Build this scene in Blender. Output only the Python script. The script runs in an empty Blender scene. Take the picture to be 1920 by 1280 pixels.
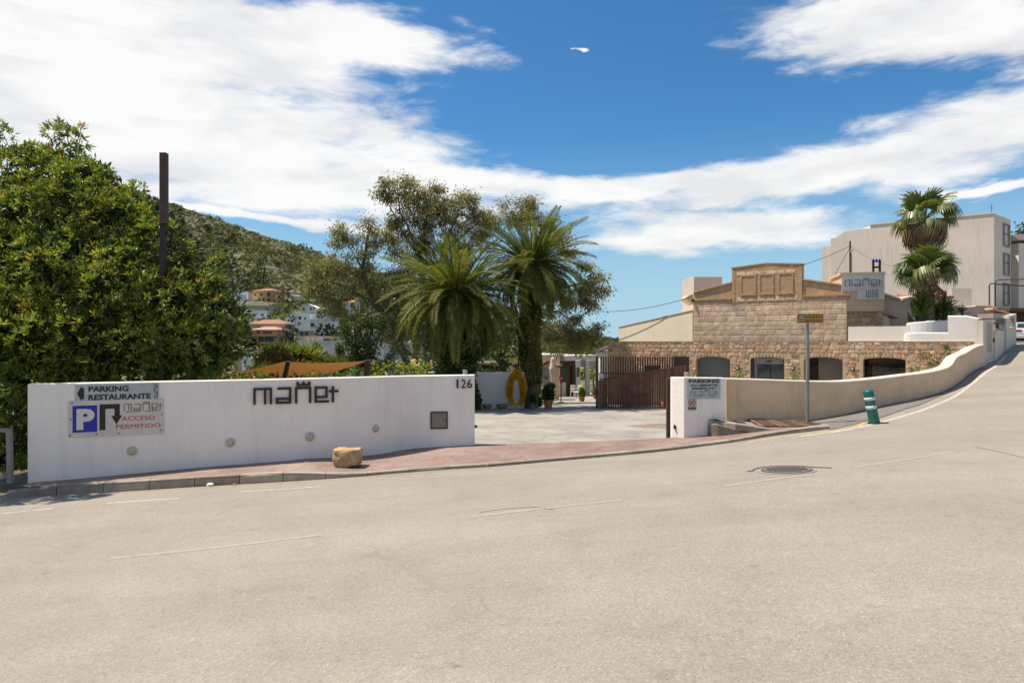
import bpy, math, random
import numpy as np
from mathutils import Vector, Matrix
R = math.radians
random.seed(7); rng = np.random.default_rng(11)
scene = bpy.context.scene
COL = scene.collection
EYE = 1.6
F = 1280.0

# ------------------------------------------------------------------ camera, sky, sun, exposure
cam_d = bpy.data.cameras.new('camera'); cam = bpy.data.objects.new('camera', cam_d); COL.objects.link(cam)
cam_d.sensor_width = 36.0; cam_d.lens = 24.0; cam_d.clip_start = 0.05; cam_d.clip_end = 6000
cam.location = (0, 0, EYE); cam.rotation_euler = (R(90), 0, 0)
scene.camera = cam
scene.view_settings.view_transform = 'Standard'; scene.view_settings.look = 'None'
scene.view_settings.gamma = 1.0; scene.view_settings.use_curve_mapping = False
scene.view_settings.exposure = EXPOSURE = 0.48

SUN = Vector((-0.46, 0.075, 1.0)).normalized()          # towards the sun
sun_el = math.asin(SUN.z); sun_rot = math.atan2(SUN.x, SUN.y)
sd = bpy.data.lights.new('sun', 'SUN'); so = bpy.data.objects.new('sun', sd); COL.objects.link(so)
sd.energy = 5.0; sd.angle = R(0.5); sd.color = (1.0, 0.905, 0.765)
so.rotation_euler = SUN.to_track_quat('Z', 'Y').to_euler()

world = bpy.data.worlds.new('World'); scene.world = world; world.use_nodes = True
def build_world():
    nt = world.node_tree; nt.nodes.clear(); N = nt.nodes.new; L = nt.links.new
    out = N('ShaderNodeOutputWorld'); bg = N('ShaderNodeBackground'); bg.inputs[1].default_value = 0.10
    L(bg.outputs[0], out.inputs[0])
    sky = N('ShaderNodeTexSky'); sky.sky_type = 'NISHITA'; sky.sun_disc = False
    sky.sun_elevation = sun_el; sky.sun_rotation = sun_rot; sky.altitude = 20; sky.air_density = 1.0
    sky.dust_density = 0.35; sky.ozone_density = 2.0
    def m(op, a, b=None, c=None, clamp=False):
        n = N('ShaderNodeMath'); n.operation = op; n.use_clamp = clamp
        for i, v in enumerate((a, b, c)):
            if v is None: continue
            if isinstance(v, (int, float)): n.inputs[i].default_value = v
            else: L(v, n.inputs[i])
        return n.outputs[0]
    tc = N('ShaderNodeTexCoord'); sp = N('ShaderNodeSeparateXYZ'); L(tc.outputs['Generated'], sp.inputs[0])
    az = m('ARCTAN2', sp.outputs[0], sp.outputs[1]); el = m('ARCSINE', sp.outputs[2])
    cb = N('ShaderNodeCombineXYZ'); L(az, cb.inputs[0]); L(el, cb.inputs[1])
    # cloud texture lives on a plane overhead, so it thins and stretches towards the horizon
    zz = m('ADD', m('MAXIMUM', sp.outputs[2], 0.0), 0.16)
    pc = N('ShaderNodeCombineXYZ'); L(m('DIVIDE', sp.outputs[0], zz), pc.inputs[0]); L(m('DIVIDE', sp.outputs[1], zz), pc.inputs[1])
    def noise(vec, scale, detail, rough, sx=1, sy=1, rot=0, dist=0.0, off=0):
        mp = N('ShaderNodeMapping'); L(vec, mp.inputs[0]); mp.inputs['Scale'].default_value = (sx, sy, 1)
        mp.inputs['Rotation'].default_value = (0, 0, rot); mp.inputs['Location'].default_value = (off, off, 0)
        n = N('ShaderNodeTexNoise'); L(mp.outputs[0], n.inputs['Vector']); n.inputs['Scale'].default_value = scale
        n.inputs['Detail'].default_value = detail; n.inputs['Roughness'].default_value = rough
        n.inputs['Distortion'].default_value = dist
        return n
    warp = noise(cb.outputs[0], 3.5, 5, 0.6, 1, 3.2)
    sub = N('ShaderNodeVectorMath'); sub.operation = 'SUBTRACT'; L(warp.outputs['Color'], sub.inputs[0]); sub.inputs[1].default_value = (.5, .5, .5)
    scl = N('ShaderNodeVectorMath'); scl.operation = 'MULTIPLY'; L(sub.outputs[0], scl.inputs[0]); scl.inputs[1].default_value = (0.26, 0.075, 0)
    wv = N('ShaderNodeVectorMath'); wv.operation = 'ADD'; L(cb.outputs[0], wv.inputs[0]); L(scl.outputs[0], wv.inputs[1])
    banks = []
    def bank(px, py, rx, ry, tilt=0.0, gain=1.0, soft=0.55):
        """a cloud bank centred on a compass direction; px, py only name that direction"""
        u = (px-960)/F; v = (640-py)/F
        a = math.atan(u); e = math.atan(v*math.cos(a))
        ra = rx/F*math.cos(a)**2; re = ry/F*math.cos(a)*math.cos(e)**2
        s = N('ShaderNodeVectorMath'); s.operation = 'SUBTRACT'; L(wv.outputs[0], s.inputs[0]); s.inputs[1].default_value = (a, e, 0)
        r = N('ShaderNodeVectorRotate'); r.rotation_type = 'Z_AXIS'; L(s.outputs[0], r.inputs['Vector']); r.inputs['Angle'].default_value = -tilt
        k = N('ShaderNodeVectorMath'); k.operation = 'MULTIPLY'; L(r.outputs[0], k.inputs[0]); k.inputs[1].default_value = (1/ra, 1/re, 0)
        l = N('ShaderNodeVectorMath'); l.operation = 'LENGTH'; L(k.outputs[0], l.inputs[0])
        banks.append(m('MULTIPLY', m('SUBTRACT', 1.0, l.outputs['Value']), gain/soft*0.5))
    for b in CLOUDS: bank(*b)
    mask = banks[0]
    for b in banks[1:]:
        n = N('ShaderNodeMath'); n.operation = 'SMOOTH_MAX'; L(mask, n.inputs[0]); L(b, n.inputs[1]); n.inputs[2].default_value = 0.12
        mask = n.outputs[0]
    wis = noise(pc.outputs[0], 1.5, 9, 0.62, 1, 1, R(20), 0.25)
    fine = noise(cb.outputs[0], 9, 10, 0.62, 1, 3.4, R(-6), 0.3, 3)
    # unseen, behind and beside: broken cloud from the same noise, added for warm fill
    back = m('MULTIPLY', m('SUBTRACT', m('ABSOLUTE', az), 0.85), 1.2, None, True)
    mask = m('MAXIMUM', m('MAXIMUM', mask, -0.6), m('MULTIPLY_ADD', back, 0.72, -0.8))
    d = m('ADD', m('ADD', mask, m('MULTIPLY', m('SUBTRACT', wis.outputs[0], 0.5), 1.1)), m('MULTIPLY', m('SUBTRACT', fine.outputs[0], 0.5), 1.5))
    mr = N('ShaderNodeMapRange'); mr.interpolation_type = 'SMOOTHSTEP'; L(d, mr.inputs[0])
    mr.inputs[1].default_value = -0.30; mr.inputs[2].default_value = 0.42
    hz = N('ShaderNodeMapRange'); L(sp.outputs[2], hz.inputs[0]); hz.inputs[1].default_value = -0.01; hz.inputs[2].default_value = 0.03
    cov = m('MULTIPLY', m('MULTIPLY', mr.outputs[0], hz.outputs[0]), 0.96)
    shade = noise(cb.outputs[0], 5.5, 6, 0.55, 1, 3.6, R(-8), 0.2, 7)
    cr = N('ShaderNodeValToRGB'); L(shade.outputs[0], cr.inputs[0])
    cr.color_ramp.elements[0].position = 0.36; cr.color_ramp.elements[0].color = (5.9, 5.95, 6.05, 1)
    cr.color_ramp.elements[1].position = 0.56; cr.color_ramp.elements[1].color = (7.2, 7.15, 7.05, 1)
    tint = N('ShaderNodeMix'); tint.data_type = 'RGBA'; tint.blend_type = 'MULTIPLY'; tint.inputs[0].default_value = 1.0
    L(sky.outputs[0], tint.inputs[6]); tint.inputs[7].default_value = SKYTINT
    lo = N('ShaderNodeMapRange'); lo.interpolation_type = 'SMOOTHERSTEP'; L(el, lo.inputs[0]); lo.inputs[1].default_value = -0.05; lo.inputs[2].default_value = 0.34; lo.inputs[3].default_value = 0.92; lo.inputs[4].default_value = 0.0
    air = N('ShaderNodeMix'); air.data_type = 'RGBA'; L(lo.outputs[0], air.inputs[0]); L(tint.outputs[2], air.inputs[6]); air.inputs[7].default_value = (3.3, 4.85, 5.75, 1)
    mix = N('ShaderNodeMix'); mix.data_type = 'RGBA'; L(cov, mix.inputs[0]); L(air.outputs[2], mix.inputs[6]); L(cr.outputs[0], mix.inputs[7])
    L(mix.outputs[2], bg.inputs[0])
SKYTINT = (0.33, 0.68, 0.90, 1)
# direction (as seen from the road), half width, half height, tilt, gain
CLOUDS = [(200, 60, 600, 190, 0.0, 1.5), (600, 60, 290, 62, -0.04, 1.3), (330, 235, 560, 110, -0.02, 1.4), (520, 330, 470, 75, -0.06), (120, 400, 330, 120, 0.0),
          (800, 330, 330, 42, -0.12), (1150, 348, 420, 24, 0.02), (1480, 325, 330, 50, 0.10), (1800, 255, 330, 70, 0.18), (1330, 432, 290, 44, 0.0),
          (1760, 40, 400, 75, -0.18), (1980, 110, 200, 50, -0.15), (460, 400, 330, 16, -0.08), (1850, 350, 120, 12, 0), (1072, 90, 9, 7, 0)]
build_world()

# ------------------------------------------------------------------ helpers: scene graph
def tag(o, label=None, cat=None, group=None, kind=None):
    if label: o['label'] = label
    if cat: o['category'] = cat
    if group: o['group'] = group
    if kind: o['kind'] = kind
    return o
def thing(name, label, cat, loc=(0, 0, 0), group=None, rz=0.0):
    o = bpy.data.objects.new(name, None); COL.objects.link(o); o.location = loc; o.rotation_euler = (0, 0, rz)
    o.empty_display_size = 0.2
    return tag(o, label, cat, group)
def wloc(o):
    v = Vector((0, 0, 0))
    while o is not None: v += o.location; o = o.parent
    return v
def link(name, me, parent=None, loc=None, world=False):
    """world=True: the mesh is written in world coordinates and moved back to its parent's origin"""
    o = bpy.data.objects.new(name, me); COL.objects.link(o)
    if parent is not None:
        o.parent = parent
        if world: me.transform(Matrix.Translation(-wloc(parent)))
    if loc is not None: o.location = loc
    return o
def copy_tree(o, parent=None):
    c = o.copy(); COL.objects.link(c); c.parent = parent
    for ch in o.children: copy_tree(ch, c)
    return c

class MB:
    def __init__(s): s.v = []; s.f = []; s.smooth = False
    def add(s, vs, fs):
        b = len(s.v); s.v += [tuple(v) for v in vs]; s.f += [tuple(b+i for i in f) for f in fs]; return s
    def box(s, c, size, rz=0.0, M=None, bev=0.0):
        hx, hy, hz = size[0]/2, size[1]/2, size[2]/2
        m4 = Matrix.Translation(c) @ (M if M is not None else Matrix.Rotation(rz, 4, 'Z'))
        if bev <= 0:
            vs = [m4 @ Vector((x*hx, y*hy, z*hz)) for z in (-1, 1) for y in (-1, 1) for x in (-1, 1)]
            return s.add(vs, [(0, 2, 3, 1), (4, 5, 7, 6), (0, 1, 5, 4), (2, 6, 7, 3), (0, 4, 6, 2), (1, 3, 7, 5)])
        b = bev; vs = []
        def ring(x, y, z): return [(-x, -y+b, z), (-x+b, -y, z), (x-b, -y, z), (x, -y+b, z), (x, y-b, z), (x-b, y, z), (-x+b, y, z), (-x, y-b, z)]
        rings = [[(vx*(hx-b)/hx, vy*(hy-b)/hy, z) for vx, vy, z in ring(hx, hy, -hz)], ring(hx, hy, -hz+b), ring(hx, hy, hz-b), [(vx*(hx-b)/hx, vy*(hy-b)/hy, z) for vx, vy, z in ring(hx, hy, hz)]]
        fs = []
        for r in rings: vs += [m4 @ Vector(p) for p in r]
        for k in range(3):
            for i in range(8): fs.append((k*8+i, k*8+(i+1) % 8, k*8+8+(i+1) % 8, k*8+8+i))
        fs.append(tuple(range(7, -1, -1))); fs.append(tuple(range(24, 32)))
        return s.add(vs, fs)
    def bar(s, a, b, w, h=None):
        """square bar from a to b"""
        a = Vector(a); b = Vector(b); d = b-a; h = h or w
        q = d.to_track_quat('Z', 'Y').to_matrix().to_4x4()
        return s.box((a+b)/2, (w, h, d.length), M=q)
    def tube(s, pts, rad, n=8, cap=True):
        pts = [Vector(p) for p in pts]; k = len(pts)
        rads = rad if isinstance(rad, (list, tuple)) else [rad]*k
        vs = []; up = None
        for i, p in enumerate(pts):
            d = (pts[min(i+1, k-1)]-pts[max(i-1, 0)]).normalized()
            if up is None: up = Vector((0, 0, 1)) if abs(d.z) < .9 else Vector((1, 0, 0))
            x = d.cross(up).normalized(); y = x.cross(d).normalized(); up = y
            for j in range(n):
                t = 2*math.pi*j/n; vs.append(p + (x*math.cos(t)+y*math.sin(t))*rads[i])
        fs = [(i*n+j, i*n+(j+1) % n, (i+1)*n+(j+1) % n, (i+1)*n+j) for i in range(k-1) for j in range(n)]
        if cap: fs += [tuple(range(n-1, -1, -1)), tuple(range((k-1)*n, k*n))]
        return s.add(vs, fs)
    def lathe(s, prof, c=(0, 0, 0), n=20, M=None):
        c = Vector(c); vs = []
        for r, z in prof:
            for j in range(n):
                t = 2*math.pi*j/n; p = Vector((r*math.cos(t), r*math.sin(t), z))
                vs.append(c + ((M @ p) if M is not None else p))
        k = len(prof)
        fs = [(i*n+j, i*n+(j+1) % n, (i+1)*n+(j+1) % n, (i+1)*n+j) for i in range(k-1) for j in range(n)]
        fs += [tuple(range(n-1, -1, -1)), tuple(range((k-1)*n, k*n))]
        return s.add(vs, fs)
    def prism(s, poly, ext):
        """poly: list of 3-D points, ext: vector"""
        e = Vector(ext); n = len(poly); a = [Vector(p) for p in poly]
        fs = [tuple(range(n)), tuple(range(2*n-1, n-1, -1))]
        fs += [(i, i+n, (i+1) % n+n, (i+1) % n) for i in range(n)]
        return s.add(a+[p+e for p in a], fs)
    def mesh(s, name, mat, smooth=False):
        me = bpy.data.meshes.new(name); me.from_pydata(s.v, [], s.f); me.validate()
        if mat: me.materials.append(mat)
        if smooth: me.shade_smooth()
        return me
    def build(s, name, mat, parent=None, world=True, smooth=False, loc=None, fix=True):
        me = s.mesh(name, mat, smooth)
        if fix:
            import bmesh
            bm = bmesh.new(); bm.from_mesh(me); bmesh.ops.recalc_face_normals(bm, faces=bm.faces[:]); bm.to_mesh(me); bm.free()
        return link(name, me, parent, loc, world and parent is not None)

def np_mesh(name, V, per, mat, smooth=False):
    """V: (n*per, 3) array, each run of `per` vertices one face"""
    n = len(V)//per; me = bpy.data.meshes.new(name)
    me.vertices.add(len(V)); me.vertices.foreach_set('co', np.asarray(V, dtype=np.float32).ravel())
    me.loops.add(n*per); me.loops.foreach_set('vertex_index', np.arange(n*per, dtype=np.int32))
    me.polygons.add(n); me.polygons.foreach_set('loop_start', np.arange(0, n*per, per, dtype=np.int32))
    try: me.polygons.foreach_set('loop_total', np.full(n, per, dtype=np.int32))
    except Exception: pass
    me.update(calc_edges=True); me.validate()
    if mat: me.materials.append(mat)
    return me
def grid_mesh(name, X, Y, Z, mat, smooth=True):
    r, c = X.shape; V = np.stack([X, Y, Z], -1).reshape(-1, 3)
    i = (np.arange(r-1)[:, None]*c+np.arange(c-1)[None]).ravel()
    fs = np.stack([i, i+1, i+c+1, i+c], -1)
    me = bpy.data.meshes.new(name); me.from_pydata(V.tolist(), [], fs.tolist()); me.materials.append(mat)
    if smooth: me.shade_smooth()
    return me

# ------------------------------------------------------------------ helpers: places
def P(px, py, Y): return Vector(((px-960)/F*Y, Y, EYE-(py-640)/F*Y))
def PX(px, Y): return (px-960)/F*Y
def ZP(py, Y): return EYE-(py-640)/F*Y
CTRL = [(0, 0, -1.6), (0, 4, -1.77), (0, 8, -1.97), (-3.2, 7.3, -2.2), (-3.0, 3.0, -1.95), (3.8, 9.5, -1.8), (6, 4, -1.5)]
for px, py, Y in ((12, 931, 11.2), (60, 931, 11.35), (250, 920, 11.55), (375, 911, 11.7), (480, 906, 11.9), (665, 894, 12.05), (815, 881, 12.4), (920, 875, 12.55),
                  (1122, 857, 13.15), (1232, 847, 13.5), (1308, 838, 13.8), (1379, 829, 13.95), (1445, 817, 14.05), (1521, 808, 14.15), (1556, 804, 14.25),
                  (1635, 793, 14.6), (1620, 770, 16.1), (1700, 752, 18.3), (1760, 737, 20.5), (1800, 716, 23), (1820, 699, 25), (1843, 687, 28), (1866, 679, 29.5),
                  (1876, 662, 34), (1903, 646, 40)):
    CTRL.append(((px-960)/F*Y, Y, -(py-640)/F*Y))
CTRL += [(20, 20, -.95), (12, 10, -1.45), (12, 4, -1.3), (40, 44, .05), (50, 60, .3), (60, 30, .4), (40, 10, -.3), (-14, 9, -2.85), (-22, 4, -3.1), (-30, -8, -3.1),
         (0, -15, -1.1), (30, -15, -.2), (-40, 10, -3.8)]
CT = np.array(CTRL, float)
def _rbf():
    n = len(CT); d = np.linalg.norm(CT[:, None, :2]-CT[None, :, :2], axis=-1)
    K = d**2*np.log(d+1e-9); K[np.arange(n), np.arange(n)] = 0
    A = np.zeros((n+3, n+3)); A[:n, :n] = K+np.eye(n)*0.6; A[:n, n] = 1; A[:n, n+1:] = CT[:, :2]; A[n, :n] = 1; A[n+1:, :n] = CT[:, :2].T
    return np.linalg.solve(A, np.concatenate([CT[:, 2], np.zeros(3)]))
_W = _rbf()
def Gn(X, Y):
    X = np.asarray(X, float); Y = np.asarray(Y, float); sh = X.shape; x = X.ravel(); y = Y.ravel()
    d = np.hypot(x[:, None]-CT[None, :, 0], y[:, None]-CT[None, :, 1])
    return (d**2*np.log(d+1e-9) @ _W[:-3] + _W[-3] + x*_W[-2] + y*_W[-1]).reshape(sh) + EYE
def G(x, y): return float(Gn(np.array([x]), np.array([y]))[0])
def hit(px, py, f=None, y0=1.5, y1=70):
    f = f or G
    u = (px-960)/F; v = (py-640)/F; prev = None; y = y0
    while y < y1:
        if EYE-v*y <= f(u*y, y): 
            a, b = y-(0.25 if y < 60 else 4), y
            for _ in range(14):
                m = (a+b)/2
                if EYE-v*m <= f(u*m, m): b = m
                else: a = m
            return Vector((u*b, b, f(u*b, b)))
        y += 0.25 if y < 60 else 4
    return Vector((u*y1, y1, f(u*y1, y1)))
def YD(x, y): return EYE-2.24-0.052*(max(y, 14.0)-14.8)      # the yard falls away from the road
def yp(px, Y): x = PX(px, Y); return Vector((x, Y, YD(x, Y)))

# ------------------------------------------------------------------ helpers: materials
MATS = {}
def mat(name, c1, c2=None, scale=3.0, rough=0.8, bump=0.0, bscale=40.0, metal=0.0, rnd=None, rndv=0.25, c3=None, detail=6, spec=0.3, streak=0.0, transl=0.0, ramp=None, stretch=(1, 1, 1), alpha=None):
    if name in MATS: return MATS[name]
    m = bpy.data.materials.new(name); m.use_nodes = True; nt = m.node_tree; N = nt.nodes.new; L = nt.links.new
    b = nt.nodes['Principled BSDF']; b.inputs['Roughness'].default_value = rough; b.inputs['Metallic'].default_value = metal
    b.inputs['Specular IOR Level'].default_value = spec
    geo = N('ShaderNodeNewGeometry')
    mp = N('ShaderNodeMapping'); L(geo.outputs['Position'], mp.inputs[0]); mp.inputs['Scale'].default_value = stretch
    def nz(s, d=6, r=0.55, vec=None):
        n = N('ShaderNodeTexNoise'); L(vec or mp.outputs[0], n.inputs['Vector']); n.inputs['Scale'].default_value = s; n.inputs['Detail'].default_value = d; n.inputs['Roughness'].default_value = r
        return n.outputs[0]
    cols = ramp or ([c1, c2, c3] if c3 else ([c1, c2] if c2 else [c1, tuple(x*0.88 for x in c1)]))
    rp = N('ShaderNodeValToRGB'); e = rp.color_ramp
    while len(e.elements) < len(cols): e.elements.new(0.5)
    for i, c in enumerate(cols):
        e.elements[i].position = (0.0 if rnd else 0.32) + (i/(len(cols)-1))*(1.0 if rnd else 0.36); e.elements[i].color = (*c, 1)
    if rnd == 'object':
        oi = N('ShaderNodeObjectInfo'); L(oi.outputs['Random'], rp.inputs[0])
    elif rnd == 'island': L(geo.outputs['Random Per Island'], rp.inputs[0])
    else: L(nz(scale, detail), rp.inputs[0])
    col = rp.outputs[0]
    if rnd:
        mx = N('ShaderNodeMix'); mx.data_type = 'RGBA'; mx.blend_type = 'MULTIPLY'; mx.inputs[0].default_value = 1
        mr = N('ShaderNodeMapRange'); L(nz(scale, detail), mr.inputs[0]); mr.inputs[1].default_value = .3; mr.inputs[2].default_value = .7
        mr.inputs[3].default_value = 1-rndv; mr.inputs[4].default_value = 1+rndv
        cc = N('ShaderNodeCombineColor'); [L(mr.outputs[0], cc.inputs[i]) for i in range(3)]
        L(col, mx.inputs[6]); L(cc.outputs[0], mx.inputs[7]); col = mx.outputs[2]
    if streak > 0:
        mp2 = N('ShaderNodeMapping'); L(geo.outputs['Position'], mp2.inputs[0]); mp2.inputs['Scale'].default_value = (3.0, 3.0, 0.22)
        s = nz(2.2, 8, 0.65, mp2.outputs[0]); mr = N('ShaderNodeMapRange'); L(s, mr.inputs[0]); mr.inputs[1].default_value = .52; mr.inputs[2].default_value = .78; mr.inputs[3].default_value = 0; mr.inputs[4].default_value = streak
        mx = N('ShaderNodeMix'); mx.data_type = 'RGBA'; L(mr.outputs[0], mx.inputs[0]); L(col, mx.inputs[6]); mx.inputs[7].default_value = (0.20, 0.165, 0.125, 1); col = mx.outputs[2]
    L(col, b.inputs['Base Color'])
    if bump > 0:
        bp = N('ShaderNodeBump'); bp.inputs['Strength'].default_value = bump; bp.inputs['Distance'].default_value = 0.02
        L(nz(bscale, 8, 0.6, geo.outputs['Position']), bp.inputs['Height']); L(bp.outputs[0], b.inputs['Normal'])
    if transl > 0:
        t = N('ShaderNodeBsdfTranslucent'); mx = N('ShaderNodeMixShader'); mx.inputs[0].default_value = transl
        br = N('ShaderNodeMix'); br.data_type = 'RGBA'; br.blend_type = 'MULTIPLY'; br.inputs[0].default_value = 1; L(col, br.inputs[6]); br.inputs[7].default_value = (1.5, 1.7, 0.7, 1)
        L(br.outputs[2], t.inputs[0]); L(b.outputs[0], mx.inputs[1]); L(t.outputs[0], mx.inputs[2]); L(mx.outputs[0], nt.nodes['Material Output'].inputs[0])
    MATS[name] = m
    return m
def glass(name='window_glass', c=(0.03, 0.04, 0.05), rough=0.06):
    if name in MATS: return MATS[name]
    m = mat(name, c, c, rough=rough, spec=0.8); return m

def road_material():
    m = bpy.data.materials.new('asphalt'); m.use_nodes = True; nt = m.node_tree; N = nt.nodes.new; L = nt.links.new
    b = nt.nodes['Principled BSDF']; b.inputs['Roughness'].default_value = 0.85; b.inputs['Specular IOR Level'].default_value = 0.25
    geo = N('ShaderNodeNewGeometry'); pos = geo.outputs['Position']
    def nz(s, d=5, r=.55, vec=pos, dist=0):
        n = N('ShaderNodeTexNoise'); L(vec, n.inputs['Vector']); n.inputs['Scale'].default_value = s; n.inputs['Detail'].default_value = d; n.inputs['Roughness'].default_value = r; n.inputs['Distortion'].default_value = dist
        return n.outputs[0]
    def ramp(v, stops):
        r = N('ShaderNodeValToRGB'); L(v, r.inputs[0])
        while len(r.color_ramp.elements) < len(stops): r.color_ramp.elements.new(.5)
        for e, (p, c) in zip(r.color_ramp.elements, stops): e.position = p; e.color = (*c, 1)
        return r.outputs[0]
    def mul(a, bb, f=1.0):
        x = N('ShaderNodeMix'); x.data_type = 'RGBA'; x.blend_type = 'MULTIPLY'; x.inputs[0].default_value = f; L(a, x.inputs[6]); L(bb, x.inputs[7]); return x.outputs[2]
    mp = N('ShaderNodeMapping'); L(pos, mp.inputs[0]); mp.inputs['Rotation'].default_value = (0, 0, R(-14)); mp.inputs['Scale'].default_value = (0.16, 1.0, 1)
    base = ramp(nz(0.55, 6, .6), [(0.30, (0.262, 0.232, 0.196)), (0.5, (0.284, 0.252, 0.213)), (0.72, (0.307, 0.275, 0.234))])
    bands = ramp(nz(0.75, 5, .55, mp.outputs[0]), [(0.34, (0.91, 0.912, 0.92)), (0.52, (1.0, 1, 1)), (0.7, (1.04, 1.035, 1.03))])
    blot = ramp(nz(2.3, 7, .65), [(0.33, (0.94, 0.94, 0.94)), (0.5, (1, 1, 1)), (0.75, (1.04, 1.04, 1.035))])
    vo = N('ShaderNodeTexVoronoi'); L(pos, vo.inputs['Vector']); vo.inputs['Scale'].default_value = 75
    stones = ramp(vo.outputs['Color'], [(0.0, (0.66, 0.66, 0.68)), (0.28, (0.92, 0.92, 0.92)), (0.7, (1.05, 1.04, 1.02)), (1.0, (1.45, 1.42, 1.36))])
    gr = ramp(nz(320, 2, .6), [(0.32, (0.78, 0.78, 0.78)), (0.5, (1, 1, 1)), (0.7, (1.22, 1.2, 1.18))])
    # sparse oil spots and thin cracks
    v2 = N('ShaderNodeTexVoronoi'); v2.feature = 'DISTANCE_TO_EDGE'; v2.inputs['Scale'].default_value = 0.16
    wp = N('ShaderNodeVectorMath'); wp.operation = 'MULTIPLY_ADD'; 
    wn = N('ShaderNodeTexNoise'); L(pos, wn.inputs['Vector']); wn.inputs['Scale'].default_value = 1.6; wn.inputs['Detail'].default_value = 8
    L(wn.outputs['Color'], wp.inputs[0]); wp.inputs[1].default_value = (1.1, 1.1, 0); L(pos, wp.inputs[2]); L(wp.outputs[0], v2.inputs['Vector'])
    crack = ramp(v2.outputs['Distance'], [(0.0, (0.78, 0.77, 0.76)), (0.0022, (0.90, 0.90, 0.90)), (0.004, (1, 1, 1))])
    spot = ramp(nz(5.5, 3, .5), [(0.25, (0.80, 0.79, 0.78)), (0.33, (1, 1, 1))])
    c = mul(base, bands); c = mul(c, blot); c = mul(c, stones, .8); c = mul(c, gr, .8); c = mul(c, crack, .4); c = mul(c, spot, .8)
    L(c, b.inputs['Base Color'])
    bp = N('ShaderNodeBump'); bp.inputs['Strength'].default_value = 0.55; bp.inputs['Distance'].default_value = 0.004
    L(vo.outputs['Distance'], bp.inputs['Height']); L(bp.outputs[0], b.inputs['Normal'])
    return m

WHITE = mat('white_plaster', (0.83, 0.755, 0.685), (0.77, 0.695, 0.63), scale=1.4, bump=0.35, bscale=18, streak=0.16, rough=.85)
WHITE2 = mat('cream_plaster', (0.70, 0.64, 0.55), (0.62, 0.56, 0.47), scale=1.2, bump=0.25, bscale=30, streak=0.16)
TAN = mat('tan_plaster', (0.70, 0.505, 0.32), (0.58, 0.41, 0.26), scale=1.6, bump=0.5, bscale=22, streak=0.35)
COPE = mat('pale_coping', (0.72, 0.62, 0.48), (0.62, 0.53, 0.41), scale=5, bump=.3)
APT = mat('apartment_plaster', (0.72, 0.62, 0.52), (0.64, 0.545, 0.455), scale=.35, streak=0.30, bump=.1)
BROWN = mat('brown_painted_steel', (0.085, 0.048, 0.036), (0.062, 0.035, 0.027), scale=8, rough=.55, bump=.1)
DARKM = mat('dark_brown_metal', (0.035, 0.026, 0.022), (0.025, 0.019, 0.016), scale=20, rough=.5)
GREYM = mat('galvanised_grey', (0.20, 0.21, 0.21), (0.16, 0.17, 0.17), scale=20, rough=.45, metal=.3)
CONC = mat('kerb_concrete', (0.36, 0.305, 0.245), (0.25, 0.21, 0.165), scale=6, rnd='object', rndv=.2, bump=.5, bscale=60)
CONC2 = mat('rough_concrete', (0.30, 0.25, 0.20), (0.17, 0.13, 0.10), scale=5, bump=.8, bscale=30)
BLACK = mat('black_paint', (0.012, 0.012, 0.012), rough=.5)
INK = mat('dark_lettering', (0.03, 0.027, 0.025), rough=.6)
GLASS = glass()
# ================================================================== GROUND
YK_PTS = [(-60, 10.9), (-12, 11.0)] + [((px-960)/F*Y, Y) for px, Y in ((12, 11.2), (60, 11.35), (250, 11.55), (375, 11.7), (480, 11.9), (665, 12.05), (815, 12.4), (920, 12.55), (1020, 12.85),
          (1122, 13.15), (1232, 13.5), (1308, 13.8), (1379, 13.95), (1445, 14.05), (1521, 14.15), (1556, 14.25))]
TW = [(PX(px, Y), Y) for px, Y in ((1362, 15.15), (1500, 15.5), (1560, 15.75), (1620, 16.25), (1700, 18.3), (1760, 20.5), (1785, 21.8), (1800, 23), (1820, 25), (1843, 28))]
far_pts = YK_PTS + [(6.95, 15.6), (8.5, 16.45), (10.7, 18.5), (12.9, 20.7), (15.2, 23.2), (17, 25.2), (19.4, 28.2), (21.1, 29.9), (24.4, 34.2), (29.6, 40.2), (34, 47), (38, 62), (48, 75), (70, 80)]
fx = np.array([p[0] for p in far_pts]); fy = np.array([p[1] for p in far_pts])
def Yfar(x): return np.interp(x, fx, fy)
xs = np.unique(np.concatenate([np.arange(-60, -14, 2.0), np.arange(-14, 24, .4), np.arange(24, 70, 1.2)]))
t = np.linspace(0, 1, 150)[:, None]
yy = -25 + (Yfar(xs)[None]+0.12+25)*t; XX = np.broadcast_to(xs[None], yy.shape)
road = tag(link('road', grid_mesh('road', XX, yy, Gn(XX, yy), road_material())), kind='structure')

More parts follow.
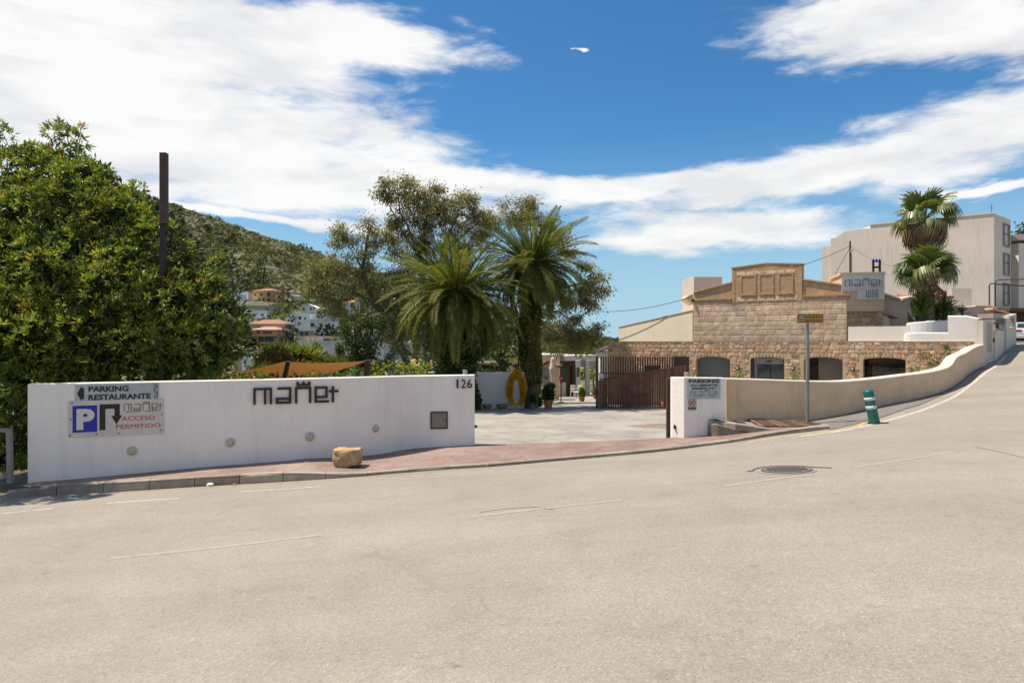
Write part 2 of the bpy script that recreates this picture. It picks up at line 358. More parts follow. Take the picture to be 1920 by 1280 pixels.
def smooth_poly(pts, n=4):
    """Catmull-Rom through points (tuples of equal length)"""
    pts = [np.array(p, float) for p in pts]; out = []
    for i in range(len(pts)-1):
        p0 = pts[max(i-1, 0)]; p1 = pts[i]; p2 = pts[i+1]; p3 = pts[min(i+2, len(pts)-1)]
        for k in range(n):
            t = k/n; out.append(.5*((2*p1)+(-p0+p2)*t+(2*p0-5*p1+4*p2-p3)*t*t+(-p0+3*p1-3*p2+p3)*t**3))
    out.append(pts[-1]); return out
def resample(pts, step):
    pts = [np.array(p, float) for p in pts]; d = [0]
    for a, b in zip(pts, pts[1:]): d.append(d[-1]+np.linalg.norm((b-a)[:2]))
    n = max(1, round(d[-1]/step)); q = np.linspace(0, d[-1], n+1)
    A = np.array(pts); return [np.array([np.interp(s, d, A[:, k]) for k in range(A.shape[1])]) for s in q]
def ribbon(name, pts, w, mt, lift=.0025, parent=None, wear=True, f=None):
    f = f or G; pts = [np.array(p[:2], float) for p in pts]; pts = resample(pts, .35); m = MB(); V = []
    for i, p in enumerate(pts):
        d = pts[min(i+1, len(pts)-1)]-pts[max(i-1, 0)]; d /= np.linalg.norm(d); n = np.array([-d[1], d[0]])*w/2
        for s in (-1, 1): q = p+n*s; V.append((q[0], q[1], f(q[0], q[1])+lift))
    m.add(V, [(2*i, 2*i+2, 2*i+3, 2*i+1) for i in range(len(pts)-1)])
    o = m.build(name, mt, parent); 
    if parent is None or parent is road: o['kind'] = 'structure'
    return o
def paint(name, c, hide=.5):
    """worn road paint: chips show the asphalt tone beneath"""
    return mat(name, c, None, ramp=[(0.26, 0.23, 0.19), c, c], scale=14, detail=10, rough=.8, bump=.3, bscale=90)
PW = paint('worn_white_paint', (0.46, 0.43, 0.38)); PY_ = paint('worn_yellow_paint', (0.48, 0.33, 0.14)); PF = paint('faded_white_paint', (0.34, 0.31, 0.265))
for a, b, w, mt in (((205, 1047), (604, 1002), .10, PF), ((882, 969), (1166, 937), .09, PF), ((1357, 911), (1520, 889), .09, PF), ((1600, 876), (1790, 846), .09, PF),
                    ((0, 963), (100, 953), .08, PW), ((200, 943), (335, 934), .08, PW), ((448, 922), (600, 912), .08, PW), ((725, 901), (870, 891), .08, PF), ((985, 878), (1120, 866), .07, PF),
                    ((1430, 829), (1500, 818), .07, PF)):
    ribbon('lane_line', [hit(*a), hit(*b)], w, mt, parent=road)
ribbon('edge_line', smooth_poly([tuple(hit(*p)) for p in ((1500, 818), (1560, 810), (1600, 803), (1660, 789), (1700, 778), (1740, 765), (1780, 748), (1810, 729), (1832, 711), (1852, 696), (1870, 683), (1886, 667))]), .11, PW, parent=road)
kl = [np.array(p) for p in YK_PTS[2:]]
ribbon('yellow_line', [(p[0]+.02, p[1]-.14) for p in kl[:8]], .07, paint('faded_yellow_paint', (0.36, 0.27, 0.16)), parent=road)
ribbon('yellow_line', smooth_poly([tuple(hit(*p)) for p in ((1400, 830), (1450, 821), (1530, 811), (1585, 805), (1606, 800), (1626, 788), (1640, 780), (1660, 774))]), .10, PY_, parent=road)
m = MB()   # crack repair and patch in the road
for pts, w in (([(1830, 838), (1870, 846), (1920, 858)], .02), ([(900, 960), (985, 950), (1040, 955)], .015)):
    ribbon('tar_seam', smooth_poly([tuple(hit(*p)) for p in pts]), w, mat('tar', (0.10, 0.09, 0.08), rough=.6), parent=road)
# asphalt verge at the foot of the tan wall, shade darkened into its colour
vg = [hit(*p) for p in ((1556, 806), (1600, 796), (1660, 781), (1720, 761), (1765, 741), (1795, 722), (1815, 706), (1832, 697), (1846, 690))]
tb = [Vector((*TW[i], 0)) for i in (1, 2, 3, 4, 5, 6, 7, 8, 9)]
m = MB(); NV = 8
for a, b in zip(resample([tuple(v)[:2] for v in vg], .5), [None]*99): pass
A = resample([tuple(v)[:2] for v in vg], .45); B = [np.array([np.interp(i/(len(A)-1), np.linspace(0, 1, 9), [v[k] for v in tb]) for k in (0, 1)]) for i in range(len(A))]
V = []
for a, b in zip(A, B):
    for k in range(NV+1):
        q = a+(b-a)*k/NV; V.append((q[0], q[1], G(q[0], q[1])+.012))
m.add(V, [(i*(NV+1)+k, i*(NV+1)+k+1, (i+1)*(NV+1)+k+1, (i+1)*(NV+1)+k) for i in range(len(A)-1) for k in range(NV)])
tag(m.build('verge', mat('shaded_asphalt', (0.15, 0.14, 0.13), (0.21, 0.195, 0.175), scale=5, bump=.7, bscale=50)), kind='structure')

# pavement of red stamped concrete
def kh(x): return float(np.interp(x, [-9, -8, -3.95, -2.8, 4.6, 5.8], [.15, .15, .15, .045, .045, .07]))
def stamped(name, c1, c2, c3, bs, sc=1.0):
    m = bpy.data.materials.new(name); m.use_nodes = True; nt = m.node_tree; N = nt.nodes.new; L = nt.links.new
    b = nt.nodes['Principled BSDF']; b.inputs['Roughness'].default_value = .75
    geo = N('ShaderNodeNewGeometry'); mp = N('ShaderNodeMapping'); L(geo.outputs['Position'], mp.inputs[0]); mp.inputs['Rotation'].default_value = (0, 0, R(17))
    n1 = N('ShaderNodeTexNoise'); L(geo.outputs['Position'], n1.inputs['Vector']); n1.inputs['Scale'].default_value = .9*sc; n1.inputs['Detail'].default_value = 8; n1.inputs['Roughness'].default_value = .65
    cr = N('ShaderNodeValToRGB'); L(n1.outputs[0], cr.inputs[0]); cr.color_ramp.elements.new(.5)
    for e, p, c in zip(cr.color_ramp.elements, (.32, .5, .68), (c1, c2, c3)): e.position = p; e.color = (*c, 1)
    vo = N('ShaderNodeTexVoronoi'); vo.feature = 'DISTANCE_TO_EDGE'; L(mp.outputs[0], vo.inputs['Vector']); vo.inputs['Scale'].default_value = bs; vo.inputs['Randomness'].default_value = .75
    jr = N('ShaderNodeMapRange'); L(vo.outputs['Distance'], jr.inputs[0]); jr.inputs[2].default_value = .07; jr.inputs[3].default_value = .80; jr.inputs[4].default_value = 1.0
    cc = N('ShaderNodeCombineColor'); [L(jr.outputs[0], cc.inputs[i]) for i in range(3)]
    mx = N('ShaderNodeMix'); mx.data_type = 'RGBA'; mx.blend_type = 'MULTIPLY'; mx.inputs[0].default_value = 1; L(cr.outputs[0], mx.inputs[6]); L(cc.outputs[0], mx.inputs[7]); L(mx.outputs[2], b.inputs['Base Color'])
    n2 = N('ShaderNodeTexNoise'); L(geo.outputs['Position'], n2.inputs['Vector']); n2.inputs['Scale'].default_value = 30; n2.inputs['Detail'].default_value = 6
    ad = N('ShaderNodeMath'); ad.operation = 'ADD'; L(jr.outputs[0], ad.inputs[0]); L(n2.outputs[0], ad.inputs[1])
    bp = N('ShaderNodeBump'); bp.inputs['Strength'].default_value = .5; bp.inputs['Distance'].default_value = .012; L(ad.outputs[0], bp.inputs['Height']); L(bp.outputs[0], b.inputs['Normal'])
    return m
REDP = stamped('red_stamped_concrete', (0.19, 0.118, 0.094), (0.245, 0.165, 0.135), (0.31, 0.232, 0.195), 2.6)
YARDM = stamped('grey_stamped_concrete', (0.225, 0.205, 0.178), (0.315, 0.288, 0.245), (0.37, 0.34, 0.29), 1.5, .8)
front = resample([tuple(p) for p in kl[1:]], .3)
LW = [(PX(px, Y), Y) for px, Y in ((52, 11.68), (250, 12.3), (480, 12.98), (625, 13.5), (700, 13.95), (745, 14.35), (775, 14.62), (890, 14.8))]
LWS = [tuple(p) for p in smooth_poly(LW[:7], 4)] + [LW[7]]
backl = [(PX(52, 11.68), 11.45)] + LWS + [(3.4, 14.84), (4.3, 14.85), (5.3, 14.5), (5.9, 14.2), (6.6, 14.22)]
back = [np.array([np.interp(i/(len(front)-1), np.linspace(0, 1, 200), [q[k] for q in resample(backl, .001 if 0 else .105)[:200] + [resample(backl, .105)[-1]]*max(0, 200-len(resample(backl, .105)))]) for k in (0, 1)]) for i in range(2)] if 0 else None
bl = np.array(backl); bd = np.concatenate([[0], np.cumsum(np.hypot(*np.diff(bl, axis=0).T))])
FRP = np.array(front); V = []; NP = 10
for i, a in enumerate(FRP):
    q = bd[-1]*i/(len(FRP)-1); b = np.array([np.interp(q, bd, bl[:, 0]), np.interp(q, bd, bl[:, 1])])
    for k in range(NP+1):
        p = a+(b-a)*k/NP; V.append((p[0], p[1], G(p[0], a[1])+kh(p[0])+(p[1]-a[1])*0.018))
def pav_z(x, y):
    ya = float(np.interp(x, FRP[:, 0], FRP[:, 1])); return G(x, ya)+kh(x)+(y-ya)*0.018
m = MB(); m.add(V, [(i*(NP+1)+k, i*(NP+1)+k+1, (i+1)*(NP+1)+k+1, (i+1)*(NP+1)+k) for i in range(len(FRP)-1) for k in range(NP)])
tag(m.build('pavement', REDP), kind='structure')
# kerb stones
kerb = thing('kerb', 'long concrete kerb between the road and the red pavement, dropped at the entrance', 'kerb', (0, 12.4, G(0, 12.4)))
ks = resample([tuple(p) for p in kl], 0.72)
for i in range(len(ks)-1):
    a, b = ks[i], ks[i+1]; d = (b-a)/np.linalg.norm(b-a); n = np.array([-d[1], d[0]]); a = a+d*.006; b = b-d*.006; vs = []
    for q in (a, b):
        zb = G(*q)-.15; zt = pav_z(*q)+.010+(.0 if i else (-.05 if q is a else 0))
        for off, z in ((0, zb), (0.0, zt-.03), (0.025, zt), (.14, zt), (.14, zb)): p = q+n*off; vs.append((p[0], p[1], z))
    mb = MB().add(vs, [(0, 1, 6, 5), (1, 2, 7, 6), (2, 3, 8, 7), (3, 4, 9, 8), (4, 3, 2, 1, 0), (5, 6, 7, 8, 9)])
    mb.build('kerb_stone', CONC, kerb)
# courtyard, garden soil, far terrain
xs = np.linspace(-5, 46, 50); ys = np.concatenate([np.linspace(14.85, 30, 25), np.linspace(31, 64, 20)])
XX, YY = np.meshgrid(xs, ys)
ZZ = np.vectorize(YD)(XX, YY)
mk = np.where(XX < -8.2, -0.35, 0); 
yard = tag(link('yard', grid_mesh('yard', XX, YY, ZZ, YARDM)), kind='structure')
m = MB().add([(PX(1170, 21), 20.4, YD(0, 20.4)+.006), (PX(1262, 19.5), 19.2, YD(0, 19.2)+.006), (9.5, 19.2, YD(0, 19.2)+.006), (9.5, 21.8, YD(0, 21.8)+.006), (PX(1215, 21.5), 21.5, YD(0, 21.5)+.006)], [(0, 1, 2, 3, 4)])
m.build('red_band', REDP, yard)
xs = np.linspace(-60, -8.35, 30); ys = np.linspace(10.95, 16, 14); XX, YY = np.meshgrid(xs, ys)
SOIL = mat('garden_soil', (0.10, 0.075, 0.05), (0.16, 0.12, 0.08), scale=3, bump=1, bscale=12)
xs2 = np.linspace(-60, -4.98, 40); ys2 = np.linspace(15.2, 64, 30); X2, Y2 = np.meshgrid(xs2, ys2)
tag(link('lawn', grid_mesh('lawn', X2, Y2, np.vectorize(YD)(X2, Y2)-.02, mat('dry_lawn', (0.06, 0.075, 0.025), (0.12, 0.10, 0.055), scale=2, bump=1, bscale=20))), kind='structure')
tag(link('garden_ground', grid_mesh('garden_ground', XX, YY, np.minimum(Gn(XX, YY)-.03, EYE-2.3), SOIL)), kind='structure')

RX = [-900, -700, -420, -285, -246, -200, -156, -117, -78, -40, 0, 55, 120, 900]; RZ = [95, 120, 124, 114, 101, 83, 71, 58, 47, 36, 22, 4, -6, -8]
def hillz(x, y):
    x = np.asarray(x, float); y = np.asarray(y, float)
    xe = x*500/np.maximum(y, 150)*.55 + x*.45
    r = np.interp(xe, RX, RZ)+8; t = np.clip((y-95)/405, 0, 1)
    z = -8 + r*t**1.72
    z = z + np.where(y > 500, -(y-500)*.12, 0)
    bump = (np.sin(x*.045+y*.02)+np.sin(x*.021-y*.037+1)+.6*np.sin(x*.09+2)*np.sin(y*.08))*1.6*np.clip((y-150)/200, 0, 1)*np.clip(r/60, 0, 1)
    return np.maximum(z+bump, -14)+EYE
def H(x, y): return float(hillz(np.array([x]), np.array([y]))[0])
ys = np.concatenate([np.linspace(64, 150, 12), np.linspace(158, 560, 84), np.linspace(600, 1500, 14)])
us = np.linspace(-1.25, 1.25, 150); UU, YY = np.meshgrid(us, ys); XX = UU*np.maximum(YY, 200)
HILLM = mat('hill_scrub_soil', None, ramp=[(0.06, 0.065, 0.03), (0.085, 0.088, 0.042), (0.12, 0.115, 0.06), (0.20, 0.175, 0.12)], scale=.16, detail=12, bump=0)
hill = tag(link('hill', grid_mesh('hill', XX, YY, hillz(XX, YY), HILLM)), kind='structure')
gs = np.array([-5000, -1500, -400, -120, -60, 0, 60, 120, 400, 1500, 5000.]); XX, YY = np.meshgrid(gs, gs)
tag(link('ground', grid_mesh('ground', XX, YY, np.full(XX.shape, EYE-15.0), HILLM)), kind='structure')

# ================================================================== WALLS AT THE STREET
class Fr:
    """a drawing frame on a surface: o origin, u to the right, v up, n towards the viewer"""
    def __init__(s, o, u, v=(0, 0, 1)): s.o = Vector(o); s.u = Vector(u).normalized(); s.v = Vector(v).normalized(); s.n = s.u.cross(s.v)
    def __call__(s, a, b, c=0.0): return s.o+s.u*a+s.v*b+s.n*c
    def rect(s, m, a0, b0, a1, b1, c0=0.0, c1=.004):
        return m.prism([s(a0, b0, c0), s(a1, b0, c0), s(a1, b1, c0), s(a0, b1, c0)], s.n*(c1-c0))
    def poly(s, m, pts, c0=0.0, c1=.004): return m.prism([s(a, b, c0) for a, b in pts], s.n*(c1-c0))
    def disc(s, m, a, b, r, c0=0, c1=.004, n=24): return s.poly(m, [(a+r*math.cos(2*math.pi*k/n), b+r*math.sin(2*math.pi*k/n)) for k in range(n)], c0, c1)
_fc = {}
def text_mesh(fr, s, a, b, w, h, name, mt, parent, c0=.005, ext=.002, bold=0.02, shear=0.0):
    """lettering s whose lower left corner is (a, b), fitted to w x h"""
    key = (s, bold, shear)
    cu = bpy.data.curves.new('lettering', 'FONT'); cu.body = s; cu.offset = bold; cu.extrude = 0.1; cu.shear = shear; cu.resolution_u = 3
    ob = bpy.data.objects.new('t', cu); me = bpy.data.meshes.new_from_object(ob)
    n = len(me.vertices); co = np.empty(n*3, np.float32); me.vertices.foreach_get('co', co); co = co.reshape(-1, 3)
    lo = co.min(0); hi = co.max(0); q = (co-lo)/np.maximum(hi-lo, 1e-6)
    M = np.array([fr.o+fr.u*0]); out = np.array(fr.o)[None]+np.array(fr.u)[None]*(a+q[:, 0:1]*w)+np.array(fr.v)[None]*(b+q[:, 1:2]*h)+np.array(fr.n)[None]*(c0+q[:, 2:3]*ext)
    me.vertices.foreach_set('co', out.astype(np.float32).ravel()); me.update(); me.materials.clear(); me.materials.append(mt)
    bpy.data.objects.remove(ob); bpy.data.curves.remove(cu)
    return link(name, me, parent, None, parent is not None)
# the hotel's angular lettering, as strokes (x-height 1, whole width 5.62)
LOGO = [('m', [(0, 0, 0, 1), (0, 1, 1.07, 1), (.69, 0, .69, 1), (1.07, 0, 1.07, 1)]),
        ('a', [(1.57, 1, 2.36, 1), (2.36, 0, 2.36, 1), (1.47, 0, 2.36, 0), (1.47, 0, 1.47, .28), (1.47, .28, 2.36, .28)]),
        ('n', [(2.76, 0, 2.76, 1), (2.76, 1, 3.72, 1), (3.72, 0, 3.72, 1), (2.86, 1.22, 3.66, 1.22), (2.86, 1.22, 2.86, 1.30), (3.26, 1.22, 3.26, 1.32), (3.66, 1.22, 3.66, 1.30)]),
        ('e', [(4.1, 0, 4.1, 1), (4.1, 1, 4.85, 1), (4.85, .32, 4.85, 1), (4.1, .32, 4.85, .32), (4.1, 0, 4.95, 0)]),
        ('t', [(5.3, 0, 5.3, 1), (5.1, .72, 5.62, .72)])]
def logo(fr, a, b, xh, thick, mt, parent, c0, c1, rot=False, joined=False, name='letter'):
    mall = MB()
    for ch, st in LOGO:
        m = mall if joined else MB()
        for k, (x0, y0, x1, y1) in enumerate(st):
            h = thick/2; X0, X1 = sorted((x0*xh, x1*xh)); Y0, Y1 = sorted((y0*xh, y1*xh)); e = k*0.0004
            r = [X0-h, Y0-h, X1+h, Y1+h]
            if rot: r = [-r[3], r[0], -r[1], r[2]]; fr.rect(m, a+r[0], b+r[1], a+r[2], b+r[3], c0, c1+e)
            else: fr.rect(m, a+r[0], b+r[1], a+r[2], b+r[3], c0, c1+e)
        if not joined: m.build(name, mt, parent, fix=False)
    if joined: mall.build(name, mt, parent, fix=False)

def wall_loft(sec, t, name, mt, parent, lip=.02):
    """sec: (x, y, zbottom, ztop) front line; t thickness away from the viewer; soft top edges"""
    vs = []; n = len(sec)
    for i, (x, y, zb, zt) in enumerate(sec):
        a = np.array(sec[max(i-1, 0)][:2]); b = np.array(sec[min(i+1, n-1)][:2]); d = (b-a)/np.linalg.norm(b-a); nn = Vector((-d[1], d[0], 0)); p = Vector((x, y, 0))
        for o, z in ((0, zb), (0, zt-lip), (lip*.4, zt-lip*.35), (lip*1.2, zt), (t-lip*1.2, zt), (t-lip*.4, zt-lip*.35), (t, zt-lip), (t, zb)):
            q = p+nn*o; vs.append((q.x, q.y, z))
    fs = [(i*8+k, (i+1)*8+k, (i+1)*8+k+1, i*8+k+1) for i in range(n-1) for k in range(7)]
    fs += [tuple(range(8)), tuple(range(n*8-1, n*8-9, -1))]
    return MB().add(vs, fs).build(name, mt, parent)
wallL = thing('boundary_wall', 'long white plastered wall along the red pavement, bending towards the entrance at its right end', 'wall', (LW[2][0], LW[2][1], EYE-2.27))
tops = {}
sec = []
ztL = np.interp([p[0] for p in LWS], [p[0] for p in LW], [ZP(py, Y) for py, Y in ((720, 11.68), (716, 12.3), (711.5, 12.98), (708, 13.5), (706.3, 13.95), (705, 14.35), (704.2, 14.62), (702.5, 14.8))])
for (x, y), z in zip(LWS, ztL): sec.append((x, y, pav_z(x, y)-.25, float(z)))
# return of the wall at its free right end keeps a square arris
wall_loft(sec, .24, 'wall_body', WHITE, wallL, .015)
def on_wall(px, sec=sec):
    """point where the view direction px meets the wall's plan, with the wall direction there"""
    k = (px-960)/F
    for a, b in zip(sec, sec[1:]):
        fa = a[0]-k*a[1]; fb = b[0]-k*b[1]
        if fa <= 0 <= fb or fb <= 0 <= fa:
            t = fa/(fa-fb); return Vector((a[0]+(b[0]-a[0])*t, a[1]+(b[1]-a[1])*t, 0)), Vector((b[0]-a[0], b[1]-a[1], 0)).normalized()
def frame_on(px0, py_bottom, px1, gap=.01):
    a, _ = on_wall(px0); b, _ = on_wall(px1); f = Fr((a.x, a.y, ZP(py_bottom, a.y)), b-a); f.w = (b-a).length; f.Y = a.y; f.o += f.n*gap; return f
# fastened things on the white wall
fr = frame_on(475, 756, 634, .03); xh = ZP(728, fr.Y)-ZP(756.5, fr.Y)
sg = thing('hotel_lettering', 'large brown metal letters of the hotel name with a small crown, on the white wall', 'lettering', fr(fr.w/2, 0))
xw = (fr.w-.04)/5.62; xh = xw
logo(fr, 0.02, 0.0, xh, .044, mat('brown_letter_metal', (0.045, 0.026, 0.018), (0.03, 0.018, 0.014), rough=.55), sg, 0.005, .035)
for q in (2.86, 3.26, 3.66):     m = MB(); fr.disc(m, .02+q*xh, 1.38*xh, .026, .006, .036, 14); m.build('crown_ball', DARKM, sg)
fr = frame_on(856, 727.5, 885, .012); num = thing('house_number', 'dark metal street number 126 at the right end of the white wall', 'sign', fr(fr.w/2, 0))
hh = ZP(711, fr.Y)-ZP(727.5, fr.Y)
for i, ch in enumerate('126'): text_mesh(fr, ch, [0, .09, .21][i]*fr.w/.31, 0, [.036, .095, .1][i]*fr.w/.31, hh, 'digit', INK, num, .0, .018, .0)
fr = frame_on(141, 755, 298, .016); w = fr.w; h = ZP(720.5, fr.Y)-ZP(755, fr.Y)
ALU = mat('brushed_sign_plate', (0.46, 0.47, 0.47), (0.36, 0.37, 0.37), scale=5, rough=.6, streak=.2)
s1 = thing('parking_sign', 'grey metal sign PARKING RESTAURANTE with a left arrow, topmost on the white wall', 'sign', fr(w/2, 0))
m = MB(); fr.rect(m, 0, 0, w, h, -.012, 0.0); m.build('plate', ALU, s1)
m = MB(); fr.poly(m, [(.025*w, .5*h), (.075*w, .92*h), (.075*w, .80*h), (.105*w, .80*h), (.105*w, .20*h), (.075*w, .20*h), (.075*w, .08*h)], 0.002, .006); m.build('arrow', INK, s1)
text_mesh(fr, 'PARKING', .155*w, .57*h, .475*w, .31*h, 'lettering', INK, s1, .002, .003, .035)
text_mesh(fr, 'RESTAURANTE', .155*w, .12*h, .745*w, .31*h, 'lettering', INK, s1, .002, .003, .035)
logo(fr, .985*w, .10*h, .155*h, .006, INK, s1, .002, .004, rot=True, joined=True, name='small_logo')
fr = frame_on(128, 820, 307, .014); w = fr.w; h = ZP(752, fr.Y)-ZP(820, fr.Y)
s2 = thing('access_sign', 'white sign board with blue P, black turning arrow and red ACCESO PERMITIDO', 'sign', fr(w/2, 0))
m = MB(); fr.rect(m, 0, 0.0, w, h, -.012, 0.0); m.build('plate', mat('off_white_board', (0.62, 0.56, 0.50), (0.55, 0.49, 0.43), scale=4, streak=.15), s2)
BLUE = mat('sign_blue', (0.02, 0.035, 0.30), rough=.5); SW = mat('sign_white', (0.66, 0.62, 0.56), rough=.6); RED = mat('sign_red', (0.50, 0.035, 0.03), rough=.5)
m = MB(); fr.rect(m, .045*w, .13*h, .295*w, .87*h, .002, .004); m.build('blue_panel', BLUE, s2)
text_mesh(fr, 'P', .085*w, .20*h, .185*w, .58*h, 'lettering', SW, s2, .005, .002, .05)
m = MB(); fr.poly(m, [(.32*w, .17*h), (.38*w, .17*h), (.38*w, .76*h), (.475*w, .76*h), (.475*w, .56*h), (.44*w, .56*h), (.495*w, .32*h), (.555*w, .56*h), (.53*w, .56*h), (.53*w, .89*h), (.32*w, .89*h)], .002, .005); m.build('turning_arrow', INK, s2)
logo(fr, .575*w, .70*h, (.41*w)/5.62, .010, INK, s2, .002, .004, joined=True, name='small_logo')
text_mesh(fr, 'RESTAURANTE  ·  HOTEL', .595*w, .645*h, .27*w, .032*h, 'small_print', INK, s2, .002, .002, .0)['kind'] = 'stuff'
for k in range(3):
    m = MB(); c = (.885+k*.033)*w; fr.poly(m, [(c+(.009 if q % 2 == 0 else .004)*w*math.sin(q*math.pi/5), .665*h+(.009 if q % 2 == 0 else .004)*w*math.cos(q*math.pi/5)) for q in range(10)], .002, .004); m.build('star', INK, s2)
text_mesh(fr, 'ACCESO', .55*w, .41*h, .355*w, .12*h, 'lettering', RED, s2, .002, .003, .0)
text_mesh(fr, 'PERMITIDO', .49*w, .185*h, .475*w, .12*h, 'lettering', RED, s2, .002, .003, .0)
for a, b in ((.02, .06), (.29, .06), (.52, .06), (.97, .1), (.03, .5), (.98, .55), (.04, .95)):
    m = MB(); fr.disc(m, a*w, b*h, .012, .001, .008, 8); m.build('screw', DARKM, s2)
LAMPG = mat('yellowed_lamp_glass', (0.50, 0.47, 0.33), (0.40, 0.37, 0.25), rough=.35, scale=20); LAMPR = mat('lamp_ring', (0.55, 0.52, 0.44), rough=.5)
for i, (px, py, lab) in enumerate(((248, 845, 'round wall lamp under the P sign'), (432, 829, 'round wall lamp on the white wall, left of the big lettering'), (581, 818, 'round wall lamp on the white wall, below the big lettering'), (704, 803, 'small round wall lamp beside the bend of the white wall, behind the boulder'))):
    p, d = on_wall(px); f = Fr((p.x, p.y, ZP(py, p.y)), d); f.o += f.n*.002
    t = thing('wall_lamp', lab, 'lamp', f(0, 0), 'round lamps on the white wall'); M3 = Matrix((f.u, f.v, f.n)).transposed()
    r = (8.0 if i < 3 else 6.5)/F*p.y
    MB().lathe([(r*1.08, 0), (r*1.08, .015), (r*.98, .028), (r*.9, .03)], (0, 0, 0), 22, M3).build('ring', LAMPR, t, world=False)
    MB().lathe([(r*.88, .012), (r*.86, .036), (r*.62, .05), (r*.3, .056), (0.002, .058)], (0, 0, 0), 22, M3).build('lamp_glass', LAMPG, t, world=False, smooth=True)
    MB().lathe([(.008, .03), (.008, .055)], M3 @ Vector((r*.6, 0, 0)), 6, M3).build('screw', DARKM, t, world=False)
fr = frame_on(807, 804, 839.5, .003); w = fr.w; h = ZP(771.5, fr.Y)-ZP(804, fr.Y)
mb_ = thing('meter_box', 'square brown-grey meter cupboard door set in the white wall under the number', 'meter box', fr(w/2, 0))
m = MB(); b = .025
for r in ((0, 0, w, b), (0, h-b, w, h), (0, b, b, h-b), (w-b, b, w, h-b)): fr.rect(m, *r, 0, .02)
m.build('frame', DARKM, mb_); m = MB(); fr.rect(m, b, b, w-b, h-b, 0, .008); m.build('door', mat('meter_door', (0.27, 0.22, 0.185), (0.20, 0.165, 0.14), scale=9, rough=.6), mb_)
m = MB(); fr.disc(m, w-.05, h*.5, .012, .008, .02, 10); m.build('lock', DARKM, mb_)
# two dark gate keepers on the wall end, photocell on top
for py, s in ((722, .09), (799, .06)):
    Y = 14.9; x = PX(890, 14.8); t = thing('gate_keeper', 'black steel gate keeper on the end of the white wall, ' + ('beside the number' if py < 750 else 'knee high'), 'bracket', (x+.015, Y, ZP(py, Y)), 'gate keepers on the wall end')
    MB().box((0, 0, 0), (.045, .06, s), bev=.008).build('bracket', BLACK, t, world=False); MB().box((.03, 0, 0), (.03, .02, s*.5)).build('tongue', BLACK, t, world=False)
for px, Y, pb, lab in ((872, 14.95, 703, 'small grey beacon standing on the end of the long white wall'), (1287, 14.95, 707, 'small grey beacon on top of the white gate pillar')):
    t = thing('gate_beacon', lab, 'beacon', P(px, pb, Y), 'gate beacons'); r = 4.2/F*Y
    MB().lathe([(r, -.02), (r, .06), (r*.9, .062), (r*.9, .075), (r*1.1, .077), (r*1.1, .10), (r*.9, .108)], n=14).build('housing', mat('beacon_grey', (0.30, 0.30, 0.28), rough=.4), t, world=False)

# right gate pillar with its signs
pil = thing('gate_pillar', 'white plastered gate pillar with the residents parking sign', 'pillar', (PX(1310, 14.75), 14.9, EYE-2.2))
x0, x1, x2 = PX(1261, 14.95), PX(1327-45, 14.72), PX(1361, 14.85)
def zt(py, Y): return ZP(py, Y)
vs = []
pp = [(x0, 14.98), (x1, 14.70), (x2, 14.86), (x2, 15.12), (x0, 15.15)]
tz = [ZP(707, 14.98), ZP(706.5, 14.7), ZP(708.5, 14.86), ZP(708.5, 14.86), ZP(707, 14.98)]
n = 5; V = [(x, y, EYE-2.5) for x, y in pp]+[(x, y, z-.012) for (x, y), z in zip(pp, tz)]
cx, cy = np.mean([p[0] for p in pp]), np.mean([p[1] for p in pp]); V += [(x+(cx-x)*.03, y+(cy-y)*.08, z) for (x, y), z in zip(pp, tz)]
MB().add(V, [(i, (i+1) % n, (i+1) % n+n, i+n) for i in range(n)]+[(i+n, (i+1) % n+n, (i+1) % n+2*n, i+2*n) for i in range(n)]+[tuple(range(2*n, 3*n))]).build('pillar_body', WHITE, pil)
k = thing('gate_keeper', 'black steel catch on the left face of the white gate pillar', 'bracket', P(1265, 800, 14.9), 'gate keepers on the wall end')
MB().box((0, 0, 0), (.04, .06, .09), bev=.01).build('bracket', BLACK, k, world=False); MB().box((0.0, -.03, -.02), (.02, .02, .04)).build('tongue', BLACK, k, world=False)
a = Vector((x1, 14.70, 0)); b = Vector((x2, 14.86, 0))
def pframe(px, py):
    kx = (px-960)/F; dx, dy = b.x-a.x, b.y-a.y; t = (kx*a.y-a.x)/(dx-kx*dy); p = a+(b-a)*t
    f = Fr((p.x, p.y, ZP(py, p.y)), b-a); f.o += f.n*.004; return f
f0 = pframe(1289, 748); f1 = pframe(1350.5, 748); w = (f1.o-f0.o).length; h = ZP(709.5, 14.8)-ZP(748, 14.8)
s3 = thing('residents_sign', 'grey metal sign PARKING SOLO RESIDENTES, RESIDENTS ONLY on the white gate pillar', 'sign', f0(w/2, 0))
m = MB(); f0.rect(m, 0, 0, w, h, 0, .01); m.build('plate', ALU, s3)
text_mesh(f0, 'PARKING', .035*w, .78*h, .92*w, .165*h, 'lettering', INK, s3, .011, .003, .04)
text_mesh(f0, 'SOLO RESIDENTES', .08*w, .615*h, .83*w, .10*h, 'lettering', INK, s3, .011, .003, .03, .2)
text_mesh(f0, 'RESIDENTS ONLY', .12*w, .465*h, .75*w, .10*h, 'lettering', INK, s3, .011, .003, .03, .2)
logo(f0, .09*w, .12*h, .82*w/5.62, .008, mat('grey_logo_ink', (0.12, 0.12, 0.12)), s3, .011, .014, joined=True, name='small_logo')
f0 = pframe(1289.5, 769); w = 17/F*14.8; h = 22/F*14.8
s4 = thing('no_dogs_sign', 'small notice with a red ring and slash under the residents parking sign', 'sign', f0(w/2, 0))
m = MB(); f0.rect(m, 0, 0, w, h, 0, .006); m.build('plate', mat('notice_plate', (0.42, 0.38, 0.37)), s4)
m = MB()
